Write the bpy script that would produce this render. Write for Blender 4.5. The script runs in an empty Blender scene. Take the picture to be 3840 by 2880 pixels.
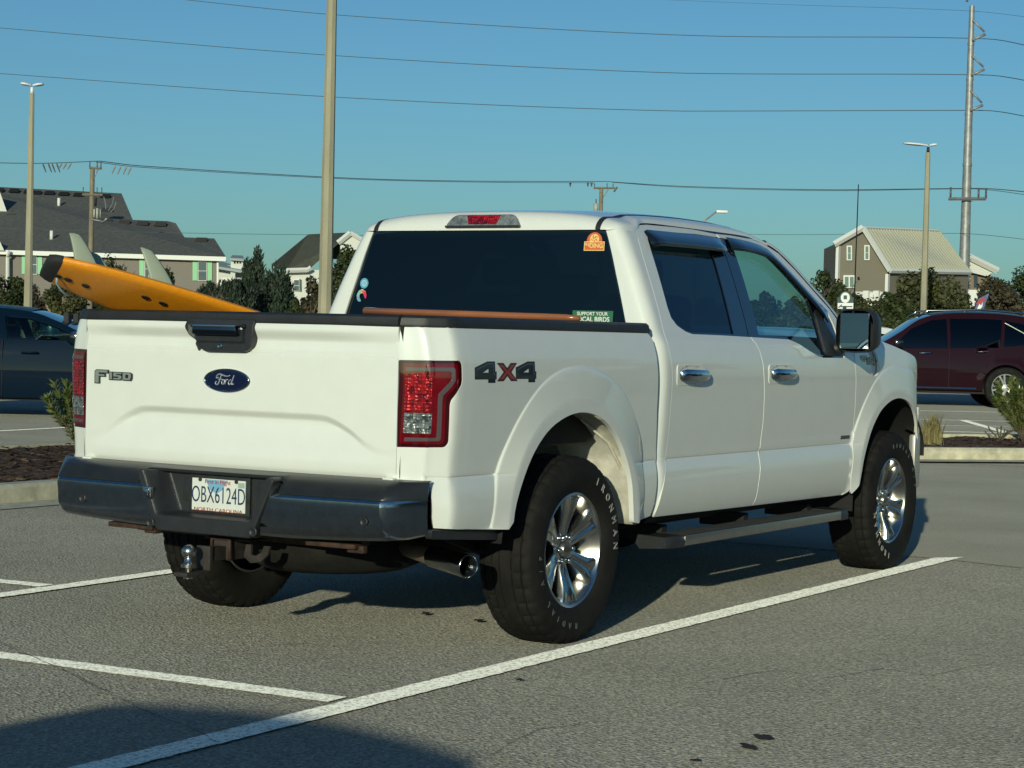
import bpy, bmesh, math, random
import numpy as np
from mathutils import Vector, Matrix
from mathutils.geometry import delaunay_2d_cdt
random.seed(7)
SC = bpy.context.scene
COL = SC.collection

# ------------------------------------------------------------------ camera
CAM = Vector((-7.5857, -5.28, 1.3162)); YAW, PIT, ROL, FPX = 0.5488, -0.0252, 0.0245, 7730.3
_fw = Vector((math.cos(YAW)*math.cos(PIT), math.sin(YAW)*math.cos(PIT), math.sin(PIT)))
_r0 = Vector((math.sin(YAW), -math.cos(YAW), 0)); _u0 = _r0.cross(_fw)
RT = _r0*math.cos(ROL) + _u0*math.sin(ROL); UP = -_r0*math.sin(ROL) + _u0*math.cos(ROL); FW = _fw
cd = bpy.data.cameras.new('camera'); cam = bpy.data.objects.new('camera', cd); COL.objects.link(cam)
cd.sensor_width = 36; cd.lens = FPX/3840*36; cd.clip_start = 0.1; cd.clip_end = 4000
cam.matrix_world = Matrix(((RT.x, UP.x, -FW.x, CAM.x), (RT.y, UP.y, -FW.y, CAM.y), (RT.z, UP.z, -FW.z, CAM.z), (0, 0, 0, 1)))
SC.camera = cam

# ------------------------------------------------------------------ sky, sun, exposure
SUN_EL = math.radians(13.0); LDIR = Vector((1.5, 0.52, 0)).normalized()   # the way the light travels over the ground
SUN_AZ = math.atan2(-LDIR.x, -LDIR.y)                                      # from +Y, clockwise, to the sun
w = bpy.data.worlds.new("World"); SC.world = w; w.use_nodes = True
nt = w.node_tree; nt.nodes.clear()
sky = nt.nodes.new('ShaderNodeTexSky'); sky.sky_type = 'NISHITA'; sky.sun_disc = False
sky.sun_elevation = SUN_EL; sky.sun_rotation = SUN_AZ; sky.air_density = 1.0; sky.dust_density = 0.6; sky.ozone_density = 2.0
tint = nt.nodes.new('ShaderNodeMix'); tint.data_type = 'RGBA'; tint.blend_type = 'MULTIPLY'; tint.inputs[0].default_value = 1
tint.inputs[7].default_value = (0.42, 0.77, 1.0, 1)
bg = nt.nodes.new('ShaderNodeBackground'); bg.inputs[1].default_value = 0.085
wo = nt.nodes.new('ShaderNodeOutputWorld')
nt.links.new(sky.outputs[0], tint.inputs[6]); nt.links.new(tint.outputs[2], bg.inputs[0]); nt.links.new(bg.outputs[0], wo.inputs[0])
sd = bpy.data.lights.new('sun', 'SUN'); sd.energy = 3.05; sd.angle = math.radians(0.53); sd.color = (1.0, 0.98, 0.72)
sun = bpy.data.objects.new('sun', sd); COL.objects.link(sun)
sdir = Vector((LDIR.x*math.cos(SUN_EL), LDIR.y*math.cos(SUN_EL), -math.sin(SUN_EL)))
sun.rotation_euler = sdir.to_track_quat('-Z', 'Y').to_euler()
SC.view_settings.view_transform = 'Standard'; SC.view_settings.look = 'None'
SC.view_settings.exposure = 0.0; SC.view_settings.gamma = 1.0
SC.render.engine = 'CYCLES'

# ------------------------------------------------------------------ materials
def lin(c):
    return tuple(((x/255)/12.92 if x/255 <= .04045 else (((x/255)+.055)/1.055)**2.4) for x in c)
MATS = {}
def mat(name, col, rough=.5, metal=0., coat=0., var=0., vscale=3., bump=0., bscale=40., spec=.5, col2=None, trans=0, emit=None, coat_r=.03, detail=6, stretch=None):
    if name in MATS: return MATS[name]
    m = bpy.data.materials.new(name); m.use_nodes = True; n = m.node_tree; b = n.nodes['Principled BSDF']
    b.inputs['Base Color'].default_value = (*col, 1); b.inputs['Roughness'].default_value = rough; b.inputs['Metallic'].default_value = metal
    b.inputs['Coat Weight'].default_value = coat; b.inputs['Coat Roughness'].default_value = coat_r
    b.inputs['Specular IOR Level'].default_value = spec
    if trans: b.inputs['Transmission Weight'].default_value = trans
    tc = n.nodes.new('ShaderNodeTexCoord'); vec = tc.outputs['Object']
    if stretch:
        mp = n.nodes.new('ShaderNodeMapping'); mp.inputs['Scale'].default_value = stretch; n.links.new(vec, mp.inputs[0]); vec = mp.outputs[0]
    if var:
        t = n.nodes.new('ShaderNodeTexNoise'); t.inputs['Scale'].default_value = vscale; t.inputs['Detail'].default_value = detail; t.inputs['Roughness'].default_value = .65
        n.links.new(vec, t.inputs['Vector'])
        r = n.nodes.new('ShaderNodeValToRGB'); r.color_ramp.elements[0].position = .32; r.color_ramp.elements[1].position = .68
        c2 = col2 if col2 else tuple(min(1, x*(1+var)) for x in col); c1 = tuple(x*(1-var) for x in col) if not col2 else col
        r.color_ramp.elements[0].color = (*c1, 1); r.color_ramp.elements[1].color = (*c2, 1)
        n.links.new(t.outputs['Fac'], r.inputs[0]); n.links.new(r.outputs[0], b.inputs['Base Color'])
    if bump:
        t2 = n.nodes.new('ShaderNodeTexNoise'); t2.inputs['Scale'].default_value = bscale; t2.inputs['Detail'].default_value = 4
        n.links.new(vec, t2.inputs['Vector'])
        bp = n.nodes.new('ShaderNodeBump'); bp.inputs['Strength'].default_value = bump; bp.inputs['Distance'].default_value = .02
        n.links.new(t2.outputs['Fac'], bp.inputs['Height']); n.links.new(bp.outputs[0], b.inputs['Normal'])
    MATS[name] = m
    return m
def glass(name, tint, refl=1.0):
    """thin sheet glass: tinted straight-through light plus a mirror coat by Fresnel"""
    if name in MATS: return MATS[name]
    m = bpy.data.materials.new(name); m.use_nodes = True; n = m.node_tree; n.nodes.clear()
    o = n.nodes.new('ShaderNodeOutputMaterial'); mx = n.nodes.new('ShaderNodeMixShader'); tr = n.nodes.new('ShaderNodeBsdfTransparent')
    gl = n.nodes.new('ShaderNodeBsdfGlossy'); lw = n.nodes.new('ShaderNodeLayerWeight'); lw.inputs[0].default_value = .5; pw = n.nodes.new('ShaderNodeMath'); pw.operation = 'POWER'; pw.inputs[1].default_value = 4.5; fr = n.nodes.new('ShaderNodeMath'); fr.operation = 'MULTIPLY_ADD'; fr.inputs[1].default_value = .92; fr.inputs[2].default_value = .05
    tr.inputs[0].default_value = (*tint, 1); gl.inputs['Roughness'].default_value = .01; gl.inputs[0].default_value = (.9, .95, 1, 1); n.links.new(lw.outputs['Facing'], pw.inputs[0]); n.links.new(pw.outputs[0], fr.inputs[0])
    n.links.new(fr.outputs[0], mx.inputs[0]); n.links.new(tr.outputs[0], mx.inputs[1]); n.links.new(gl.outputs[0], mx.inputs[2]); n.links.new(mx.outputs[0], o.inputs[0])
    MATS[name] = m
    return m
WHITE = mat('white_paint', (.78, .795, .755), .30, coat=1.0, coat_r=.02, var=.018, vscale=9, spec=.3)
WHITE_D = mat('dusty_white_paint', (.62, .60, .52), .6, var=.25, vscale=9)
BLACKP = mat('black_plastic', (.022, .024, .027), .45, bump=.15, bscale=300, var=.2, vscale=14)
BLACKG = mat('black_gloss', (.006, .007, .009), .08, coat=1.0)
RUBBER = mat('black_rubber', (.012, .0115, .0105), .8, spec=.25, var=.45, vscale=6, bump=.1, bscale=60)
CHROME = mat('chrome', (.62, .64, .66), .06, metal=1.0)
CHROMED = mat('dull_chrome', (.40, .42, .44), .16, metal=1.0, var=.12, vscale=30)
STEEL = mat('dark_steel', (.045, .038, .034), .6, metal=.3, var=.4, vscale=15)
RUST = mat('rusty_steel', (.060, .032, .022), .7, metal=.3, var=.5, vscale=25)
DARK = mat('underbody_black', (.010, .010, .011), .8)
LINER = mat('bed_liner', (.018, .019, .021), .7, bump=.3, bscale=120)

# ------------------------------------------------------------------ object helpers
def new_mesh(name, verts, faces, m, parent=None, smooth=True, normals=None):
    me = bpy.data.meshes.new(name); me.from_pydata([tuple(v) for v in verts], [], [tuple(f) for f in faces]); me.validate(); me.update()
    if m:
        for mm in (m if isinstance(m, (list, tuple)) else [m]): me.materials.append(mm)
    if smooth:
        me.polygons.foreach_set('use_smooth', [True]*len(me.polygons))
        if normals is not None and len(normals) == len(me.vertices): me.normals_split_custom_set_from_vertices([tuple(x) for x in normals])
    o = bpy.data.objects.new(name, me); COL.objects.link(o)
    if parent: o.parent = parent
    return o
def tag(o, label=None, cat=None, group=None, kind=None):
    if label: o['label'] = label
    if cat: o['category'] = cat
    if group: o['group'] = group
    if kind: o['kind'] = kind
    return o
def empty(name, loc=(0, 0, 0), rz=0., parent=None):
    o = bpy.data.objects.new(name, None); COL.objects.link(o); o.location = loc; o.rotation_euler = (0, 0, rz); o.empty_display_size = .3
    if parent: o.parent = parent
    return o
class MB:
    def __init__(s): s.v = []; s.f = []
    def add(s, vs, fs):
        k = len(s.v); s.v += [Vector(v) for v in vs]; s.f += [tuple(i+k for i in f) for f in fs]; return s
    def box(s, lo, hi, M=None, bev=0.):
        x0, y0, z0 = lo; x1, y1, z1 = hi
        if bev:
            b = min(bev, .45*min(x1-x0, y1-y0, z1-z0)); vs = []; 
            bm = bmesh.new(); bmesh.ops.create_cube(bm, size=1)
            for v in bm.verts: v.co = Vector((x0+(v.co.x+.5)*(x1-x0), y0+(v.co.y+.5)*(y1-y0), z0+(v.co.z+.5)*(z1-z0)))
            bmesh.ops.bevel(bm, geom=bm.edges[:], offset=b, segments=2, profile=.6, affect='EDGES')
            bm.verts.index_update(); vs = [v.co.copy() for v in bm.verts]; fs = [[v.index for v in f.verts] for f in bm.faces]; bm.free()
        else:
            vs = [Vector(p) for p in ((x0, y0, z0), (x1, y0, z0), (x1, y1, z0), (x0, y1, z0), (x0, y0, z1), (x1, y0, z1), (x1, y1, z1), (x0, y1, z1))]
            fs = [(0, 3, 2, 1), (4, 5, 6, 7), (0, 1, 5, 4), (1, 2, 6, 5), (2, 3, 7, 6), (3, 0, 4, 7)]
        if M: vs = [M @ v for v in vs]
        return s.add(vs, fs)
    def tube(s, pts, r, n=8, caps=True):
        pts = [Vector(p) for p in pts]; rs = r if isinstance(r, (list, tuple)) else [r]*len(pts)
        rings = []; up = Vector((0, 0, 1)); prev = None
        for i, p in enumerate(pts):
            d = (pts[min(i+1, len(pts)-1)]-pts[max(i-1, 0)]).normalized()
            if prev is None: a = d.cross(up if abs(d.z) < .95 else Vector((1, 0, 0))).normalized()
            else: a = (prev - d*prev.dot(d)).normalized()
            prev = a; b = d.cross(a)
            rings.append([p+(a*math.cos(2*math.pi*k/n)+b*math.sin(2*math.pi*k/n))*rs[i] for k in range(n)])
        vs = [v for r_ in rings for v in r_]; fs = []
        for i in range(len(pts)-1):
            for k in range(n): fs.append((i*n+k, i*n+(k+1) % n, (i+1)*n+(k+1) % n, (i+1)*n+k))
        if caps: fs.append(tuple(range(n))[::-1]); fs.append(tuple((len(pts)-1)*n+k for k in range(n)))
        return s.add(vs, fs)
    def lathe(s, prof, n=48, M=None, closed=False):
        """prof: (axial, radius) pairs about local Y"""
        vs = []; fs = []
        for (a, r) in prof:
            for k in range(n):
                t = 2*math.pi*k/n; vs.append(Vector((r*math.cos(t), a, r*math.sin(t))))
        m = len(prof)
        for i in range(m if closed else m-1):
            j = (i+1) % m
            for k in range(n): fs.append((i*n+k, i*n+(k+1) % n, j*n+(k+1) % n, j*n+k))
        if M: vs = [M @ v for v in vs]
        return s.add(vs, fs)
    def grid(s, rows, wrap=False):
        n = len(rows[0]); vs = [v for r_ in rows for v in r_]; fs = []
        for i in range(len(rows)-1):
            for k in range(n if wrap else n-1): fs.append((i*n+k, i*n+(k+1) % n, (i+1)*n+(k+1) % n, (i+1)*n+k))
        return s.add(vs, fs)
    def prism(s, poly, t, M=None):
        """flat polygon (x,y) extruded to thickness t along z"""
        n = len(poly); vs = [Vector((x, y, 0)) for x, y in poly]+[Vector((x, y, t)) for x, y in poly]
        fs = [tuple(range(n))[::-1], tuple(range(n, 2*n))]+[(k, (k+1) % n, n+(k+1) % n, n+k) for k in range(n)]
        if M: vs = [M @ v for v in vs]
        return s.add(vs, fs)
    def build(s, name, m, parent=None, smooth=False, auto=None):
        o = new_mesh(name, s.v, s.f, m, parent, smooth=smooth)
        if auto and smooth:
            me = o.data; bm = bmesh.new(); bm.from_mesh(me); bmesh.ops.recalc_face_normals(bm, faces=bm.faces[:])
            for e in bm.edges: e.smooth = not (len(e.link_faces) == 2 and e.calc_face_angle(0) > math.radians(auto))
            bm.to_mesh(me); bm.free()
        return o
def resample(poly, step, closed=True):
    out = []; n = len(poly)
    for i in range(n if closed else n-1):
        a = poly[i]; b = poly[(i+1) % n]; d = math.hypot(b[0]-a[0], b[1]-a[1]); k = max(1, int(math.ceil(d/step)))
        for j in range(k): out.append((a[0]+(b[0]-a[0])*j/k, a[1]+(b[1]-a[1])*j/k))
    if not closed: out.append(tuple(poly[-1]))
    return out
def rnd(poly, r, seg=5):
    """round the corners of a polygon; r a number or one per corner"""
    out = []; n = len(poly)
    for i in range(n):
        p = Vector(poly[i]); a = Vector(poly[i-1]); b = Vector(poly[(i+1) % n]); rr = r[i] if isinstance(r, (list, tuple)) else r
        da = a-p; db = b-p; q = min(rr, da.length*.48, db.length*.48)
        if q < 1e-5: out.append(tuple(p)); continue
        s_ = p+da.normalized()*q; e = p+db.normalized()*q
        for k in range(seg+1):
            t = k/seg; v = s_*(1-t)**2+p*2*t*(1-t)+e*t*t; out.append((v.x, v.y))
    return out
def smooth_line(pts, step=.02):
    """Catmull-Rom through open 2-D points"""
    out = []; P = [Vector(p) for p in pts]; P = [P[0]*2-P[1]]+P+[P[-1]*2-P[-2]]
    for i in range(1, len(P)-2):
        a, b, c_, d = P[i-1:i+3]; k = max(1, int((c_-b).length/step))
        for j in range(k):
            t = j/k; v = .5*((2*b)+(c_-a)*t+(2*a-5*b+4*c_-d)*t*t+(3*b-a-3*c_+d)*t**3); out.append((v.x, v.y))
    out.append(tuple(P[-2])); return out
def inside(px, py, poly):
    P = np.array(poly); x0, y0 = P[:, 0], P[:, 1]; x1, y1 = np.roll(x0, -1), np.roll(y0, -1); c = np.zeros(px.shape, bool)
    for a, b, d, e in zip(x0, y0, x1, y1):
        if b == e: continue
        m = ((b > py) != (e > py)) & (px < (d-a)*(py-b)/(e-b)+a); c ^= m
    return c
def patch(name, outline, fn, m, parent=None, holes=(), step=.03, depth=.012, edge=.003, outv=(0, -1, 0), off=0., flip_y=False, lines=()):
    """a curved sheet cut to a 2-D outline (u,v) with holes, laid on fn(u,v)->(x,y,z), its edges folded inwards"""
    loops = [resample(outline, step)]+[resample(h, step) for h in holes]
    verts = []; edges = []
    for lp in loops:
        k = len(verts); n = len(lp); verts += lp; edges += [(k+i, k+(i+1) % n) for i in range(n)]
    for ln in lines:
        cur = []
        for p in list(ln)+[None]:
            ok = p is not None and inside(np.array([p[0]]), np.array([p[1]]), loops[0])[0] and not any(inside(np.array([p[0]]), np.array([p[1]]), h_)[0] for h_ in loops[1:])
            if ok: cur.append(p)
            else:
                if len(cur) > 1: k = len(verts); verts += cur; edges += [(k+i, k+i+1) for i in range(len(cur)-1)]
                cur = []
    B = np.array(verts); us = np.arange(B[:, 0].min()+step*.5, B[:, 0].max(), step); vs_ = np.arange(B[:, 1].min()+step*.5, B[:, 1].max(), step)
    if len(us) and len(vs_):
        gu, gv = np.meshgrid(us, vs_); gu = gu.ravel(); gv = gv.ravel(); ok = inside(gu, gv, loops[0])
        for h in loops[1:]: ok &= ~inside(gu, gv, h)
        gu = gu[ok]; gv = gv[ok]
        if len(gu):
            dmin = np.full(gu.shape, 9e9)
            for p in B: dmin = np.minimum(dmin, (gu-p[0])**2+(gv-p[1])**2)
            ok = dmin > (step*.45)**2; verts = verts+list(zip(gu[ok].tolist(), gv[ok].tolist()))
    r = delaunay_2d_cdt([Vector(v) for v in verts], edges, [], 0, 1e-6)
    V = [(v.x, v.y) for v in r[0]]; T = [f for f in r[2] if len(f) == 3]
    cu = np.array([sum(V[i][0] for i in f)/3 for f in T]); cv = np.array([sum(V[i][1] for i in f)/3 for f in T])
    ok = inside(cu, cv, loops[0])
    for h in loops[1:]: ok &= ~inside(cu, cv, h)
    T = [f for f, o_ in zip(T, ok) if o_]
    used = sorted({i for f in T for i in f}); mp = {i: k for k, i in enumerate(used)}; V = [V[i] for i in used]; T = [tuple(mp[i] for i in f) for f in T]
    h = .002; P = []; N = []
    for (u, v) in V:
        p = Vector(fn(u, v)); du = Vector(fn(u+h, v))-Vector(fn(u-h, v)); dv = Vector(fn(u, v+h))-Vector(fn(u, v-h)); nn = du.cross(dv)
        nn = nn.normalized() if nn.length > 1e-12 else Vector(outv); P.append(p); N.append(nn)
    ov = Vector(outv); sgn = 1 if sum((n_.dot(ov) for n_ in N)) >= 0 else -1
    N = [n_*sgn for n_ in N]; P = [p+n_*off for p, n_ in zip(P, N)]
    F = []
    for f in T:
        a, b, c_ = f; t = (V[b][0]-V[a][0])*(V[c_][1]-V[a][1])-(V[b][1]-V[a][1])*(V[c_][0]-V[a][0])
        F.append(f if (t > 0) == (sgn > 0) else (a, c_, b))
    if depth > 0:
        ec = {}
        for f in F:
            for i in range(3): ec[(f[i], f[(i+1) % 3])] = 1
        be = [e for e in ec if (e[1], e[0]) not in ec]; nxt = {}; 
        outd = {}
        for a, b in be:
            d = (P[b]-P[a]); nn = (N[a]+N[b]).normalized(); o_ = d.cross(nn)
            if o_.length > 1e-12: o_.normalize()
            for i in (a, b): outd[i] = outd.get(i, Vector((0, 0, 0)))+o_
        i1 = {}; i2 = {}
        for i, o_ in outd.items():
            o_ = o_.normalized() if o_.length > 1e-9 else Vector((0, 0, 0))
            i1[i] = len(P); P.append(P[i]+o_*edge*.7-N[i]*edge); N.append(o_)
            i2[i] = len(P); P.append(P[i]+o_*edge*.7-N[i]*(edge+depth)); N.append(o_)
        for a, b in be: F.append((b, a, i1[a], i1[b])); F.append((i1[b], i1[a], i2[a], i2[b]))
    if flip_y:
        P = [Vector((p.x, -p.y, p.z)) for p in P]; N = [Vector((n_.x, -n_.y, n_.z)) for n_ in N]; F = [tuple(reversed(f)) for f in F]
    return new_mesh(name, P, F, m, parent, normals=N)
def text_mesh(name, s, size, m, M, parent=None, extrude=.001, outline=0., align='CENTER', sx=1., space=1., bevel=0.):
    c = bpy.data.curves.new(name, 'FONT'); c.body = s; c.size = size; c.align_x = align; c.align_y = 'CENTER'; c.space_character = space
    if outline: c.fill_mode = 'NONE'; c.bevel_depth = outline; c.bevel_resolution = 1
    else: c.extrude = extrude; c.offset = bevel
    c.resolution_u = 3
    o = bpy.data.objects.new('tmp', c); COL.objects.link(o); dg = bpy.context.evaluated_depsgraph_get()
    me = bpy.data.meshes.new_from_object(o.evaluated_get(dg)); bpy.data.objects.remove(o); bpy.data.curves.remove(c)
    me.transform(M @ Matrix.Diagonal((sx, 1, 1, 1))); me.materials.clear(); me.materials.append(m)
    ob = bpy.data.objects.new(name, me); COL.objects.link(ob)
    if parent: ob.parent = parent
    return ob
def join_into(objs, name):
    """merge several small meshes of one lettering into one mesh object"""
    base = objs[0]; bm = bmesh.new()
    for o in objs: bm.from_mesh(o.data)
    bm.to_mesh(base.data); bm.free()
    for o in objs[1:]: bpy.data.objects.remove(o)
    base.name = name; return base
# frames: local x,y,z axes -> world
def fr(o, x, y, z): return Matrix(((x[0], y[0], z[0], o[0]), (x[1], y[1], z[1], o[1]), (x[2], y[2], z[2], o[2]), (0, 0, 0, 1)))
def REAR(x, y, z): return fr((x, y, z), (0, -1, 0), (0, 0, 1), (-1, 0, 0))      # readable from behind the truck
def SIDE(x, y, z): return fr((x, y, z), (1, 0, 0), (0, 0, 1), (0, -1, 0))       # readable from the truck's right
def SIDEL(x, y, z): return fr((x, y, z), (-1, 0, 0), (0, 0, 1), (0, 1, 0))
# photo measurement -> world: ray through a point of the 2212-wide picture
def ray(px, py):
    k = 3840/2212; return RT*(px*k-1920)-UP*(py*k-1440)+FW*FPX
def gr(px, py, z=0.):
    d = ray(px, py); t = (z-CAM.z)/d.z; return CAM+d*t
def at(px, py, depth):
    return CAM+ray(px, py)*(depth/FPX)

# ------------------------------------------------------------------ the truck's body surfaces
def lerp_tab(t,tab):
    if t<=tab[0][0]: return tab[0][1]
    if t>=tab[-1][0]: return tab[-1][1]
    for i in range(len(tab)-1):
        a,b=tab[i],tab[i+1]
        if t<=b[0]:
            h=b[0]-a[0]
            m0=(b[1]-tab[max(i-1,0)][1])/(b[0]-tab[max(i-1,0)][0])
            j=min(i+2,len(tab)-1); m1=(tab[j][1]-a[1])/(tab[j][0]-a[0])
            # limit
            d=(b[1]-a[1])/h
            if d==0: m0=m1=0
            else:
                m0=0 if m0*d<=0 else math.copysign(min(abs(m0),3*abs(d)),d)
                m1=0 if m1*d<=0 else math.copysign(min(abs(m1),3*abs(d)),d)
            u=(t-a[0])/h;u2=u*u;u3=u2*u
            return (2*u3-3*u2+1)*a[1]+(u3-2*u2+u)*h*m0+(3*u2-2*u3)*b[1]+(u3-u2)*h*m1
WS_UP=[(.75,.967),(.756,.9735),(.80,.976),(.90,.984),(1.0,.990),(1.12,.994),(1.20,.990),(1.27,.978),(1.32,.962),(1.345,.945)]
WS_LO=[(.40,.93),(.46,.950),(.50,.968),(.56,.985),(.63,.992),(.69,.987),(.735,.977),(.746,.9735),(.75,.967)]
GH=[(1.30,.948),(1.35,.935),(1.45,.896),(1.6,.832),(1.72,.776),(1.80,.732),(1.86,.68)]
def Wside(z): return lerp_tab(z,WS_UP if z>=.75 else WS_LO)
def Gside(z): return lerp_tab(z,GH)
ARC_O=[(-10,.455),(11,.465),(22,.481),(34,.512),(45,.532),(57,.556),(68,.572),(80,.584),(90,.591),(98,.595),(110,.600),(122,.606),(135,.604),(147,.598),(160,.595),(175,.57),(195,.56)]
ARC_B=[(0,.50),(15,.53),(30,.552),(44,.573),(58,.602),(71,.623),(84,.638),(96,.650),(105,.657),(114,.661),(125,.663),(137,.660),(150,.645),(165,.62),(180,.60)]
ARC_A=[(0,.56),(15,.60),(28,.651),(36,.706),(49,.741),(61,.764),(73,.776),(86,.784),(97,.789),(107,.793),(116,.790),(127,.776),(139,.762),(151,.75),(165,.72),(180,.70)]
def flare(x,z):
    best=0
    for cx in (0.0,3.683):
        dx=x-cx;dz=z-.395
        if abs(dx)>.85 or dz>.85: continue
        th=math.degrees(math.atan2(dz,dx))
        if th<-20: th+=360 if th<-90 else 0
        if th<-15 or th>195: continue
        r=math.hypot(dx,dz); ra=lerp_tab(th,ARC_A); rb=lerp_tab(th,ARC_B)
        if r>=ra: continue
        if r<=rb: t=1
        else:
            t=(ra-r)/(ra-rb); t=.22*min(t/.07,1)+.78*t
        best=max(best,t)
    return best
def yside(x,z,tab='body'):
    y=Wside(z) if z<1.29 else (Gside(z) if z>1.35 else None)
    if y is None:
        t=(z-1.29)/.06; y=Wside(min(z,1.345))*(1-t)+Gside(z)*t
    f=flare(x,z)
    if f>0: y=y+(1.012-y)*f
    if x>3.8: y-=.155*((x-3.8)/.55)**2
    return y
def ybed(x,z):
    y=Wside(z); f=flare(x,z)
    if f>0: y=y+(1.012-y)*f
    return y
CORX=[(-1.26,-1.094),(-1.235,-1.090),(-1.18,-1.071),(-1.12,-1.050),(-1.085,-1.030),(-1.06,-1.012),(-1.035,-.992),(-1.00,-.970),(-.90,-.872),(-.8,-.772)]
CORY=[(-1.26,-.212),(-1.235,-.187),(-1.18,-.136),(-1.12,-.080),(-1.085,-.060),(-1.06,-.042),(-1.035,-.022),(-1.00,-.005),(-.90,0),(-.8,0)]
def bedmap(s,z):
    if s>=-.9: return (s if s>-.8 else lerp_tab(s,CORX[:-1]+[(-.8,-.8)]),-ybed(s,z),z)
    x=lerp_tab(s,CORX[:-2]+[(-.90,-.885),(-.8,-.8)])
    W=ybed(x,z)
    return (x,-(W+lerp_tab(s,CORY)),z)
def cabmap(s,z,L=.12,n=2.4):
    a,b=.075,.07
    u=min(max((z-1.3)/.5,0),1); xr=.722+.05*u
    xc=xr+a
    if s>=xc: return (s,-yside(s,z),z)
    W=yside(xc,z); t=(xc-s)/L
    if t<1:
        th=t*math.pi/2
        return (xc-a*math.sin(th)**(2/n),-(W-b+b*math.cos(th)**(2/n)),z)
    return (xr,-(W-b-(t-1)*L),z)

# ------------------------------------------------------------------ materials with pattern
def facet_mat(name, c1, c2, scale=60., rough=.15, metal=.3):
    m = bpy.data.materials.new(name); m.use_nodes = True; n = m.node_tree; b = n.nodes['Principled BSDF']
    tc = n.nodes.new('ShaderNodeTexCoord'); v = n.nodes.new('ShaderNodeTexVoronoi'); v.inputs['Scale'].default_value = scale; v.inputs['Randomness'].default_value = .45
    n.links.new(tc.outputs['Object'], v.inputs['Vector'])
    r = n.nodes.new('ShaderNodeMix'); r.data_type = 'RGBA'; r.inputs[6].default_value = (*c1, 1); r.inputs[7].default_value = (*c2, 1)
    sp = n.nodes.new('ShaderNodeSeparateColor'); n.links.new(v.outputs['Color'], sp.inputs[0]); n.links.new(sp.outputs[0], r.inputs[0]); n.links.new(r.outputs[2], b.inputs['Base Color'])
    bp = n.nodes.new('ShaderNodeBump'); bp.inputs['Strength'].default_value = .7; bp.inputs['Distance'].default_value = .01
    n.links.new(v.outputs['Distance'], bp.inputs['Height']); n.links.new(bp.outputs[0], b.inputs['Normal'])
    b.inputs['Roughness'].default_value = rough; b.inputs['Metallic'].default_value = metal; b.inputs['Coat Weight'].default_value = 1
    return m
LENS_D = mat('dark_red_lens', (.045, .001, .003), .06, coat=1.0)
LENS = mat('red_lens', (.14, .0015, .005), .06, coat=1.0, var=.3, vscale=12)
REFL = facet_mat('red_reflector', (.09, .0, .003), (.55, .006, .010), 78)
CLEAR = facet_mat('clear_reflector', (.08, .08, .07), (.60, .60, .54), 90, .1, .7)
PIPE = mat('light_guide', (.10, .072, .08), .15, coat=1.0)
G_DARK = glass('privacy_glass', (.018, .024, .030)); G_FRONT = glass('green_tinted_glass', (.56, .72, .68)); G_REAR = glass('rear_privacy_glass', (.005, .006, .008))
SEAT = mat('seat_cloth', (.035, .035, .04), .85); TRIM = mat('cabin_trim', (.02, .022, .025), .7)

# ------------------------------------------------------------------ the pickup truck
truck = tag(empty('pickup_truck'), 'white four-door pickup truck with a 4x4 decal and chrome rear bumper', 'pickup truck')
R_O = [( .640, 1.325), (.665, 1.300), (.678, 1.23), (.687, 1.118), (.692, .98), (.716, .80), (.722, .767), (.712, .70), (.698, .60), (.693, .50), (.60, .485), (.50, .483)]
def arch(cx, th0, th1, grow=0., n=40):
    return [(cx+(lerp_tab(t, ARC_O)+grow)*math.cos(math.radians(t)), .395+(lerp_tab(t, ARC_O)+grow)*math.sin(math.radians(t))) for t in [th0+(th1-th0)*i/n for i in range(n+1)]]
def crease(x0, x1): return [[(x0+(x1-x0)*i/70, z) for i in range(71) if not (abs(x0+(x1-x0)*i/70) < .70 and abs(z-.395) < .7 and x0 < -1) or x0+(x1-x0)*i/70 > .62] for z in (.7585, .7545, .750, .746, .741)]
def arcs(cx, gr_=0.):
    out = []
    def ring(f): return [(cx+f(t)*math.cos(math.radians(t)), .395+f(t)*math.sin(math.radians(t))) for t in [-8+1.6*i for i in range(121)]]
    A = lambda t: lerp_tab(t, ARC_A); B_ = lambda t: lerp_tab(t, ARC_B); O_ = lambda t: lerp_tab(t, ARC_O)+gr_
    for k in (-.03, -.012, 0, .04, .08, .16, .4, .7, .93, 1.0): out.append(ring(lambda t: A(t)+(B_(t)-A(t))*k))
    out.append(ring(lambda t: B_(t)*.6+O_(t)*.4)); return out
tail_o = rnd([(-1.240, 1.200), (-.974, 1.203), (-.962, 1.187), (-.961, 1.113), (-.981, 1.092), (-1.027, 1.050), (-1.031, 1.030), (-1.025, .886), (-1.040, .867), (-1.240, .864)], [.004, .012, .01, .02, .02, .02, .02, .015, .015, .004])
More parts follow.
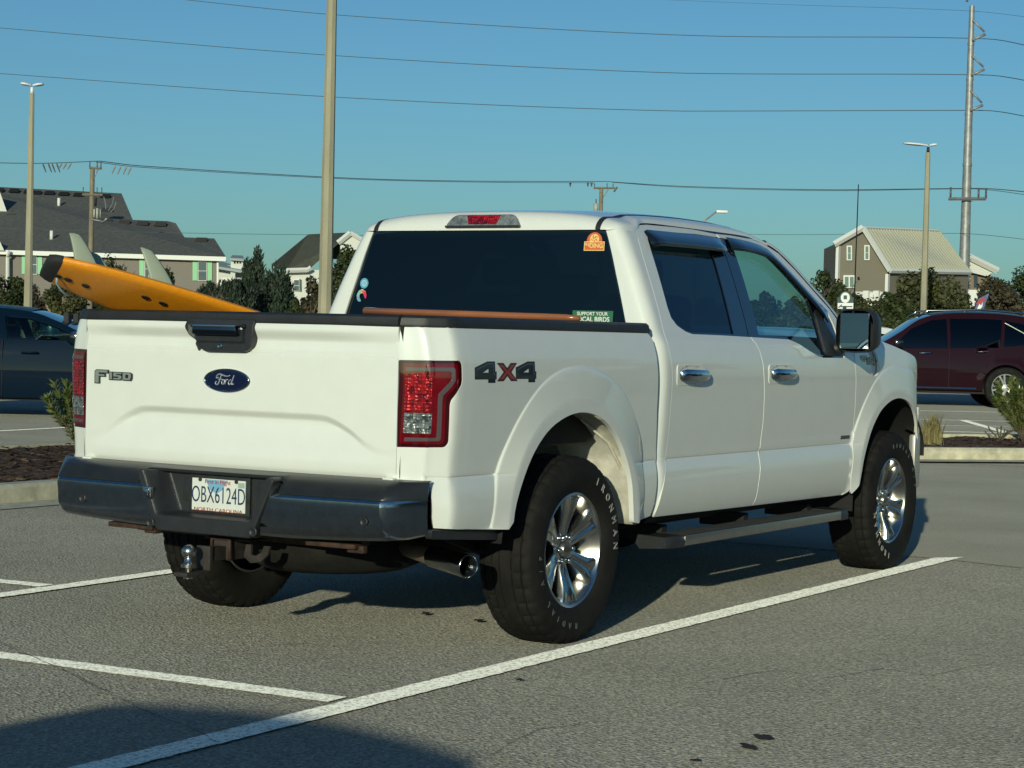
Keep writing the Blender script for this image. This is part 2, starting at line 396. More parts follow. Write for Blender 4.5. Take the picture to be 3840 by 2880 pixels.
for side in (1, -1):        # 1: the right (near) side, -1: the left side
    fl = side < 0; ov = (0, -1, 0)
    bed_o = R_O+arch(0, 12, 164)+[(-.60, .531), (-.85, .546), (-1.075, .56), (-1.085, .60), (-1.09, .735), (-1.240, .742), (-1.240, 1.327)]
    bs = patch('bed_side', bed_o, bedmap, WHITE, truck, holes=[tail_o], outv=ov, depth=.02, flip_y=fl, step=.025, lines=arcs(0.)+crease(-1.1, .73))
    patch('lower_valance', rnd([(-.59, .524), (-.85, .540), (-1.07, .555), (-1.06, .522), (-.60, .486)], .01), lambda u, v: (u, -.955, v), BLACKP, truck, depth=.03, flip_y=fl)
    tl = patch('taillight', [(a*1.0, b) for a, b in tail_o], bedmap, LENS_D, truck, off=-.002, depth=.02, edge=.004, step=.012, flip_y=fl)
    patch('inner_lens', rnd([(-1.222, 1.187), (-1.000, 1.190), (-.988, 1.175), (-.988, 1.120), (-1.048, 1.062), (-1.048, 1.045), (-1.044, .892), (-1.055, .880), (-1.222, .880)], .008), bedmap, LENS, tl, off=.0005, depth=0, step=.012, flip_y=fl)
    # the bent light guide: a band along its centre line
    cl = [(-1.213, 1.172), (-1.018, 1.175), (-1.010, 1.165), (-1.010, 1.125), (-1.058, 1.068), (-1.060, 1.045), (-1.056, .900), (-1.062, .893), (-1.204, .889)]
    cl2 = [(-1.213, 1.157), (-1.034, 1.160), (-1.028, 1.155), (-1.028, 1.130), (-1.074, 1.074), (-1.076, 1.045), (-1.072, .908), (-1.076, .904), (-1.204, .903)]
    patch('light_guide', cl+cl2[::-1], bedmap, PIPE, tl, off=.003, depth=.003, edge=.001, step=.01, flip_y=fl)
    patch('reflector', rnd([(-1.213, 1.150), (-1.107, 1.150), (-1.107, 1.006), (-1.213, 1.006)], .006), bedmap, REFL, tl, off=.002, depth=.002, edge=.001, step=.01, flip_y=fl)
    patch('reversing_lens', rnd([(-1.211, .998), (-1.099, .998), (-1.099, .921), (-1.211, .921)], .004), bedmap, CLEAR, tl, off=.003, depth=.002, edge=.001, step=.01, flip_y=fl)
    # rail cap, following the bed corner in plan
    mb = MB(); rows = []; ss = [-1.238, -1.232, -1.20, -1.16, -1.12, -1.09, -1.06, -1.03, -1.0, -.95, -.9]+[-.85+i*.05 for i in range(30)]+[.655, .662]
    for i, s_ in enumerate(ss):
        p = Vector(bedmap(s_, 1.325)); q = Vector(bedmap(s_+.004, 1.325)); t_ = (q-p); t_.z = 0; t_.normalize(); nn = Vector((t_.y, -t_.x, 0)); e = .005 if i in (0, len(ss)-1) else 0
        wd = .10 if s_ > -1.0 else .10*max(.75, 1-(-1.0-s_)*1.0)
        rows.append([p+nn*(.000-e)+Vector((0, 0, .001)), p+nn*(.003-e)+Vector((0, 0, .010)), p+nn*(-.004-e)+Vector((0, 0, .036-e)), p-nn*.018+Vector((0, 0, .046-e)), p-nn*wd+Vector((0, 0, .046-e)), p-nn*(wd+.008)+Vector((0, 0, .03)), p-nn*(wd+.008)+Vector((0, 0, -.03)), p-nn*.02+Vector((0, 0, -.03))])
    if fl: rows = [[Vector((p.x, -p.y, p.z)) for p in r_] for r_ in rows]
    mb.grid(rows, wrap=True); n8 = len(rows); mb.f += [tuple(range(8)), tuple((n8-1)*8+k for k in range(8))]
    mb.build('rail_cap', BLACKP, truck, smooth=True, auto=35)
    # bed wheel well, dusty skin; upper and rear part painted dark for shade
    wm = MB(); rr = []
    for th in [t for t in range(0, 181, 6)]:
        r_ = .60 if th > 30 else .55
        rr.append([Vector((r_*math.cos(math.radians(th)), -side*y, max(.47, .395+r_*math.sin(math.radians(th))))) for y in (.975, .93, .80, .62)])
    wm.grid(rr[:14]); wm.build('wheelhouse_lit', WHITE_D, truck, smooth=True); wm = MB(); wm.grid(rr[13:]); wm.build('wheelhouse_shaded', DARK, truck, smooth=True)
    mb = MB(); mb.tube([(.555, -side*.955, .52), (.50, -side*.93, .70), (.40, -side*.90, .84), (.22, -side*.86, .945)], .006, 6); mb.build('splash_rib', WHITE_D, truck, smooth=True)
    wm = MB(); rr = []
    for th in [t for t in range(26, 185, 6)]:
        r_ = min(.60, .50/max(.05, math.cos(math.radians(th)))) if th < 60 else .60; rr.append([Vector((3.683+r_*math.cos(math.radians(th)), -side*y, .395+r_*math.sin(math.radians(th)))) for y in (.975, .93, .75, .58)])
    wm.grid(rr); wm.build('wheel_arch_liner', DARK, truck, smooth=True)
    # rear door
    dr_bot = [(.735, .492), (1.79, .478)]
    rear_gap = [(.822, 1.27), (.806, 1.278), (.835, 1.344), (.851, 1.432), (.869, 1.56), (.885, 1.676), (.905, 1.758), (.945, 1.812), (.99, 1.832), (1.05, 1.838)]
    rd = [(.735, .492), (.76, .60), (.80, .70), (.815, .76), (.826, .80), (.830, 1.10), (.824, 1.20), (.808, 1.262), (.812, 1.30), (.832, 1.344), (.850, 1.432), (.868, 1.56), (.886, 1.676), (.908, 1.752), (.945, 1.806), (.995, 1.833), (1.10, 1.841), (1.40, 1.846), (1.60, 1.846), (1.836, 1.836),
          (1.832, 1.822), (1.60, 1.826), (1.12, 1.815), (1.04, 1.803), (1.008, 1.765), (.990, 1.70), (.968, 1.57), (.948, 1.45), (.95, 1.40), (.985, 1.365), (1.055, 1.338), (1.112, 1.327), (1.40, 1.325), (1.740, 1.320),
          (1.755, 1.30), (1.793, 1.248), (1.812, 1.187), (1.838, 1.033), (1.848, .894), (1.838, .77), (1.818, .733), (1.817, .672), (1.800, .595), (1.806, .509), (1.793, .480)]
    door_r = patch('rear_door', rd, lambda u, v: (u, -yside(u, v), v), WHITE, truck, outv=ov, flip_y=fl, step=.028, lines=crease(.83, 1.81))
    fd = [(1.803, .480), (1.820, .509), (1.812, .595), (1.828, .672), (1.830, .733), (1.850, .77), (1.859, .894), (1.849, 1.033), (1.823, 1.187), (1.801, 1.248), (1.763, 1.30), (1.752, 1.320),
          (2.20, 1.313), (2.30, 1.290), (2.434, 1.250), (2.53, 1.226), (2.60, 1.219), (2.885, 1.219), (2.895, 1.26), (2.885, 1.40), (2.86, 1.47), (2.72, 1.56), (2.57, 1.665), (2.44, 1.748), (2.34, 1.792), (2.20, 1.808), (1.95, 1.820), (1.85, 1.824),
          (1.850, 1.837), (2.02, 1.838), (2.20, 1.833), (2.36, 1.815), (2.50, 1.768), (2.62, 1.690), (2.76, 1.585), (2.90, 1.485), (2.985, 1.40), (3.02, 1.30), (3.018, 1.187), (3.034, 1.102), (3.046, .975), (3.050, .804), (3.026, .737), (3.013, .662), (2.994, .578), (3.012, .50), (2.98, .470)]
    door_f = patch('front_door', fd, lambda u, v: (u, -yside(u, v), v), WHITE, truck, outv=ov, flip_y=fl, step=.028, lines=crease(1.85, 3.01))
    gs = lambda u, v: (u, -yside(u, v), v)
    gw = lambda u, v: (u, -(yside(u, v) if v > 1.35 else .9352+(1.35-v)*.395), v)
    # rear glass, its black surround and the pillar trim
    g1 = [(1.112, 1.337), (1.585, 1.334), (1.68, 1.74), (1.70, 1.812), (1.12, 1.806), (1.05, 1.795), (1.024, 1.76), (1.004, 1.69), (.985, 1.57), (.964, 1.45), (.967, 1.405), (1.0, 1.375), (1.06, 1.350)]
    s1 = [(1.112, 1.322), (1.742, 1.317), (1.755, 1.36), (1.833, 1.79), (1.838, 1.83), (1.10, 1.822), (1.03, 1.806), (1.002, 1.765), (.985, 1.70), (.962, 1.57), (.942, 1.45), (.944, 1.395), (.98, 1.36), (1.05, 1.333)]
    patch('window_surround', s1, gw, BLACKG, door_r, holes=[g1], outv=ov, off=-.006, depth=.01, flip_y=fl, step=.04)
    patch('window', g1, gw, G_DARK, door_r, outv=ov, off=-.012, depth=0, flip_y=fl, step=.06)
    g2 = [(1.875, 1.334), (2.21, 1.325), (2.31, 1.302), (2.44, 1.263), (2.54, 1.240), (2.60, 1.235), (2.625, 1.235), (2.66, 1.456), (2.665, 1.56), (2.56, 1.640), (2.43, 1.725), (2.33, 1.772), (2.19, 1.790), (1.96, 1.802)]
    s2 = [(1.752, 1.317), (2.21, 1.310), (2.30, 1.287), (2.434, 1.247), (2.53, 1.223), (2.60, 1.216), (2.888, 1.216), (2.898, 1.26), (2.888, 1.405), (2.862, 1.475), (2.722, 1.565), (2.57, 1.67), (2.44, 1.753), (2.34, 1.797), (2.20, 1.813), (1.95, 1.825), (1.848, 1.828), (1.84, 1.79), (1.762, 1.36)]
    patch('window_surround', s2, gw, BLACKG, door_f, holes=[g2], outv=ov, off=-.005, depth=.01, flip_y=fl, step=.04)
    patch('window', g2, gw, G_FRONT, door_f, outv=ov, off=-.012, depth=0, flip_y=fl, step=.06)
    patch('mirror_triangle', [(2.64, 1.235), (2.86, 1.235), (2.845, 1.30), (2.72, 1.48), (2.675, 1.456)], gw, BLACKP, door_f, outv=ov, off=.004, depth=.012, flip_y=fl, step=.04)
    # stick-on rain guards standing off the glass
    def visor(top, drop, par, flare_=.032):
        mb = MB(); rows = []
        for i, (x, z) in enumerate(top):
            e = min(1, i/1.5, (len(top)-1-i)/1.5)*.8+.2; dx, dz = drop[i] if isinstance(drop, list) else drop
            r_ = []
            for t in (0, .25, .6, 1.0): 
                xx = x+dx*t; zz = z+dz*t; r_.append(Vector((xx, -side*(yside(xx, zz)+.003+flare_*e*min(1, t*1.7)), zz)))
            r_.append(r_[-1]+Vector((0, side*.004, 0))); rows.append(r_)
        mb.grid(rows); mb.build('rain_guard', mat('smoked_plastic', (.008, .012, .018), .12, coat=1.), par, smooth=True)
    visor([(1.005, 1.80), (1.012, 1.806)]+[(1.05+i*.075, 1.815+.003*math.sin(i/10*3)) for i in range(11)]+[(1.84, 1.812)], (.005, -.075), door_r)
    vt = smooth_line([(1.93, 1.826), (2.10, 1.822), (2.24, 1.812), (2.37, 1.787), (2.50, 1.712), (2.62, 1.63), (2.75, 1.54), (2.86, 1.475)], .05)
    visor(vt, [(-.03-.035*min(1, i/len(vt)*1.6), -.068) for i in range(len(vt))], door_f, .028)
    # door handles: chrome grip over a dished cup
    for (hx, hz, par) in ((.872, 1.137, door_r), (1.885, 1.137, door_f)):
        yy = yside(hx+.15, hz)
        bz = patch('handle_cup', rnd([(hx, hz+.046), (hx+.29, hz+.046), (hx+.30, hz-.02), (hx+.28, hz-.048), (hx, hz-.048)], .02), lambda u, v: (u, -yy-.003+.028*max(0, 1-((u-hx-.15)/.13)**2-((v-hz)/.042)**2)**.8, v), WHITE, par, outv=ov, depth=.006, edge=.002, flip_y=fl, step=.01)
        mb = MB(); rows = []
        for i in range(13):
            t = i/12; x = hx+.012+.275*t; st = .030*math.sin(math.pi*min(1, max(0, t*1.0)))**.5+.012; hh = .024*(1-.25*t)+.004
            if i in (0, 12): st *= .6; hh *= .7
            rows.append([Vector((x, -side*(yy+st+.004*math.cos(a)*2+.006), hz+hh*math.sin(a))) for a in [k*math.pi/4 for k in range(8)]])
        mb.grid(rows, wrap=True); mb.f += [tuple(range(8)), tuple(96+k for k in range(8))]
        mb.build('door_handle', CHROME, par, smooth=True, auto=50)
    # the cab's rear corner between glass, roof and door
    cc = [(.732, .492), (.757, .60), (.795, .70), (.808, .76), (.820, .80), (.824, 1.10), (.818, 1.20), (.802, 1.262), (.806, 1.30), (.826, 1.344), (.844, 1.432), (.862, 1.56), (.880, 1.676), (.902, 1.755), (.940, 1.800), (.722, 1.802), (.706, 1.74), (.672, 1.60), (.630, 1.40), (.612, 1.30), (.60, .492)]
    def cabm(s, z): return cabmap(s, z)
    patch('cab_corner', cc, cabm, WHITE, truck, outv=ov, flip_y=fl, step=.022, depth=.01)
    # front wing with its cove and badge
    fend = [(3.058, .80), (3.054, .975), (3.042, 1.102), (3.026, 1.187), (3.028, 1.30), (3.05, 1.318), (3.25, 1.325), (3.487, 1.316), (3.72, 1.276), (4.02, 1.225), (4.13, 1.185), (4.185, 1.12), (4.20, 1.04), (4.205, .95), (4.205, .80)]+arch(3.683, 38, 160, .006)+[(3.085, .52), (3.03, .475), (3.018, .50), (3.004, .578), (3.021, .662), (3.034, .737)]
    cove = rnd([(3.035, 1.285), (3.30, 1.295), (3.372, 1.22), (3.385, 1.145), (3.33, 1.112), (3.24, 1.128), (3.035, 1.19)], [.01, .03, .04, .03, .02, .02, .01])
    wing = patch('front_wing', fend, gs, WHITE, truck, holes=[cove], outv=ov, flip_y=fl, step=.025, lines=arcs(3.683, .006)+crease(3.0, 3.12))
    patch('side_vent', cove, lambda u, v: (u, -yside(u, v)+.004+.016*min(1, max(0, (u-3.03)/.3)), v), WHITE, wing, outv=ov, depth=0, flip_y=fl, step=.02)
    # step bar
    mb = MB(); mb.box((.93, -1.02, .345), (2.83, -.845, .392), bev=.012)
    rb = mb.build('running_board', BLACKP, truck, smooth=True, auto=40)
    mb = MB(); mb.box((.935, -1.028, .350), (2.80, -1.016, .395), bev=.004); tr_ = mb.build('step_trim', mat('brushed_aluminium', (.42, .42, .40), .28, metal=.9, var=.1, vscale=50), rb, smooth=True, auto=40)
    mb = MB(); rows = []
    for x0, x1, d in ((.80, .935, 1), (2.79, 2.96, -1)):
        mb = MB(); rows = []
        for t in (0, .08, .3, 1.0):
            x = x0+(x1-x0)*t if d > 0 else x1-(x1-x0)*t; k = .75+.25*min(1, t*3)
            rows.append([Vector((x, -1.024+.03*(1-k)*4, .345)), Vector((x, -1.028+.03*(1-k)*4, .372)), Vector((x, -1.018+.03*(1-k)*4, .398*k+.385*(1-k))), Vector((x, -.85, .40)), Vector((x, -.84, .36)), Vector((x, -.86, .335))])
        mb.grid(rows, wrap=True); mb.f += [tuple(range(6)), tuple(18+k for k in range(6))]; mb.build('end_cap', BLACKP, rb, smooth=True, auto=40)
    for x in (1.0, 1.9, 2.7): mb = MB(); mb.box((x, -.87, .36), (x+.06, -.62, .43), bev=.008); mb.build('bracket', DARK, rb)
    mb = MB()
    for i in range(46): mb.box((.97+i*.04, -1.0, .391), (.985+i*.04, -.87, .396))
    mb.build('step_tread', BLACKP, rb)
    if fl:
        for o in [rb]+list(rb.children):
            for v in o.data.vertices: v.co.y *= -1
            o.data.flip_normals()
    # sill under the doors, plus a dark inner box added to darken the gap
    mb = MB(); mb.grid([[Vector((x, -side*.955, .50)), Vector((x, -side*.93, .462)), Vector((x, -side*.80, .44)), Vector((x, -side*.6, .44))] for x in (.70, 1.5, 2.3, 3.04)]); mb.box((.70, min(-side*.72, -side*.60), .41), (3.02, max(-side*.72, -side*.60), .46)); mb.build('sill', DARK, truck, smooth=True)
    # mirror
    mi = MB(); rows = []
    for (x, k) in ((2.765, .93), (2.775, 1.0), (2.83, 1.0), (2.90, .88), (2.945, .6), (2.955, .25)):
        cy, cz = -1.088, 1.368; rows.append([Vector((x, side*(cy+.112*k*(abs(math.cos(a))**.55)*math.copysign(1, math.cos(a))), cz+.118*k*(abs(math.sin(a))**.55)*math.copysign(1, math.sin(a))+(.0))) for a in [j*math.pi/12 for j in range(24)]])
    mi.grid(rows, wrap=True); mi.f.append(tuple(5*24+k for k in range(24))); mir = mi.build('side_mirror', BLACKP, truck, smooth=True, auto=60)
    mb = MB(); mb.box((2.760, side*-1.088-.082, 1.272), (2.766, side*-1.088+.082, 1.462), bev=.002); mg = mb.build('mirror_glass', mat('mirror', (.35, .42, .43), .01, metal=1.), mir)
    mb = MB(); mb.tube([(2.79, -side*(1.088-.02), 1.474), (2.79, -side*(1.088-.05), 1.30)], .004, 6); mb.build('mirror_divider', BLACKP, mir)
    mb = MB(); mb.tube([(2.84, -side*1.0, 1.285), (2.82, -side*.97, 1.27), (2.79, -side*.93, 1.262)], [.03, .034, .04], 10); mb.build('mirror_arm', BLACKP, mir, smooth=True)
# ---- tailgate
def tgx(y, z):
    a = abs(y); bow = .035*(1-min(1, (a/.80)**2))
    prof = [(.74, -.012), (.76, .0), (.80, .004), (1.2085, .004), (1.2125, -.0015), (1.2165, -.002), (1.2205, -.001), (1.235, -.004), (1.262, -.006), (1.288, .012), (1.306, .021), (1.326, .017), (1.335, .010)]
    p = lerp_tab(z, prof)
    e = min(1, max(0, (.79-a)/.30)); e = e*e*(3-2*e)
    if z > 1.21: p = p*(.35+.65*e)
    zc = lerp_tab(a, [(.40, .982), (.48, .976), (.58, .935), (.66, .885), (.72, .862), (.80, .858)])
    d = zc-z
    if d > 0 and z > .76:
        s = min(1, d/.036); s = s*s*(3-2*s); back = min(1, max(0, (z-.80)/.13)); p -= .022*s*back*(.25+.75*min(1, max(0, (.78-a)/.25)))
    return (-(1.09+bow+p), y, z)
def sstep_(t): t = min(1, max(0, t)); return t*t*(3-2*t)
bez = rnd([(.198, 1.337), (.212, 1.305), (.196, 1.285), (.132, 1.224), (.10, 1.212), (-.10, 1.214), (-.125, 1.232), (-.138, 1.285), (-.137, 1.318), (-.145, 1.337)], .012)
tg = patch('tailgate', rnd([(.7965, .742), (-.7965, .742), (-.7965, 1.327), (.7965, 1.327)], [.01, .01, .004, .004]), tgx, WHITE, truck, outv=(-1, 0, 0), depth=.03, step=.013, lines=[[(-.78+.03*i, z) for i in range(53)] for z in (1.2205, 1.2165, 1.2125, 1.2085)]+[[(y/100, lerp_tab(abs(y/100), [(.40, .982), (.48, .976), (.58, .935), (.66, .885), (.72, .862), (.80, .858)])-k) for y in range(-76, 77, 2)] for k in (0, .009, .018, .027, .036)])
mb = MB(); rows = []
for i in range(41):
    y = -.797+1.594*i/40; x = tgx(y, 1.33)[0]
    rows.append([Vector((x-.002, y, 1.326)), Vector((x-.006, y, 1.336)), Vector((x-.002, y, 1.362)), Vector((x+.012, y, 1.371)), Vector((x+.07, y, 1.370)), Vector((x+.075, y, 1.34)), Vector((x+.07, y, 1.0)), Vector((x+.06, y, .80)), Vector((x+.02, y, 1.30))])
mb.grid(rows, wrap=True); mb.f += [tuple(range(9)), tuple(360+k for k in range(9))]; mb.build('tailgate_cap', BLACKP, tg, smooth=True, auto=35)
hb = patch('handle_housing', bez, lambda y, z: (tgx(y, 1.20)[0]-.026-.004*min(1, max(0, (1.34-z)/.03))+.016*sstep_(min((.150-abs(y-.045))/.03, (z-1.240)/.012, (1.318-z)/.012)), y, z), BLACKP, tg, outv=(-1, 0, 0), depth=.035, edge=.005, step=.008)
mb = MB(); mb.box((-1.176, -.068, 1.276), (-1.140, .158, 1.315), bev=.008); mb.build('tailgate_handle', mat('smoked_chrome', (.10, .12, .15), .12, metal=1.), tg, smooth=True, auto=40)
mb = MB(); mb.box((-1.178, -.066, 1.306), (-1.150, .156, 1.317), bev=.004); mb.build('handle_edge', CHROME, tg, smooth=True, auto=40)
mb = MB(); mb.lathe([(0, .012), (-.006, .012), (-.007, .009), (-.004, 0)], 16, Matrix.Translation((-1.160, .02, 1.232)) @ Matrix.Rotation(math.radians(90), 4, 'Z').inverted()); mb.build('lock', CHROMED, tg)
mb = MB(); mb.lathe([(0, .011), (-.006, .010), (-.008, 0)], 16, Matrix.Translation((-1.160, -.098, 1.312)) @ Matrix.Rotation(math.radians(-90), 4, 'Z')); mb.build('rear_camera', BLACKG, tg)
for y in (.8025, -.8025): mb = MB(); mb.box((-1.083, y-.009, .745), (-1.07, y+.009, 1.33)); mb.build('gap_shade_strip', DARK, tg)  # dark backing strip stands in for the shade inside each tailgate gap
# oval badge
def ell(a, b, x, n=40): return [Vector((x, -a*math.cos(2*math.pi*k/n)+.007, 1.094+b*math.sin(2*math.pi*k/n))) for k in range(n)]
mb = MB(); mb.grid([ell(.118, .048, -1.124), ell(.118, .048, -1.134), ell(.114, .045, -1.137), ell(.110, .0415, -1.134), ell(.109, .041, -1.131)], wrap=True); ob = mb.build('oval_badge', CHROMED, tg, smooth=True)
mb = MB(); mb.v = ell(.110, .0415, -1.1325); mb.f = [tuple(range(40))]; mb.build('badge_field', mat('deep_blue_enamel', (.004, .010, .045), .1, coat=1.), ob)
mb = MB(); mb.grid([ell(.101, .0375, -1.1332), ell(.0995, .0365, -1.1332)], wrap=True); mb.build('badge_ring', CHROMED, ob)
def strokes(M, lines, r, name, m, parent):
    mb = MB()
    for ln in lines:
        pts = smooth_line(ln[0] if isinstance(ln[0][0], tuple) else ln, .003); rr = ln[1] if isinstance(ln[0][0], tuple) else r
        rs = [rr*(.45+.55*math.sin(math.pi*min(1, max(0, (i+.6)/(len(pts)+.2)))))+.0003 for i in range(len(pts))]
        mb.tube([M @ Vector((x, y, 0)) for x, y in pts], rs, 6)
    return mb.build(name, m, parent, smooth=True)
SILV = mat('silver_lettering', (.55, .57, .60), .3, metal=.6)
u = .001
def S(*p): return [(a*u, b*u) for a, b in p]
strokes(REAR(-1.134, .007, 1.094), [
    (S((-53, 6), (-50, 17), (-40, 24), (-28, 24), (-12, 19), (0, 17), (14, 19), (18, 22)), .0032), (S((-51, 10), (-46, 8), (-42, 13)), .0022),
    (S((-26, 22), (-31, 10), (-37, -6), (-44, -17), (-54, -17), (-57, -9), (-51, -5)), .0030), (S((-44, 3), (-32, 5), (-20, 4)), .0020),
    (S((-14, 3), (-21, 0), (-24, -10), (-19, -16), (-12, -12), (-10, -3), (-14, 3), (-6, 1)), .0024), (S((-3, 4), (-4, -5), (-8, -16)), .0024), (S((-5, -4), (2, 4), (8, 3)), .0022),
    (S((24, 3), (17, 2), (11, -6), (12, -15), (19, -15), (26, -5), (28, 2)), .0024), (S((39, 22), (33, 8), (27, -9), (30, -16), (37, -12)), .0026)], .002, 'badge_script', SILV, ob)
# model-number badge: a dropped F then 150, as raised plates with a dark rim
def poly_plate(M, polys, t, name, m, parent):
    mb = MB()
    for p in polys: mb.prism(p, t, M)
    return mb.build(name, m, parent)
def grow(poly, d):
    n = len(poly); out = []; ar = sum(poly[i][0]*poly[(i+1) % n][1]-poly[(i+1) % n][0]*poly[i][1] for i in range(n)); sg = 1 if ar > 0 else -1
    for i in range(n):
        a = Vector(poly[i-1]); p = Vector(poly[i]); b = Vector(poly[(i+1) % n]); e1 = (p-a).normalized(); e2 = (b-p).normalized()
        n1 = Vector((e1.y, -e1.x))*sg; n2 = Vector((e2.y, -e2.x))*sg; mm = n1+n2; mm = mm/max(.35, (mm.length**2)/2) if mm.length > 1e-6 else n1
        out.append(tuple(p+mm*d))
    return out
def f150(M, s, parent, rim, face):
    M = M @ Matrix.Diagonal((1, .56, 1, 1))
    F = [(0, -22), (10, -22), (10, 2), (26, 2), (26, 8), (10, 8), (10, 14), (34, 14), (34, 22), (4, 22), (0, 18)]
    F2 = [(30, -4), (36, -4), (36, 22), (30, 22)]
    one = [(40, -8), (47, -8), (47, 16), (40, 16), (38, 12), (40, 11)]
    five = [(51, -8), (69, -8), (73, -4), (73, 4), (69, 7), (59, 7), (59, 11), (73, 11), (73, 16), (51, 16), (51, 2), (65, 2), (65, -3), (51, -3)]
    z1 = [(77, -8), (97, -8), (97, -2), (84, -2), (84, 10), (92, 10), (92, -2), (99, -2), (99, 13), (96, 16), (77, 16)]
    ps = [[(x*s, y*s) for x, y in p] for p in (F, one, five, z1)]
    back = [(-5, -27), (15, -27), (15, -12), (103, -12), (104, 14), (100, 21), (38, 21), (38, 27), (2, 27), (-5, 20)]
    poly_plate(M, [grow(p, 2.3*s) for p in ps], .003, 'badge_rim', rim, parent)
    poly_plate(M @ Matrix.Translation((0, 0, .003)), ps, .0015, 'badge_face', face, parent)
DKB = mat('badge_black', (.012, .016, .016), .25, coat=1.)
LTF = mat('badge_grey', (.42, .45, .42), .3, metal=.5)
fb = empty('model_badge', parent=tg); dxy = Vector((-.018, -.225, 0)).normalized(); f150(fr((-1.1045, .735, 1.088), dxy, (0, 0, 1), (-dxy.y*-1*-1, dxy.x*-1*-1, 0) if 0 else (dxy.y, -dxy.x, 0)), .00216, fb, DKB, LTF)
for side in (1, -1):
    fb = empty('model_badge', parent=truck)
    M = SIDE(3.13, -.975, 1.198) if side > 0 else SIDEL(3.40, .975, 1.198)
    f150(M, .0026, fb, DKB, LTF)
    # 4x4 decal
    four = [(0, .066), (0, .082), (.085, .082), (.097, .082), (.097, .0835), (.156, .0835), (.160, .045), (.160, .015), (.157, .001), (.098, .001), (.094, .014), (.0, .016)]
    four = [(.0, .060), (.094, .084), (.150, .084), (.150, .044), (.160, .044), (.160, .014), (.151, .014), (.151, .0), (.098, .0), (.098, .014), (.0, .014)]
    ex = [(.163, .078), (.213, .078), (.240, .058), (.268, .078), (.316, .078), (.270, .042), (.320, .006), (.268, .006), (.240, .026), (.212, .006), (.163, .006), (.212, .042)]
    hole = [(.058, .040), (.100, .040), (.100, .056)]
    def strip(p, dx): return [(x+dx, y) for x, y in p]
    RD = mat('decal_red', (.32, .035, .03), .35, coat=.6); BK = mat('decal_black', (.010, .014, .018), .35, coat=.6); GY = mat('decal_grey', (.09, .10, .12), .4)
    dec = empty('decal', parent=truck)
    def deco(poly, m, off, holes=(), nm='decal_figure'):
        if side > 0: f = lambda u_, v_: (-.855+u_, -ybed(-.855+u_, 1.115+v_), 1.115+v_)
        else: f = lambda u_, v_: (-.382-u_, -ybed(-.382-u_, 1.115+v_), 1.115+v_)
        patch(nm, poly, f, m, dec, holes=holes, off=off, depth=.0, outv=(0, -1, 0), step=.02, flip_y=side < 0)
    for dx in (0, .305):
        deco(strip(four, dx), BK, .0012, [strip(hole, dx)])
        ln = [(.014, .026), (.014, .052), (.096, .074), (.138, .074), (.138, .034), (.150, .034), (.150, .028), (.014, .028)]
        th = []
        for (a, b) in zip(ln[:5], ln[1:6]):
            d = (Vector(b)-Vector(a)).normalized(); nn = Vector((-d.y, d.x))*.0022
            deco([tuple(Vector(a)+nn+Vector((dx, 0))), tuple(Vector(b)+nn+Vector((dx, 0))), tuple(Vector(b)-nn+Vector((dx, 0))), tuple(Vector(a)-nn+Vector((dx, 0)))], GY, .002, nm='decal_line')
    deco(ex, mat('decal_dark_red', (.05, .008, .01), .35, coat=.6), .0014); deco(grow(ex, -.009), RD, .002)
    patch('engine_badge', [(2.885, .779), (3.005, .779), (3.010, .797), (2.890, .797)], lambda u_, v_: (u_, -yside(u_, v_), v_), DKB, truck, off=.003, depth=.003, edge=.001, step=.03, flip_y=side < 0)

# ---- rear bumper, plate, hitch
def bplan(y):           # rearward line of the bumper in plan
    a = abs(y)
    return -(1.228+.038*(1-(a/.82)**2)) if a < .82 else -(1.228-.150*((a-.82)/.118)**1.25)
bys = [-.938, -.925, -.90, -.88, -.86, -.845, -.83, -.82, -.81, -.78, -.7, -.6, -.5, -.4, -.36, -.24]
prof = [(.15, .738), (.085, .733), (.05, .715), (.020, .682), (.006, .664), (.001, .655), (.0, .640), (.004, .560), (.010, .535), (.024, .520), (.030, .508), (.05, .495), (.15, .49)]
def bprof(y): 
    drop = lerp_tab(abs(y), [(.40, .0), (.82, .018), (.938, .045)]); x0 = bplan(y); k = max(0, (abs(y)-.82)/.118)
    o = []
    for d, z in prof:
        zz = z+(drop if z < .60 else drop*.0); yq = y if abs(y) != .24 else math.copysign(.232+(z-.49)*.43, y); o.append(Vector((x0+d*(1-.8*k), yq, zz)))
    return o
PADM = mat('pad_black', (.020, .022, .024), .32, bump=.08, bscale=200, var=.2, vscale=10)
yy_ = [y for y in bys if y <= -.39]+[-.37, -.36]; mb = MB(); full = [[p+Vector((-.004, 0, .004)) for p in bprof(y)[:4]]+[bprof(y)[3].lerp(bprof(y)[4], .70)+Vector((-.004, 0, .003)), bprof(y)[3].lerp(bprof(y)[4], .75)+Vector((-.003, 0, -.001)), bprof(y)[3].lerp(bprof(y)[4], .75)+Vector((.012, 0, -.004))] for y in yy_]
mid_ = [[p+Vector((-.004, 0, .004)) for p in bprof(y)[:2]]+[bprof(y)[1]+Vector((-.03, 0, -.001)), bprof(y)[1]+Vector((-.034, 0, -.005)), bprof(y)[1]+Vector((-.034, 0, -.010)), bprof(y)[1]+Vector((-.03, 0, -.014)), bprof(y)[1]+Vector((.02, 0, -.014))] for y in (-.345, -.2, 0, .2, .345)]
mb.grid(full+mid_+[[Vector((p.x, -p.y, p.z)) for p in r_] for r_ in full[::-1]]); bumper = mb.build('rear_bumper', PADM, truck, smooth=True, auto=30)
for sg in (1, -1): bump = MB(); bump.grid([[Vector((p.x, p.y*sg, p.z)) for p in bprof(y)] for y in bys]); bump.build('chrome_bar', CHROMED, bumper, smooth=True, auto=24)
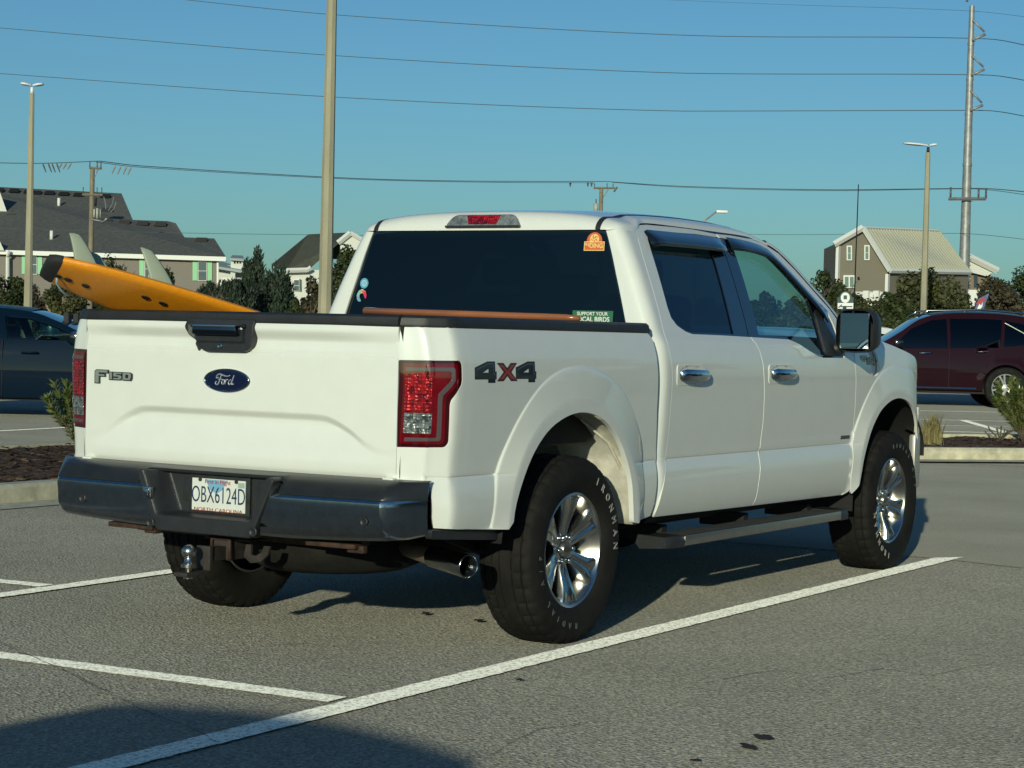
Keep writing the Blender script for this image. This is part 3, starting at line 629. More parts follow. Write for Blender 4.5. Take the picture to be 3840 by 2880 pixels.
cy = [-.35, -.33, -.30, -.25, 0, .25, .30, .33, .35]
mb = MB(); mb.grid([[p+Vector((-.003 if i not in (0, 12) else 0, 0, 0)) for i, p in enumerate(bprof(y))] for y in (-.36, -.34)]); 
# black centre: rim and recess
def cen(y, z): 
    half = .245+(z-.50)*.42; e = min(1, max(0, (half-.02-abs(y))/.06)); f_ = min(1, max(0, (z-.545)/.02))*1.0
    e = sstep_(e); f_ = sstep_(f_); return (-1.275+.106*e*f_, y, z)
mb = MB()
ct = patch('bumper_centre', rnd([(.238, .492), (-.238, .492), (-.345, .722), (.345, .722)], .015), cen, BLACKP, bumper, outv=(-1, 0, 0), depth=.06, edge=.01, step=.007, lines=[[((.245+(z-.50)*.42-.02-k)*sg, z) for z in [.55+.0085*i for i in range(20)]] for k in (0, .015, .03, .045, .06) for sg in (1, -1)])
for y in (.67, -.754, .262, -.262):
    mb = MB(); x = bplan(y)-.001; r_ = .013 if abs(y) > .3 else .014
    mb.lathe([(-.002, r_*1.4), (.002, r_*1.25), (.002, r_*1.0), (.0005, r_*.95), (.001, 0)], 20, fr((x if abs(y) > .3 else -1.284, y, .585 if abs(y) > .3 else .515), (0, 1, 0), (-1, 0, 0), (0, 0, 1))); mb.build('parking_sensor', BLACKP, bumper, smooth=True)
for y in (.155, -.225):
    mb = MB(); mb.box((-1.175, y-.035, .60), (-1.13, y+.035, .70), bev=.012); mb.build('plate_lamp', BLACKP, bumper, smooth=True, auto=40)
mb = MB(); mb.box((-1.288, .262, .61), (-1.265, .302, .66), bev=.004); mb.box((-1.294, .270, .616), (-1.284, .292, .652), bev=.003); mb.build('trailer_socket', CHROMED, bumper, smooth=True, auto=40)
pl = MB(); pl.box((-1.1840, -.152-.012, .556), (-1.1760, .158-.012, .714), bev=.002)
plate = pl.build('licence_plate', mat('plate_frame', (.045, .05, .05), .4, metal=.4, var=.3, vscale=40), truck, smooth=True, auto=40)
mb = MB(); mb.box((-1.1870, -.144, .572), (-1.1830, .128, .700)); mb.build('plate_face', mat('plate_white', (.72, .74, .70), .35, var=.05, vscale=20), plate)
mb = MB(); mb.v = [Vector((-1.1875, a, b)) for a, b in ((-.05, .697), (.06, .697), (.035, .655), (-.0, .642), (-.03, .66))]; mb.f = [tuple(range(5))]; mb.build('plate_picture', mat('plate_blue', (.20, .42, .60), .4), plate)
text_mesh('plate_number', '0BX6124D'.replace('0B', 'OB'), .094, mat('plate_ink', (.015, .04, .11), .4), REAR(-1.1885, -.008, .633), plate, extrude=.0006, sx=.60, space=1.02, bevel=-.0005)
text_mesh('plate_motto', 'First in Flight', .024, mat('plate_red', (.40, .05, .03), .4), REAR(-1.1887, -.004, .688), plate, extrude=.0005, sx=1.05)
text_mesh('plate_state', 'NORTH CAROLINA', .021, MATS['plate_red'], REAR(-1.1887, -.008, .5755), plate, extrude=.0005, sx=1.35)
mb = MB(); mb.box((-1.1890, -.140, .672), (-1.1870, -.108, .692)); mb.build('expiry_sticker', mat('sticker_green', (.35, .45, .38), .5), plate)
mb = MB()
for y in (-.10, .085): mb.lathe([(0, .008), (-.005, .007), (-.006, 0)], 10, fr((-1.1890, y, .695), (0, 1, 0), (1, 0, 0), (0, 0, 1)))
mb.build('plate_screw', STEEL, plate)
mb = MB(); mb.box((-1.10, -.80, .716), (-1.075, .80, .737), bev=.003); mb.box((-1.06, -.81, .60), (-1.0, .81, .76)); 
for y in (.745, -.80): mb.box((-1.115, y, .712), (-1.08, y+.05, .748), bev=.006)
mb.build('rear_sill', WHITE, truck, smooth=True, auto=40)
# hitch receiver, ball mount
mb = MB(); mb.box((-1.14, -.13, .455), (-1.03, .10, .462), bev=.002); mb.box((-1.0, .35, .44), (-1.13, .60, .47)) if 0 else None
mb.tube([(-1.0, -.60, .475), (-1.0, .58, .475)], .03, 4); mb.box((-1.13, -.64, .462), (-1.08, -.40, .482), bev=.006); mb.box((-1.10, -.66, .445), (-1.07, -.58, .475), bev=.006); mb.box((-1.16, .36, .468), (-1.08, .60, .49), bev=.006); mb.box((-1.14, .36, .452), (-1.09, .42, .472), bev=.006)
hit = mb.build('tow_hitch', RUST, truck, smooth=True, auto=40)
mb = MB()
for (a0, a1) in (((-1.155, -.040, .375), (-1.02, .040, .455)),): mb.box(a0, a1, bev=.008)
mb.build('receiver', STEEL, hit, smooth=True, auto=40)
mb = MB(); mb.tube([(-1.155, .046, .375), (-1.155, .046, .46), (-1.155, -.046, .46), (-1.155, -.046, .375)], .009, 6); mb.build('receiver_collar', RUST, hit, smooth=True)
mb = MB(); mb.box((-1.25, -.027, .378), (-1.10, .027, .432), bev=.004); mb.box((-1.265, -.035, .340), (-1.245, .035, .44), bev=.004); mb.box((-1.40, -.035, .328), (-1.25, .035, .345), bev=.004); mb.build('ball_mount', STEEL, hit, smooth=True, auto=40)
mb = MB(); mb.lathe([(-.045, .0), (-.045, .019), (-.02, .02), (-.02, .012), (.0, .012), (.0, .030), (.012, .030), (.020, .018), (.040, .0145)]+[(.062+.029*math.sin(math.radians(a)), .029*math.cos(math.radians(a))) for a in range(-55, 91, 12)], 24, fr((-1.35, 0, .362), (1, 0, 0), (0, 0, 1), (0, 1, 0))); mb.build('hitch_ball', mat('worn_ball_chrome', (.50, .38, .28), .25, metal=1., var=.5, vscale=20, col2=(.6, .6, .58)), hit, smooth=True, auto=50)
mb = MB(); mb.tube([(-1.07, -.06, .42), (-1.10, -.10, .41), (-1.115, -.13, .375)], .009, 8); mb.build('hitch_pin', CHROMED, hit, smooth=True)
mb = MB()
lo = [(-.115, .445), (-.105, .395), (-.14, .372), (-.19, .38), (-.225, .41), (-.235, .445), (-.205, .445), (-.195, .42), (-.165, .402), (-.14, .405), (-.142, .445)]
mb.prism([(y, z) for y, z in lo], .012, fr((-1.14, 0, 0), (0, 1, 0), (0, 0, 1), (1, 0, 0))); mb.build('chain_loop', STEEL, hit)
# exhaust with a wide chrome tip
p0 = Vector((-.60, -.42, .40)); p1 = Vector((-.80, -.66, .385)); ax_ = Vector((-.45, -.885, -.13)).normalized()
tip = Vector((-.735, -.925, .392)); st_ = tip-ax_*.30
tip = Vector((-.775, -.935, .392)); dirn = Vector((-.34, -.93, -.07)).normalized(); st_ = tip-dirn*.25
mb = MB(); mb.tube([(-.2, -.35, .45), (-.45, -.40, .45), st_-dirn*.16, st_], [.035, .035, .033, .040], 14); ex_ = mb.build('exhaust_pipe', mat('stained_pipe', (.28, .22, .16), .45, metal=.6, var=.3, vscale=10), truck, smooth=True, auto=50)
mb = MB(); q1 = dirn.cross(Vector((0, 0, 1))).normalized(); q2 = dirn.cross(q1)
Mx = Matrix(((q1.x, dirn.x, q2.x, st_.x), (q1.y, dirn.y, q2.y, st_.y), (q1.z, dirn.z, q2.z, st_.z), (0, 0, 0, 1)))
mb.lathe([(0, .036), (.015, .045), (.245, .048), (.25, .048), (.253, .045), (.248, .041), (.10, .040), (.02, .038)], 28, Mx); mb.build('exhaust_tip', mat('tip_chrome', (.42, .43, .43), .18, metal=1., var=.15, vscale=20), ex_, smooth=True, auto=50)
# frame, axles, spare wheel, tanks
mb = MB()
for y in (-.46, .40): mb.box((-1.0, y, .44), (4.2, y+.07, .58))
for x in (-.9, .45, 1.6, 2.9, 4.1): mb.box((x, -.45, .46), (x+.08, .45, .56))
mb.box((.2, -.40, .42), (2.9, .40, .62)); mb.build('frame', DARK, truck)
mb = MB(); mb.tube([(0, -.78, .395), (0, .78, .395)], .05, 12); mb.tube([(-.17, 0, .40), (-.09, 0, .40), (.05, 0, .40), (.16, 0, .40)], [.03, .15, .16, .05], 14); mb.tube([(-.6, -.60, .52), (0, -.60, .34), (.6, -.60, .52)], .03, 6); mb.tube([(-.6, .60, .52), (0, .60, .34), (.6, .60, .52)], .03, 6); mb.build('rear_axle', DARK, truck, smooth=True)
mb = MB(); mb.tube([(3.683, -.78, .395), (3.683, .78, .395)], .05, 12); mb.build('front_axle', DARK, truck, smooth=True)
mb = MB(); mb.lathe([(-.10, .20), (-.12, .30), (-.09, .37), (.0, .385), (.09, .37), (.11, .30), (.09, .20)], 32, fr((-.55, -.12, .43), (1, 0, 0), (0, 0, 1), (0, 1, 0))); mb.build('spare_tyre', RUBBER, truck, smooth=True)
# bed
mb = MB(); mb.box((-1.02, -.80, .84), (.64, .80, .86)); mb.box((.60, -.86, .84), (.64, .86, 1.34))
for s_ in (-1, 1): mb.box((-1.04, min(s_*.80, s_*.84), .84), (.62, max(s_*.80, s_*.84), 1.34)); mb.box((-.45, min(s_*.55, s_*.80), .85), (.55, max(s_*.55, s_*.80), 1.05), bev=.03)
mb.build('bed_liner', LINER, truck)

# ---- cab: roof, glass, nose
def roofz(x, y):
    zc = lerp_tab(x, [(.73, 1.878), (.80, 1.892), (1.0, 1.910), (1.3, 1.928), (1.6, 1.937), (1.9, 1.934), (2.15, 1.915), (2.35, 1.880), (2.42, 1.862)])
    ye = lerp_tab(x, [(.752, .652), (.762, .680), (.78, .702), (.80, .716), (.84, .726), (.94, .729), (1.05, .695), (1.8, .695), (2.2, .705), (2.42, .725)]); ze = lerp_tab(x, [(.73, 1.799), (.94, 1.800), (1.0, 1.838), (1.2, 1.850), (1.85, 1.848), (2.2, 1.842), (2.42, 1.806)])
    return zc, ye, ze
mb = MB(); rows = []
xs = [.752, .756, .764, .776, .793, .81, .83]+[.83+i*.0398 for i in range(1, 41)]
for i, x in enumerate(xs):
    zc, ye, ze = roofz(x, 0); k = 1.0
    if x < .83: t = (.83-x)/.078; k = math.sqrt(max(0, 1-min(1, t)**2)); k = max(k, .0)
    r_ = []
    for j in range(-24, 25):
        t = j/24; a = abs(t)*math.pi/2; y = math.copysign(ye*math.sin(a)**.9, t); z = ze+(zc-ze)*math.cos(a)**.72*(k)
        z = min(z, zc)
        if x < .83: z = min(z, 1.812+(zc-1.812)*k)
        r_.append(Vector((x, y, z)))
    rows.append(r_)
mb.grid(rows); roof = mb.build('roof', WHITE, truck, smooth=True)
def cabback(y, z): return (.742+.045*min(1, max(0, (z-1.3)/.5))-.022*(1-(y/.8)**2), y, z)
rg = rnd([(.795, 1.30), (-.795, 1.30), (-.80, 1.36), (-.665, 1.795), (-.40, 1.812), (.40, 1.812), (.665, 1.795), (.80, 1.36)], [.02, .02, .02, .035, .1, .1, .035, .02])
rw = patch('rear_window', rg, cabback, G_REAR, truck, outv=(-1, 0, 0), depth=0, step=.04)
patch('window_edge', rnd([(.81, 1.29), (-.81, 1.29), (-.812, 1.36), (-.674, 1.803), (-.40, 1.822), (.40, 1.822), (.674, 1.803), (.812, 1.36)], [.02, .02, .02, .035, .1, .1, .035, .02]), cabback, BLACKG, rw, holes=[grow(rg, -.012)], outv=(-1, 0, 0), off=.001, depth=.004, step=.03)
patch('cab_back', [(.86, .55), (-.86, .55), (-.86, 1.30), (-.70, 1.82), (.70, 1.82), (.86, 1.30)], lambda y, z: (cabback(y, z)[0]+.02, y, z), WHITE, truck, holes=[grow(rg, -.02)], outv=(-1, 0, 0), depth=0, step=.06)
for s_ in (1, -1):      # black roof seams
    mb = MB(); rows = []
    for x in [.752, .756, .764, .776, .793, .81, .83]+[.83+i*.08 for i in range(1, 20)]:
        zc, ye, ze = roofz(x, 0); k = math.sqrt(max(0, 1-min(1, (.83-x)/.078)**2)) if x < .83 else 1
        def zz(y, off):
            a = math.asin(min(1, (abs(y)/ye)**(1/.9))); z = ze+(zc-ze)*math.cos(a)**.72*k
            if x < .83: z = min(z, 1.812+(zc-1.812)*k)
            return z+off
        y0 = .626
        rows.append([Vector((x-(.003 if x < .80 else 0), s_*(y0-.013), zz(y0-.012, .0015))), Vector((x-(.003 if x < .80 else 0), s_*(y0+.013), zz(y0+.014, .0015)))])
    rows.insert(0, [Vector((.746, s_*.626, 1.800)), Vector((.748, s_*.652, 1.796))])
    mb.grid(rows); mb.build('roof_seam', BLACKP, roof)
# high stop lamp
def chm(y, z): return (.742+.02*(z-1.82)/.05, y, z)
sl = patch('high_stop_lamp', rnd([(.206, 1.822), (-.206, 1.822), (-.170, 1.872), (.170, 1.872)], [.012, .012, .03, .03]), chm, mat('clear_lens', (.07, .08, .09), .12, coat=1., var=.35, vscale=30, col2=(.26, .28, .29)), roof, outv=(-1, 0, 0), off=.004, depth=.02, edge=.006, step=.012)
patch('stop_lens', [(.078, 1.826), (-.078, 1.826), (-.095, 1.869), (.095, 1.869)], chm, REFL, sl, outv=(-1, 0, 0), off=.006, depth=.001, edge=.001, step=.02)
mb = MB(); mb.box((.735, -.21, 1.812), (.75, .21, 1.822), bev=.002); mb.build('lamp_gasket', BLACKP, sl)
# windscreen pillars and windscreen
gap = [(2.40, 1.810), (2.50, 1.776), (2.62, 1.698), (2.76, 1.593), (2.90, 1.493), (2.988, 1.408), (3.03, 1.318)]
for s_ in (1, -1):
    mb = MB(); rows = []
    for x, z in smooth_line(gap, .05):
        y = yside(x, z); rows.append([Vector((x+.004, -s_*(y-.001), z+.004)), Vector((x+.018, -s_*(y-.006), z+.018)), Vector((x+.034, -s_*(y-.025), z+.026)), Vector((x+.055, -s_*(y-.065), z+.024)), Vector((x+.05, -s_*(y-.10), z-.02))])
    mb.grid(rows); mb.build('windscreen_pillar', WHITE, truck, smooth=True)
mb = MB(); rows = []
for x, z in smooth_line(gap, .06):
    y = yside(x, z)-.062; rows.append([Vector((x+.05+.17*(1-(k/8)**2)*(.5+.5*(x-2.4)/.6), y*k/8, z+.026+.03*(1-(k/8)**2))) for k in range(-8, 9)])
mb.grid(rows); mb.build('windscreen', G_FRONT, truck, smooth=True)
hood = MB(); rows = []
for i in range(25):
    x = 3.03+1.47*i/24; ye = .905-.30*max(0, (x-3.9)/.6)**2
    ze = lerp_tab(x, [(3.03, 1.318), (3.487, 1.325), (3.72, 1.285), (4.02, 1.238), (4.2, 1.19), (4.5, 1.09)])
    zc = lerp_tab(x, [(3.03, 1.335), (3.5, 1.385), (4.0, 1.33), (4.3, 1.27), (4.45, 1.21), (4.5, 1.15)])
    rows.append([Vector((x-.25*max(0, (i-18)/6)*(abs(k)/10)**2*.6, ye*k/10, ze+(zc-ze)*(1-abs(k/10)**3.5))) for k in range(-10, 11)])
hood.grid(rows); hood.build('bonnet', WHITE, truck, smooth=True)
nose = lambda y, z: (4.52-.35*(abs(y)/.88)**3-.05*(z-.8), y, z)
patch('grille', rnd([(.56, .82), (-.56, .82), (-.60, 1.12), (.60, 1.12)], .03), nose, mat('grille_chrome', (.3, .3, .3), .2, metal=1.), truck, outv=(1, 0, 0), depth=.02)
for s_ in (1, -1):
    hl = patch('headlight', rnd([(.61, .84), (.88, .84), (.885, 1.12), (.64, 1.14)], .02), nose, mat('headlight_lens', (.5, .52, .55), .1, coat=1., var=.3, vscale=14), truck, outv=(1, 0, 0), depth=.03, flip_y=s_ < 0)
mb = MB(); rows = []
for k in [-14, -13]+list(range(-12, 13))+[13, 14]:
    y = math.copysign(min(.93, .93*abs(k)/12)+.02*max(0, abs(k)-12)**.5, k); x = 4.66-.42*min(1, abs(k/12))**3.2-.085*max(0, abs(k)-12); rows.append([Vector((x-.12*(abs(k) < 12), y*(.93 if abs(k) > 11 else 1), .80)), Vector((x-.01, y, .78)), Vector((x, y, .74)), Vector((x, y, .52)), Vector((x-.02, y, .46)), Vector((x-.12*(abs(k) < 12), y*(.93 if abs(k) > 11 else 1), .43))])
mb.grid(rows); mb.build('front_bumper', CHROMED, truck, smooth=True, auto=35)
# antenna
mb = MB(); mb.tube([(3.30, -.86, 1.30), (3.30, -.862, 1.36), (3.285, -.875, 2.19)], [.012, .005, .003], 6); mb.build('antenna', DARK, truck)
# cabin: seats, dashboard, wheel, dark inner skin
mb = MB()
for y in (-.40, .40):
    mb.box((1.75, y-.25, .85), (2.30, y+.25, 1.02), bev=.05); mb.box((1.55, y-.24, .95), (1.75, y+.24, 1.52), Matrix.Translation((.0, 0, 0)), bev=.06); mb.box((1.55, y-.12, 1.56), (1.65, y+.12, 1.70), bev=.04)
mb.box((.98, -.66, .85), (1.45, .66, 1.02), bev=.05); mb.box((.86, -.66, .95), (1.02, .66, 1.42), bev=.05)
for y in (-.42, .42): mb.box((.86, y-.12, 1.46), (.95, y+.12, 1.60), bev=.04)
mb.build('seats', SEAT, truck, smooth=True, auto=40)
mb = MB(); mb.box((2.62, -.86, .95), (3.10, .86, 1.27), bev=.06); mb.box((.80, -.86, .60), (3.0, .86, .70)); mb.build('dashboard', TRIM, truck, smooth=True, auto=40)
mb = MB(); mb.box((2.60, .16, 1.24), (3.0, .64, 1.40), bev=.06); mb.build('instrument_hood', TRIM, truck, smooth=True, auto=40)
mb = MB(); mb.lathe([(.016*math.sin(a), .19+.016*math.cos(a)) for a in [k*math.pi/4 for k in range(8)]], 32, fr((2.45, .40, 1.285), (0, 1, 0), (-.87, 0, .5), (-.5, 0, -.87)), closed=True); mb.tube([(2.45, .22, 1.28), (2.47, .40, 1.26), (2.45, .58, 1.28)], .018, 6); mb.tube([(2.45, .40, 1.28), (2.75, .40, 1.1)], .03, 8); mb.build('steering_wheel', TRIM, truck, smooth=True)
for s_ in (1, -1):
    mb = MB(); rows = []
    for x in (.80, 1.4, 2.0, 2.6, 3.0): rows.append([Vector((x, -s_*.90, .50)), Vector((x, -s_*.91, 1.0)), Vector((x, -s_*.90, 1.20)), Vector((x, -s_*.86, 1.30))])
    mb.grid(rows); mb.build('door_lining', TRIM, truck, smooth=True)
mb = MB(); rows = []
for x in (.80, 1.2, 1.6, 2.0, 2.35): rows.append([Vector((x, .68*k/6, 1.80+.07*(1-(k/6)**4))) for k in range(-6, 7)])
mb.grid(rows); mb.build('headlining', mat('headlining', (.10, .10, .10), .9), truck, smooth=True)
mb = MB(); mb.box((2.22, -.10, 1.66), (2.25, .10, 1.73), bev=.01); mb.tube([(2.24, 0, 1.73), (2.32, 0, 1.82)], .01, 6); mb.build('rear_view_mirror', TRIM, truck)

# wing bracket seen in the front wheel opening
for s_ in (1, -1):
    mb = MB(); mb.box((4.105, -s_*.95-.012, .76), (4.135, -s_*.95+.012, .93), bev=.004); wb = mb.build('wing_bracket', WHITE_D, truck, smooth=True, auto=40)
for s_ in (1, -1): mb = MB(); mb.box((4.055, min(-s_*.925, -s_*.968), .45), (4.15, max(-s_*.925, -s_*.968), .77), bev=.018); mb.build('bumper_end', mat('silver_bumper_end', (.50, .50, .46), .3, metal=.5), truck, smooth=True, auto=40)
# ---- stickers on the rear glass
def disc(name, cy_, cz_, r, m, par, off, r2=0., n=32):
    mb = MB()
    def P(a, rr): y = cy_+rr*math.cos(a); z = cz_+rr*math.sin(a); return Vector((cabback(y, z)[0]-off, y, z))
    if r2: mb.grid([[P(2*math.pi*k/n, r) for k in range(n)], [P(2*math.pi*k/n, r2) for k in range(n)]], wrap=True)
    else: mb.v = [P(2*math.pi*k/n, r) for k in range(n)]; mb.f = [tuple(range(n))[::-1]]
    return mb.build(name, m, par)
SB = mat('sticker_blue', (.10, .38, .58), .4); SLB = mat('sticker_pale_blue', (.50, .72, .75), .4)
sk = disc('round_sticker', .693, 1.540, .026, SB, rw, .003); disc('sticker_ring', .693, 1.540, .0165, SLB, sk, .0036, .012); disc('sticker_ring', .693, 1.540, .008, SLB, sk, .0036, .0045)
sw = empty('swirl_sticker', parent=rw)
cols = [(235, 220, 165), (222, 120, 100), (205, 60, 100), (150, 185, 160), (140, 190, 190), (120, 165, 195)]
for i, (a0, c_) in enumerate(zip((95, 55, 15, 135, 175, 215), cols)):      # curved tapering petals
    mb = MB(); o_ = []; i_ = []
    for k in range(9):
        t = k/8; a = math.radians(a0-38+90*t); r_ = .026-.004*t; wd = .011*math.sin(math.pi*min(1, t*.85+.12))
        for lst, rr in ((o_, r_+wd*.6), (i_, r_-wd)):
            y = .703-rr*math.cos(a)*1.0; z = 1.476+rr*math.sin(a)*1.1; lst.append(Vector((cabback(y, z)[0]-.003-i*.0003, y, z)))
    mb.grid([o_, i_]); mb.build('sticker_petal', mat('petal_%d' % i, lin(c_), .5), sw)
og = disc('orange_sticker', -.600, 1.748, .040, mat('sticker_orange', lin((215, 100, 55)), .45), rw, .003)
disc('sticker_sun', -.600, 1.756, .024, mat('sticker_cream', lin((240, 205, 130)), .45), og, .0036)
def plaque(name, y0, y1, z0, z1, m, par, off=.0042, slant=0.):
    mb = MB(); mb.v = [Vector((cabback(y, z)[0]-off, y, z)) for y, z in ((y0, z0), (y1, z0+slant), (y1, z1+slant), (y0, z1))]; mb.f = [(0, 1, 2, 3)]; return mb.build(name, m, par)
plaque('sticker_band', -.548, -.654, 1.702, 1.745, MATS['sticker_cream'], og)
plaque('sticker_band', -.552, -.650, 1.706, 1.741, MATS['sticker_orange'], og, .0046)
BR = mat('sticker_brown', lin((130, 45, 25)), .5)
text_mesh('sticker_word', 'RIDING', .030, MATS['sticker_cream'], REAR(cabback(-.6, 1.72)[0]-.0052, -.600, 1.724), og, extrude=.0004, sx=.95, bevel=.0012)
text_mesh('sticker_word', 'Therapeutic', .011, MATS['sticker_cream'], REAR(cabback(-.6, 1.74)[0]-.0052, -.580, 1.7405), og, extrude=.0004)
for k in range(5):
    a = math.radians(20+k*72); mb = MB(); pts = [Vector((cabback(-.6, 1.756)[0]-.0042, -.600+(.004+.018*t)*math.cos(a+t*1.1), 1.756+(.004+.018*t)*math.sin(a+t*1.1))) for t in (0, .3, .6, 1)]; mb.tube(pts, [.0012, .0026, .002, .0006], 5); mb.build('sticker_swirl', MATS['sticker_orange'], og)
gsn = plaque('green_sticker', -.512, -.722, 1.362, 1.424, mat('bumper_sticker_green', lin((45, 105, 75)), .45), rw, .003)
ST_W = mat('sticker_white', (.75, .78, .72), .5)
text_mesh('sticker_word', 'SUPPORT YOUR', .0225, ST_W, REAR(cabback(-.6, 1.4)[0]-.005, -.617, 1.409), gsn, extrude=.0004, bevel=.0005)
text_mesh('sticker_word', 'LOCAL BIRDS', .031, ST_W, REAR(cabback(-.6, 1.38)[0]-.005, -.617, 1.383), gsn, extrude=.0004, bevel=.0009, sx=.98)

# ---- wheels
SPK = mat('polished_rim', (.60, .58, .54), .20, metal=1., var=.06, vscale=10)
def tyre_mesh(R=.402, W=.138, rr=.238, n=180):
    prof = [(.100, rr), (.112, rr+.008), (.125, rr+.03), (.136, .30), (.138, .325), (.134, .350), (.126, .372), (.121, .384), (.112, .394), (.102, .3985), (.094, .400), (.092, .3925), (.086, .3925), (.084, .4015), (.052, .404), (.050, .396), (.042, .396), (.040, .4045), (.016, .405), (.014, .398)]
    prof = [(a, r*R/.405 if r > .3 else r) for a, r in prof]; prof = prof+[(-a, r) for a, r in prof[::-1]]
    vs = []; fs = []; m = len(prof)
    for i, (a, r) in enumerate(prof):
        for k in range(n):
            t = 2*math.pi*k/n; d = 0
            if .08 < abs(a) < .128 and r > .37*R/.405 and k % 5 == 0: d = -.007
            if .03 < abs(a) < .085 and r > .398*R/.405 and (k + (2 if a > 0 else 0)) % 5 == 0: d = -.006
            if abs(a) < .03 and r > .40*R/.405 and k % 6 == 0: d = -.003
            vs.append(Vector(((r+d)*math.cos(t), a, (r+d)*math.sin(t))))
    for i in range(m-1):
        for k in range(n): fs.append((i*n+k, i*n+(k+1) % n, (i+1)*n+(k+1) % n, (i+1)*n+k))
    return vs, fs
TV, TF = tyre_mesh()
def wheel_proto():
    w_ = empty('wheel', parent=truck)
    mb = MB(); mb.v = [v.copy() for v in TV]; mb.f = list(TF); mb.build('tyre', RUBBER, w_, smooth=True, auto=40)
    # rim: outer face toward -Y
    mb = MB(); mb.lathe([(.10, .236), (.10, .225), (-.04, .205), (-.075, .222), (-.088, .231), (-.096, .235), (-.104, .243), (-.110, .245), (-.112, .240), (-.108, .232), (-.100, .228), (-.085, .222), (-.05, .200), (.08, .19)], 64); mb.build('rim', SPK, w_, smooth=True, auto=35)
    mb = MB(); mb.lathe([(.02, 0), (.02, .19), (.09, .20)], 40); mb.lathe([(-.01, .06), (-.01, .165), (.005, .165)], 40); mb.build('brake_disc', DARK, w_)
    mb = MB()
    for k in range(6):
        a0 = 2*math.pi*k/6+math.pi/6; rows = []
        for r_, hw, d, g_ in ((.050, .022, -.060, 0), (.085, .034, -.064, .2), (.12, .037, -.074, .9), (.16, .044, -.088, 1), (.195, .055, -.096, 1), (.220, .068, -.099, .8), (.232, .074, -.090, .3)):
            row = []
            for f_, dd in ((-1, .05), (-1, .010), (-.90, .001), (-.45, -.002), (-.28, .003), (-.16, .006*g_), (0, .008*g_), (.16, .006*g_), (.28, .003), (.45, -.002), (.90, .001), (1, .010), (1, .05)): 
                tt_ = f_*hw; row.append(Vector((r_*math.cos(a0)-tt_*math.sin(a0), d+dd, r_*math.sin(a0)+tt_*math.cos(a0))))
            rows.append(row)
        mb.grid(rows)
    mb.lathe([(-.03, .075), (-.055, .075), (-.062, .068), (-.064, .045), (-.060, .040), (-.050, .040)], 36); mb.build('spokes', SPK, w_, smooth=True, auto=38)
    mb = MB(); mb.lathe([(-.05, .036), (-.074, .035), (-.080, .031), (-.082, .0)], 32); hc = mb.build('hub_cap', mat('hub_cap_grey', (.30, .29, .27), .3, metal=.9), w_, smooth=True, auto=40)
    mb = MB(); mb.grid([[Vector((a_*math.cos(t), -.0835, b_*math.sin(t))) for t in [2*math.pi*k/24 for k in range(24)]] for a_, b_ in ((.026, .012), (.020, .0085))], wrap=True); mb.v += [Vector((.020*math.cos(2*math.pi*k/24), -.0832, .0085*math.sin(2*math.pi*k/24))) for k in range(24)]; mb.f.append(tuple(48+k for k in range(24))); mb.build('hub_badge', DKB, w_)
    for k in range(6):
        a = 2*math.pi*k/6; mb = MB(); mb.lathe([(-.045, .014), (-.075, .013), (-.080, .010), (-.081, 0)], 8, Matrix.Translation((.057*math.cos(a), 0, .057*math.sin(a)))); mb.build('lug_nut', CHROME, w_, smooth=True, auto=40)
    # raised outline letters on the sidewall
    WL = mat('tyre_letter_white', (.40, .39, .36), .6)
    def ring_text(s, a_start, step, r=.318, size=.046, m=WL):
        obs = []
        for i, ch in enumerate(s):
            if ch == ' ': continue
            a = math.radians(a_start-step*i); c_ = Vector((r*math.cos(a), -.1385, r*math.sin(a))); up = Vector((math.cos(a), 0, math.sin(a))); rt = Vector((math.sin(a), 0, -math.cos(a)))
            obs.append(text_mesh('l', ch, size, m, fr(c_, rt, up, (0, -1, 0)), outline=.0011, sx=.92))
        o = join_into(obs, 'sidewall_lettering'); o.parent = w_; return o
    ring_text('IRONMAN', 63, 10.6); ring_text('RADIAL A/P', 268, 9.6, size=.034, m=mat('tyre_letter_grey', (.10, .11, .10), .7))
    return w_
W0 = wheel_proto(); W0.location = (0, -.858, .3985)
def copy_tree(o, parent=None, **kw):
    c_ = o.copy(); COL.objects.link(c_); c_.parent = parent
    for ch in o.children: copy_tree(ch, c_)
    return c_
for (x, y, ry, rz) in ((3.683, -.858, 168, 0), (0, .858, 40, 180), (3.683, .858, 90, 180)):
    c_ = copy_tree(W0, truck); c_.location = (x, y, .3985); c_.rotation_euler = Matrix.Rotation(math.radians(rz), 4, 'Z').to_euler() if rz else (0, 0, 0)
    if not rz: c_.rotation_euler = (0, math.radians(ry), 0)

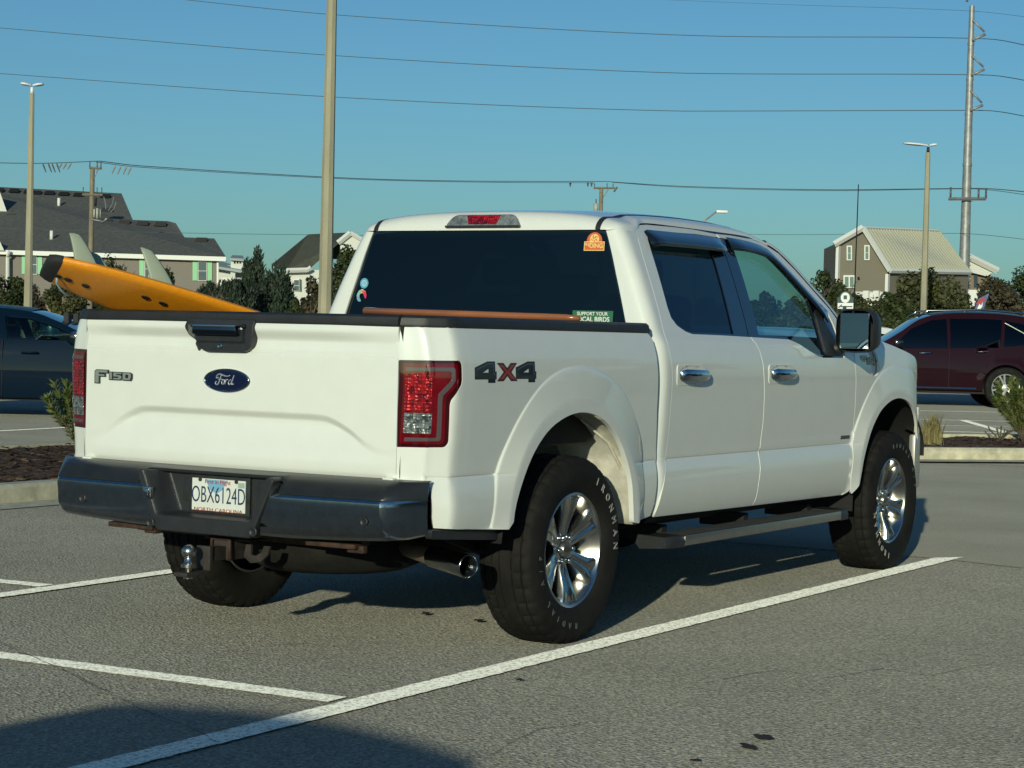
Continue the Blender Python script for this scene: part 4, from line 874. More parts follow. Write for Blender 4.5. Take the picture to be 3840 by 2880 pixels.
# ---- surfboards and pole in the bed
HW = [(0, .10), (.02, .118), (.06, .135), (.3, .20), (.7, .255), (1.2, .285), (1.7, .26), (2.1, .17), (2.3, .08), (2.40, .02), (2.42, .0)]
def board_frame(P, a, e, rl):
    P = Vector(P); ax = Vector((math.cos(a)*math.cos(e), math.sin(a)*math.cos(e), math.sin(e))); s_ = Vector((math.sin(a), -math.cos(a), 0)); n_ = s_.cross(ax)
    return P, ax, s_*math.cos(rl)+n_*math.sin(rl), (-s_*math.sin(rl)+n_*math.cos(rl))
def board(name, F, m, mt, th=.050, L=2.42, ws=1.):
    P, ax, wv, nv = F; mb = MB(); rows = []; us = [0, .004, .015, .04, .08]+[.08+(L-.08)*i/40 for i in range(1, 41)]
    for u_ in us:
        hw = max(.002, lerp_tab(u_*2.42/L, HW)*ws); e = min(1, u_/.03+.45)*min(1, (L-u_)/.25+.12); t = th*.5*e; bow = .05*(u_/L)**2*0
        row = []
        for k in range(16):
            a = 2*math.pi*k/16; c_, s_ = math.cos(a), math.sin(a); row.append(P+ax*u_+wv*(hw*math.copysign(abs(c_)**.55, c_))+nv*(t*math.copysign(abs(s_)**.8, s_)+bow))
        rows.append(row)
    mb.grid(rows, wrap=True); mb.f += [tuple(range(16)), tuple((len(us)-1)*16+k for k in range(16))]
    return mb.build(name, m, None, smooth=True, auto=60)
OR = mat('orange_soft_foam', (.83, .30, .012), .42, var=.07, vscale=60, bump=.2, bscale=260)
F1 = board_frame((-1.335, .804, 1.542), -.718, -.31, .336)
sb = tag(board('surfboard', F1, OR, None, L=2.3, ws=1.027), 'orange foam surfboard with black tail block and pale fins, sticking out over the tailgate', 'surfboard')
P_, ax, wv, nv = F1
def BP(u_, v_, n_=0.): return P_+ax*u_+wv*v_+nv*n_
mb = MB(); rows = []
for u_, k in ((-.012, .76), (-.008, .94), (.015, 1.01), (.040, 1.01), (.048, .97)):
    hw = lerp_tab(max(u_, 0), HW)*1.027+.003; rows.append([BP(u_, hw*k*math.copysign(abs(math.cos(a))**.55, math.cos(a)), .026*k*math.copysign(abs(math.sin(a))**.7, math.sin(a))) for a in [2*math.pi*j/16 for j in range(16)]])
mb.grid(rows, wrap=True); mb.f += [tuple(range(16)), tuple(64+j for j in range(16))]; mb.build('tail_block', mat('black_foam', (.02, .02, .022), .8), sb, smooth=True, auto=60)
FIN = mat('pale_fin', (.33, .37, .28), .35, coat=.5)
def fin(u0, v0, h, sweep, ch, par, m=FIN, tilt=0.):
    mb = MB(); rows = []
    for i in range(11):
        t = i/10; cu = u0-sweep*t**1.35; c_ = ch*(1-t**1.5*.52); row = []
        for k in range(10):
            a = 2*math.pi*k/10; row.append(BP(cu+c_*.5*(math.cos(a)-.0)+ch*.5-(ch-c_)*.15, v0+tilt*t+.006*(1-.4*t)*math.sin(a), .028+h*(t if t < 1 else 1.0)-(.018*(math.cos(a))**2*0)))
        rows.append(row)
    rows.append([BP(u0-sweep+ch*.45+(ch*.28*.28)*math.cos(2*math.pi*k/10), v0+tilt, .028+h*1.04) for k in range(10)])
    mb.grid(rows, wrap=True); mb.f.append(tuple(11*10+k for k in range(10))); return mb.build('fin', m, par, smooth=True)
fin(.110, 0, .145, .085, .115, sb); fin(.215, -.09, .13, .09, .12, sb); fin(.415, .10, .148, .105, .115, sb)
PLUG = mat('plug_black', (.01, .01, .01), .6)
for u_, v_, r_ in ((.055, 0, .016), (.10, .0, .0155), (.175, .0, .0155), (.412, .096, .0155), (.487, .096, .0155)):
    mb = MB(); mb.lathe([(0, r_*1.15), (-.003, r_), (.001, 0)], 20, Matrix.Translation(BP(u_, v_, -.0275)) @ Matrix(((ax.x, nv.x, wv.x, 0), (ax.y, nv.y, wv.y, 0), (ax.z, nv.z, wv.z, 0), (0, 0, 0, 1)))); mb.build('plug', PLUG, sb)
mb = MB(); mb.tube([tuple(BP(.055, 0, -.036)), tuple(BP(.06, -.02, -.05)), tuple(BP(.09, -.05, -.062)), tuple(BP(.12, -.09, -.060)), tuple(BP(.15, -.13, -.03))], .005, 8); mb.build('leash', mat('leash_blue', (.25, .36, .42), .4), sb, smooth=True)
F2 = board_frame(tuple(F1[0]+F1[1]*.20-F1[2]*.030-F1[3]*.002), -.718, -.31, .336)
b2 = tag(board('surfboard', F2, mat('pale_grey_board', (.42, .50, .48), .3, coat=.6), None, th=.03, L=2.0, ws=1.0), 'pale grey board whose thin edge shows along the lower rail of the orange one', 'surfboard')
P_, ax, wv, nv = F2
mb = MB(); mb.tube([(.30, .36, 1.398), (.30, -.2, 1.392), (.30, -.72, 1.386), (.30, -.80, 1.384)], [.018, .0165, .0155, .011], 12); tag(mb.build('wooden_pole', mat('varnished_wood', (.33, .12, .05), .25, coat=.8, var=.25, vscale=12, stretch=(1, .15, 1)), None, smooth=True), 'brown varnished wooden pole lying across the truck bed rail', 'pole')
# folded black strap draped on the left rail
mb = MB(); mb.grid([[Vector((-.78+.3*t, .80+.05*math.sin(t*9), 1.378+.03*abs(math.sin(t*5)))), Vector((-.76+.3*t, .88, 1.385+.02*math.sin(t*7)))] for t in [k/12 for k in range(13)]]); mb.build('strap', BLACKP, truck, smooth=True)

# =================================================================== THE PLACE
def sstep(t): t = min(1, max(0, t)); return t*t*(3-2*t)
def G(x, y): return .13*sstep((x-15)/20)          # the car park rises gently towards the far bays
def gg(px, py, up=0.):
    z = up
    for _ in range(12): p = gr(px, py, z); z = G(p.x, p.y)+up
    return p
def ground_at(px, depth):
    d = ray(px, 720); p = CAM+d*(depth/FPX); return Vector((p.x, p.y, G(p.x, p.y)))
def asphalt(name, c1, c2, sp=75., contrast=.5, big=.35, bump=.55):
    m = bpy.data.materials.new(name); m.use_nodes = True; n = m.node_tree; b = n.nodes['Principled BSDF']; L_ = n.links.new
    tc = n.nodes.new('ShaderNodeTexCoord')
    t = n.nodes.new('ShaderNodeTexNoise'); t.inputs['Scale'].default_value = sp; t.inputs['Detail'].default_value = 3; t.inputs['Roughness'].default_value = .6; L_(tc.outputs['Object'], t.inputs['Vector'])
    v = n.nodes.new('ShaderNodeTexVoronoi'); v.inputs['Scale'].default_value = sp*1.25; L_(tc.outputs['Object'], v.inputs['Vector'])
    t2 = n.nodes.new('ShaderNodeTexNoise'); t2.inputs['Scale'].default_value = .7; t2.inputs['Detail'].default_value = 7; t2.inputs['Roughness'].default_value = .6; L_(tc.outputs['Object'], t2.inputs['Vector'])
    r = n.nodes.new('ShaderNodeValToRGB'); r.color_ramp.elements[0].position = .5-contrast*.28; r.color_ramp.elements[1].position = .5+contrast*.28; r.color_ramp.elements[0].color = (*c1, 1); r.color_ramp.elements[1].color = (*c2, 1)
    L_(t.outputs['Fac'], r.inputs[0])
    mr = n.nodes.new('ShaderNodeMapRange'); mr.inputs[1].default_value = .3; mr.inputs[2].default_value = .7; mr.inputs[3].default_value = 1-big*.5; mr.inputs[4].default_value = 1+big*.5; L_(t2.outputs['Fac'], mr.inputs[0])
    mx = n.nodes.new('ShaderNodeMix'); mx.data_type = 'RGBA'; mx.blend_type = 'MULTIPLY'; mx.inputs[0].default_value = 1; L_(r.outputs[0], mx.inputs[6]); L_(mr.outputs[0], mx.inputs[7])
    sp_ = n.nodes.new('ShaderNodeSeparateColor'); L_(v.outputs['Color'], sp_.inputs[0]); m2 = n.nodes.new('ShaderNodeMapRange'); m2.inputs[3].default_value = .72; m2.inputs[4].default_value = 1.28; L_(sp_.outputs[0], m2.inputs[0])
    m3 = n.nodes.new('ShaderNodeMix'); m3.data_type = 'RGBA'; m3.blend_type = 'MULTIPLY'; m3.inputs[0].default_value = contrast; L_(mx.outputs[2], m3.inputs[6]); L_(m2.outputs[0], m3.inputs[7]); L_(m3.outputs[2], b.inputs['Base Color'])
    bp = n.nodes.new('ShaderNodeBump'); bp.inputs['Strength'].default_value = bump; bp.inputs['Distance'].default_value = .008
    ad = n.nodes.new('ShaderNodeMath'); ad.operation = 'ADD'; L_(t.outputs['Fac'], ad.inputs[0]); L_(v.outputs['Distance'], ad.inputs[1]); L_(ad.outputs[0], bp.inputs['Height']); L_(bp.outputs[0], b.inputs['Normal'])
    b.inputs['Roughness'].default_value = .85; b.inputs['Diffuse Roughness'].default_value = 1.0; b.inputs['Specular IOR Level'].default_value = .25
    return m
ASP = asphalt('old_asphalt', (.148, .142, .120), (.405, .390, .335), 62., .8, .22, 1.0)
ASP2 = asphalt('smooth_asphalt', (.235, .23, .195), (.335, .325, .28), 150., .5, .25, .5)
CONC = mat('kerb_concrete', (.55, .51, .37), .85, var=.28, vscale=7, bump=.3, bscale=90)
MULCH = mat('bark_mulch', (.035, .018, .010), .95, var=.6, vscale=45, col2=(.16, .085, .045), bump=1., bscale=55)
def sheet(name, poly, m, up, kind='structure', step=None):
    """a flat sheet laid on the ground height, cut to a plan polygon"""
    mb = MB(); cen_ = Vector((sum(p[0] for p in poly)/len(poly), sum(p[1] for p in poly)/len(poly)))
    f = lambda x, y: (x, y, G(x, y)+up)
    o = patch(name, poly, f, m, None, step=step or 5, depth=0, outv=(0, 0, 1)); return tag(o, kind=kind)
xs_ = sorted(set([-1500, -400, -150, -60, -30, -15]+[-10+i*1.0 for i in range(50)]+[45, 60, 90, 150, 300, 600, 1500])); ys_ = [-1500, -500, -150, -60, -20, 0, 20, 60, 150, 500, 1500]
mb = MB(); mb.grid([[Vector((x, y, G(x, y))) for y in ys_] for x in xs_]); o = mb.build('ground', ASP, None, smooth=True); tag(o, kind='structure')
if o.data.polygons[0].normal.z < 0: o.data.flip_normals()
sheet('aisle_surface', [(4.62, -60), (13.6, -60), (13.6, 60), (7.5, 60), (7.5, 10), (4.36, 5.2), (4.42, 0), (4.45, -1.0), (4.30, -1.6), (4.2, -3)], ASP2, .004)
sheet('far_car_park', [(14.2, -60), (60, -60), (60, 70), (14.2, 70)], ASP2, .003, step=3)
GRASS = mat('lawn_green', (.045, .075, .018), .9, var=.5, vscale=2.5, col2=(.11, .13, .035), bump=.6, bscale=20)
c0 = ground_at(148, 122); dv_ = Vector((RT.x, RT.y, 0)).normalized(); fv = Vector((FW.x, FW.y, 0)).normalized()
q0 = c0-dv_*80; q1 = c0+dv_*90; q2 = q1+fv*500; q3 = q0+fv*500
sheet('lawn', [tuple(q0.xy), tuple(q1.xy), tuple((q1+fv*400).xy), tuple((q0+fv*400).xy)], GRASS, .02, step=40)
mb = MB(); 
for k in range(2): pass
kp = [c0-dv_*80, c0+dv_*90]; mb.add([kp[0]-fv*.3+Vector((0, 0, .0)), kp[1]-fv*.3, kp[1]-fv*.3+Vector((0, 0, .16)), kp[0]-fv*.3+Vector((0, 0, .16)), kp[0]+fv*.5+Vector((0, 0, .16)), kp[1]+fv*.5+Vector((0, 0, .16))], [(0, 1, 2, 3), (3, 2, 5, 4)]); tag(mb.build('far_kerb', CONC), kind='structure')

# worn paint with the aggregate showing through
def paint_mat(name, c):
    m = bpy.data.materials.new(name); m.use_nodes = True; n = m.node_tree; b = n.nodes['Principled BSDF']; L_ = n.links.new
    tc = n.nodes.new('ShaderNodeTexCoord'); t = n.nodes.new('ShaderNodeTexNoise'); t.inputs['Scale'].default_value = 75; t.inputs['Detail'].default_value = 5; t.inputs['Roughness'].default_value = .7; L_(tc.outputs['Object'], t.inputs['Vector'])
    r = n.nodes.new('ShaderNodeValToRGB'); r.color_ramp.elements[0].position = .39; r.color_ramp.elements[1].position = .52; r.color_ramp.elements[0].color = (.34, .33, .29, 1); r.color_ramp.elements[1].color = (*c, 1); L_(t.outputs['Fac'], r.inputs[0]); L_(r.outputs[0], b.inputs['Base Color'])
    bp = n.nodes.new('ShaderNodeBump'); bp.inputs['Strength'].default_value = .5; bp.inputs['Distance'].default_value = .005; L_(t.outputs['Fac'], bp.inputs['Height']); L_(bp.outputs[0], b.inputs['Normal']); b.inputs['Roughness'].default_value = .7; b.inputs['Diffuse Roughness'].default_value = 1.0
    return m
PAINT = paint_mat('line_paint', (.86, .86, .80))
def wob(pts, a=.0035):
    o_ = []
    for p, q in zip(pts, pts[1:]):
        n_ = max(1, int((Vector(q)-Vector(p)).length/.03)); n_ = min(n_, 400)
        for k in range(n_): v = Vector(p).lerp(Vector(q), k/n_); o_.append((v.x+random.uniform(-a, a), v.y+random.uniform(-a, a)))
    o_.append(tuple(pts[-1])); return o_
def line_px(up_, lo_, name='parking_line', z=.008, a=.0035):
    U = [tuple(gg(*p).xy) for p in up_]; D = [tuple(gg(*p).xy) for p in lo_]
    poly = wob(U, a)+wob(D[::-1], a)
    mb = MB(); mb.v = [Vector((x, y, G(x, y)+z)) for x, y in poly]; mb.f = [tuple(range(len(poly)))]
    return tag(mb.build(name, PAINT), kind='structure')
U = [(185, 1657.6), (413, 1602.6), (600, 1552.6), (733, 1523), (1004, 1456), (1237, 1396), (1474.7, 1341), (1708, 1291), (2036, 1202)]; D = [(296.7, 1657), (433, 1618), (737, 1544), (937, 1494), (1204, 1426), (1474.7, 1359), (1808, 1269), (2084, 1206)]
def fit_line(P):        # the straight line through the ground points (a painted edge is straight)
    a = np.array([tuple(gg(*p).xy) for p in P]); m_ = a.mean(0); u_, s_, v_ = np.linalg.svd(a-m_); d = v_[0]; d = d if d[0] > 0 else -d; return Vector(m_), Vector(d)
def strip_line(P, w, x0, x1, name='parking_line', z=.008, skew=0.):
    c_, d = fit_line(P); n_ = Vector((-d.y, d.x)); t0 = (x0-c_.x)/d.x; t1 = (x1-c_.x)/d.x
    a, b = c_+d*t0, c_+d*t1; poly = wob([tuple(a+n_*w/2), tuple(b+n_*w/2-d*skew*.5)])+wob([tuple(b-n_*w/2+d*skew*.5), tuple(a-n_*w/2)])
    mb = MB(); mb.v = [Vector((x, y, G(x, y)+z)) for x, y in poly]; mb.f = [tuple(range(len(poly)))]
    return tag(mb.build(name, PAINT), kind='structure')
strip_line([((a[0]+b[0])/2, (a[1]+b[1])/2) for a, b in zip(U[:7], [(296.7-0, 1657), (500, 1601), (700, 1553), (818, 1524), (1090, 1454), (1320, 1397), (1560, 1339)])]+[(2060, 1204)], .125, -6.2, 4.52, skew=.18)
strip_line([(0, 1418.5), (333, 1464), (728, 1515)], .10, -3.4, -1.72, z=.0085) if 0 else None
def seg(p, q, w, ext0=0., ext1=0., z=.0075, name='parking_line'):
    a = gg(*p).xy; b = gg(*q).xy; d = (b-a).normalized(); a = a-d*ext0; b = b+d*ext1; n_ = Vector((-d.y, d.x))*w/2
    poly = wob([tuple(a+n_), tuple(b+n_)])+wob([tuple(b-n_), tuple(a-n_)]); mb = MB(); mb.v = [Vector((x, y, G(x, y)+z)) for x, y in poly]; mb.f = [tuple(range(len(poly)))]
    return tag(mb.build(name, PAINT), kind='structure')
seg((728, 1515), (0, 1418.5), .12, .0, 3.0); seg((383, 1235), (0, 1289), .115, 5.5, 4.5, z=.0085); seg((100, 1268), (0, 1258), .115, .0, 3.0)
seg((96, 927), (0, 932), .11, 3, 6); seg((1985, 888), (2154, 891), .11, 4, 5); seg((1990, 907), (2156, 911), .11, 4, 5, z=.009); seg((2078.5, 908.6), (2169.6, 935), .14, 0, .3, z=.011); seg((2012, 932.5), (2163, 936), .11, 4, 4)
seg((2080, 921), (2000, 920), .07, 3, 0) ; seg((1700, 905), (1500, 902), .11)
# crack and dark marks
CRK = mat('crack_dark', (.03, .028, .024), .95)
mb = MB(); pts = smooth_line([tuple(gg(*p).xy) for p in ((-40, 1370), (20, 1403), (90, 1432), (180, 1475), (260, 1515), (330, 1548), (420, 1582), (470, 1610))], .05); L1 = []; L2 = []
for i, (x, y) in enumerate(pts): 
    w_ = random.uniform(.0015, .006); x += random.uniform(-.006, .006); y += random.uniform(-.006, .006); L1.append(Vector((x-w_, y-w_, .0095))); L2.append(Vector((x+w_, y+w_, .0095)))
mb.grid([L1, L2]); tag(mb.build('asphalt_crack', CRK), kind='structure')
for pxs in (((1560, 1470), (1680, 1452), (1790, 1466), (1905, 1448), (2010, 1462), (2120, 1440), (2300, 1452)), ((1050, 1640), (1120, 1600), (1165, 1580), (1250, 1568)), ((560, 1400), (660, 1392), (740, 1401))):
    mb = MB(); pts = smooth_line([tuple(gg(*p).xy) for p in pxs], .04); L1 = []; L2 = []
    for (x, y) in pts: w_ = random.uniform(.0006, .0022); x += random.uniform(-.006, .006); y += random.uniform(-.006, .006); L1.append(Vector((x-w_, y-w_, .0065))); L2.append(Vector((x+w_, y+w_, .0065)))
    mb.grid([L1, L2]); tag(mb.build('asphalt_crack', mat('hairline_crack', (.07, .066, .055), .95)), kind='structure')
LEAF = mat('dead_leaf', (.035, .022, .012), .8, var=.5, vscale=60)
mb0 = None
for i, (p, s_) in enumerate((((1650, 1602), .042), ((1616, 1621), .036), ((1500, 1652), .022), ((920, 1331), .03), ((1035, 1347), .03), ((1120, 1475), .016), ((1405, 1273), .016))):
    c_ = gg(*p); mb = MB(); n_ = 14; pl_ = []
    for k in range(n_):
        a = 2*math.pi*k/n_; r_ = s_*random.uniform(.45, 1.0); v = Vector((RT.x, RT.y, 0))*math.cos(a)*r_+Vector((FW.x, FW.y, 0))*math.sin(a)*r_*1.7; pl_.append(c_+v+Vector((0, 0, .012+random.uniform(0, .006))))
    mb.v = pl_; mb.f = [tuple(range(n_))]; o = mb.build('fallen_leaf', LEAF); tag(o, ['dark crumpled leaf on the asphalt, upper of two at the lower right', 'dark crumpled leaf on the asphalt, lower of two at the lower right', 'small dark leaf scrap at the bottom edge of the asphalt', 'dark scrap on the asphalt left of the pair behind the truck', 'dark scrap on the asphalt nearest the right rear tyre', 'tiny dark scrap just below the long painted line', 'tiny dark scrap below the line by the step bar'][i], 'leaf', 'scraps and leaves on the asphalt')

# kerbed islands
def island(name, poly, kerb_w=.17, h=.14):
    P = [Vector(p) for p in poly]; inner = [Vector(p) for p in grow(poly, -kerb_w)]; n_ = len(P); mb = MB(); up = Vector((0, 0, 1)); rings = []
    out = [Vector(p) for p in grow(poly, .30)]
    for src, z in ((out, .006), (P, .012), (P, h-.03), ([p.lerp(q, .15) for p, q in zip(P, inner)], h), (inner, h), (inner, h-.06)):
        rings.append([Vector((p.x, p.y, G(p.x, p.y)+z)) for p in src])
    mb.grid(rings, wrap=True); k_ = mb.build(name, CONC, smooth=False); tag(k_, kind='structure')
    o = patch('mulch_bed', [tuple(p) for p in inner], lambda x, y: (x, y, G(x, y)+h-.03+.02*math.sin(x*5.1)*math.sin(y*4.3)+.012*math.sin(x*17+y*9)), MULCH, None, step=.12, depth=0, outv=(0, 0, 1)); tag(o, kind='structure'); return k_
island('kerb', rnd([(-4, 5.42), (5.0, 5.42), (9.5, 5.6), (10.2, 7.4), (9.0, 8.95), (-4, 8.95)], [.1, 1., 1.2, 1.4, 1.4, .1]))
A = gg(1985, 997.5).xy; B = gg(2230, 1000).xy; d = (B-A).normalized(); Cc = gg(2000, 943, .12).xy; dp = Vector((-d.y, d.x)); dp = dp if (Cc-A).dot(dp) > 0 else -dp; wd = abs((Cc-A).dot(dp))
island('kerb', [tuple(A-d*5.5), tuple(B+d*14), tuple(B+d*14+dp*wd), tuple(A-d*5.5+dp*wd)])
CHIP = [mat('bark_chip', (.05, .025, .014), .9, var=.5, vscale=30), mat('bark_chip_pale', (.20, .13, .08), .9, var=.3, vscale=30)]
for ci, (reg, n_) in enumerate((((2.4, 5.62, 9.3, 8.7), 5200), (None, 1500))):
    for mi_ in (0, 1):
        mb = MB()
        for k in range(n_ if mi_ == 0 else n_//5):
            if reg: x = random.uniform(reg[0], reg[2]); y = random.uniform(reg[1], reg[3])
            else: v = A+d*random.uniform(-1.5, 4)+dp*random.uniform(.2, wd-.15); x, y = v.x, v.y
            a = random.uniform(0, 6.28); l = random.uniform(.012, .04); w_ = random.uniform(.005, .013); z = G(x, y)+.11+random.uniform(0, .035); t = random.uniform(-.4, .4)
            c_, s_ = math.cos(a), math.sin(a); mb.add([(x-l*c_-w_*s_, y-l*s_+w_*c_, z), (x-l*c_+w_*s_, y-l*s_-w_*c_, z+w_*.6), (x+l*c_+w_*s_, y+l*s_-w_*c_, z+l*t+w_*.6), (x+l*c_-w_*s_, y+l*s_+w_*c_, z+l*t)], [(0, 1, 2, 3)])
        tag(mb.build('mulch_chips', CHIP[mi_]), 'loose bark mulch covering the kerbed bed', 'mulch', kind='stuff')

# ------------------------------------------------------------------ plants
def leafmat(name, c1, c2, sc=3.): return mat(name, c1, .6, var=.5, vscale=sc, col2=c2, detail=3, spec=.3)
LF = [leafmat('foliage_dark', (.018, .030, .010), (.060, .075, .022), 1.2), leafmat('foliage_olive', (.030, .040, .014), (.095, .095, .032), 1.0), leafmat('foliage_bluegreen', (.014, .026, .018), (.040, .058, .034), 1.0), leafmat('foliage_brown', (.030, .028, .016), (.085, .070, .038), 1.2)]
BARK = mat('bark', (.14, .11, .08), .9, var=.4, vscale=8)
def tree(name, label, cat, base, h, w, mi=0, n=3500, leaf=.10, clumps=26, trunks=1, low=.12, style='round', group=None, seed=0, lean=0.):
    rg = random.Random(seed); T = tag(empty(name, base), label, cat, group)
    mb = MB()
    for k in range(trunks):
        a = rg.uniform(0, 6.28); r0 = .035*h/max(1, trunks**.6)*.6; p = [Vector((.05*k*math.cos(a), .05*k*math.sin(a), 0))]
        for j in range(1, 6): p.append(p[-1]+Vector((rg.uniform(-.06, .06)*h+(w*.06*math.cos(a) if trunks > 1 else 0), rg.uniform(-.05, .05)*h+(w*.06*math.sin(a) if trunks > 1 else 0), h*.15)))
        mb.tube(p, [r0*(1-j*.15) for j in range(6)], 7)
        for j in range(5):
            b0 = p[1+j % 4]; a2 = rg.uniform(0, 6.28); e = b0+Vector((math.cos(a2)*w*.32, math.sin(a2)*w*.32, h*rg.uniform(.12, .28))); mb.tube([b0, b0.lerp(e, .5)+Vector((0, 0, -.02*h)), e], [r0*.45, r0*.3, r0*.12], 5)
    mb.build('trunk', BARK, T, smooth=True)
    cl = []
    for k in range(clumps):
        if style == 'pine':
            t = rg.random()**.9; rr = w*.5*math.sqrt(max(.02, 1-t**1.8))*rg.uniform(.1, 1); a = rg.uniform(0, 6.28); cl.append((Vector((rr*math.cos(a), rr*math.sin(a), h*(low+(.93-low)*t)*(1-.12*rg.random()*(rr/w)*2))), w*.085*rg.uniform(.7, 1.5), h*.075*rg.uniform(.8, 1.6)))
        elif style == 'cone':
            t = rg.random()**1.3; rr = w*.5*(1-t)**.62*rg.uniform(.15, 1); a = rg.uniform(0, 6.28); cl.append((Vector((rr*math.cos(a), rr*math.sin(a), h*(low+(1-low-.04)*t))), w*.13*(1.3-t), h*.075))
        else:
            while True:
                v = Vector((rg.uniform(-1, 1), rg.uniform(-1, 1), rg.uniform(-1, 1)))
                if .25 < v.length < 1: break
            v = v.normalized()*(v.length**.5)*.86; s_ = rg.uniform(.10, .20)
            cl.append((Vector((v.x*w*.42+lean*(v.z+1), v.y*w*.42, h*(low+(1-low)*.5*(1+v.z*.9)))), w*s_, h*s_*.75))
    fm = MB(); V = fm.v; F = fm.f
    for k in range(n):
        c_, rw, rh = cl[rg.randrange(len(cl))]; v = Vector((rg.gauss(0, 1), rg.gauss(0, 1), rg.gauss(0, 1))).normalized()*(rg.random()**.45)
        p = c_+Vector((v.x*rw, v.y*rw, v.z*rh)); 
        if p.z < .02: continue
        l = leaf*rg.uniform(.6, 1.35); nn = (v+Vector((rg.gauss(0, .6), rg.gauss(0, .6), rg.gauss(0, .6)+.3))).normalized()
        t = nn.cross(Vector((rg.gauss(0, 1), rg.gauss(0, 1), rg.gauss(0, 1)))).normalized()
        if style in ('cone', 'tuft', 'pine'): t = (t*.5+Vector((v.x*.3, v.y*.3, 1))).normalized()
        b_ = nn.cross(t).normalized(); q = .20 if style in ('cone', 'tuft', 'pine') else .42
        i0 = len(V); V += [p-t*l*.5, p+b_*l*q, p+t*l*.6, p-b_*l*q]; F.append((i0, i0+1, i0+2, i0+3))
    fm.build('crown', LF[mi], T)
    return T
def place(px, depth): return ground_at(px, depth)
def hgt(px, py, depth):
    hz = 694.8+(px-200.4)*.02458; p = place(px, depth); return CAM.z+(hz-py)*(3840/2212)*depth/FPX-p.z
def m_px(npx, depth): return npx*(3840/2212)*depth/FPX
TR = [ # px centre, depth, top py, width px, material, style, trunks, label
 (12, 105, 575, 110, 0, 'round', 2, 'dark leafy tree at the left edge in front of the grey townhouse'),
 (70, 118, 610, 60, 3, 'round', 2, 'thin brownish tree just right of the left lamp post'),
 (140, 104, 597, 92, 1, 'round', 5, 'multi-stemmed small tree in front of the lattice screen'),
 (238, 112, 532, 74, 0, 'round', 2, 'dark tree crown showing above the middle of the surfboard'),
 (195, 116, 640, 60, 1, 'round', 3, 'low tree behind the surfboard tail'),
 (358, 114, 566, 42, 0, 'round', 1, 'small dark tree crown just behind the right surfboard fin'),
 (450, 92, 600, 62, 2, 'tuft', 1, 'loose bushy pine at the right end of the grey townhouse'),
 (505, 90, 590, 84, 2, 'tuft', 1, 'bushy blue-green pine left of the tallest pine'),
 (548, 95, 536, 78, 2, 'pine', 1, 'tallest blue-green pine between the townhouse and the olive roofed house'),
 (596, 92, 566, 70, 2, 'tuft', 1, 'blue-green pine nearest the olive roofed house'),
 (640, 84, 640, 52, 0, 'round', 1, 'low shrub before the white wall of the olive roofed house'),
 (676, 78, 590, 60, 3, 'round', 2, 'brownish tree just left of the central lamp post'),
 (748, 74, 524, 104, 0, 'round', 2, 'tall dark tree right of the central lamp post'),
 (1790, 92, 572, 116, 0, 'round', 1, 'rounded dark tree left of the brown house'),
 (1862, 78, 628, 120, 1, 'round', 1, 'low spreading bush behind the round-topped green sign'),
 (2002, 74, 560, 150, 1, 'round', 1, 'tall bushy tree before the cream metal roof'),
 (1930, 72, 628, 90, 0, 'round', 1, 'low bush below the brown house deck'),
 (2066, 78, 606, 70, 1, 'round', 1, 'bush at the foot of the steel transmission pole'),
 (2152, 84, 590, 120, 3, 'round', 1, 'brownish bush right of the feather flag'),
 (2196, 100, 566, 130, 0, 'round', 1, 'dark domed tree at the right edge'),
 (1585, 84, 642, 90, 1, 'round', 1, 'low bush seen only through the truck front window, left part'),
 (1650, 88, 622, 80, 0, 'round', 1, 'dark tree seen only through the truck front window'),
 (1715, 86, 640, 80, 1, 'round', 1, 'bush seen through the front window by the windscreen pillar'),
 (2120, 76, 650, 90, 1, 'round', 1, 'low hedge tree behind the maroon car roof'),
]
for i, (px, dp_, tpy, wpx, mi_, st, tk, lb) in enumerate(TR):
    h_ = hgt(px, tpy, dp_); w_ = m_px(wpx, dp_)*(1.12 if st == 'round' else 1.35)
    tree('tree', lb, 'tree', place(px, dp_), h_, w_, mi_, n=int(5200 if wpx < 80 else 9000), leaf=.13 if st == 'round' else .22, clumps=34 if st == 'round' else 60, trunks=tk, low=.10 if tk < 3 else .3, style=st, group='trees and large shrubs behind the car park', seed=i+3)
for i, (px, dp_, tpy, wpx) in enumerate(((830, 112, 632, 120), (925, 104, 640, 110), (1020, 118, 630, 130), (1125, 108, 642, 120), (1230, 116, 634, 130), (1335, 106, 645, 120), (1440, 114, 636, 130), (1525, 120, 640, 110), (-120, 112, 590, 150), (-260, 118, 600, 160), (2330, 96, 590, 170), (2460, 104, 600, 170), (2590, 112, 590, 180))):
    tree('tree', 'tree hidden behind the truck cab, %s from the left' % ['first', 'second', 'third', 'fourth', 'fifth', 'sixth', 'seventh', 'eighth'][i] if i < 8 else ['tree just outside the left edge', 'tree far outside the left edge', 'tree just outside the right edge', 'second tree outside the right edge', 'third tree outside the right edge'][i-8], 'tree', place(px, dp_), hgt(px, tpy, dp_), m_px(wpx, dp_)*1.1, [0, 1, 2, 3][i % 4], n=2600, leaf=.24, clumps=30, trunks=2, low=.08, seed=200+i, group='trees and large shrubs behind the car park')
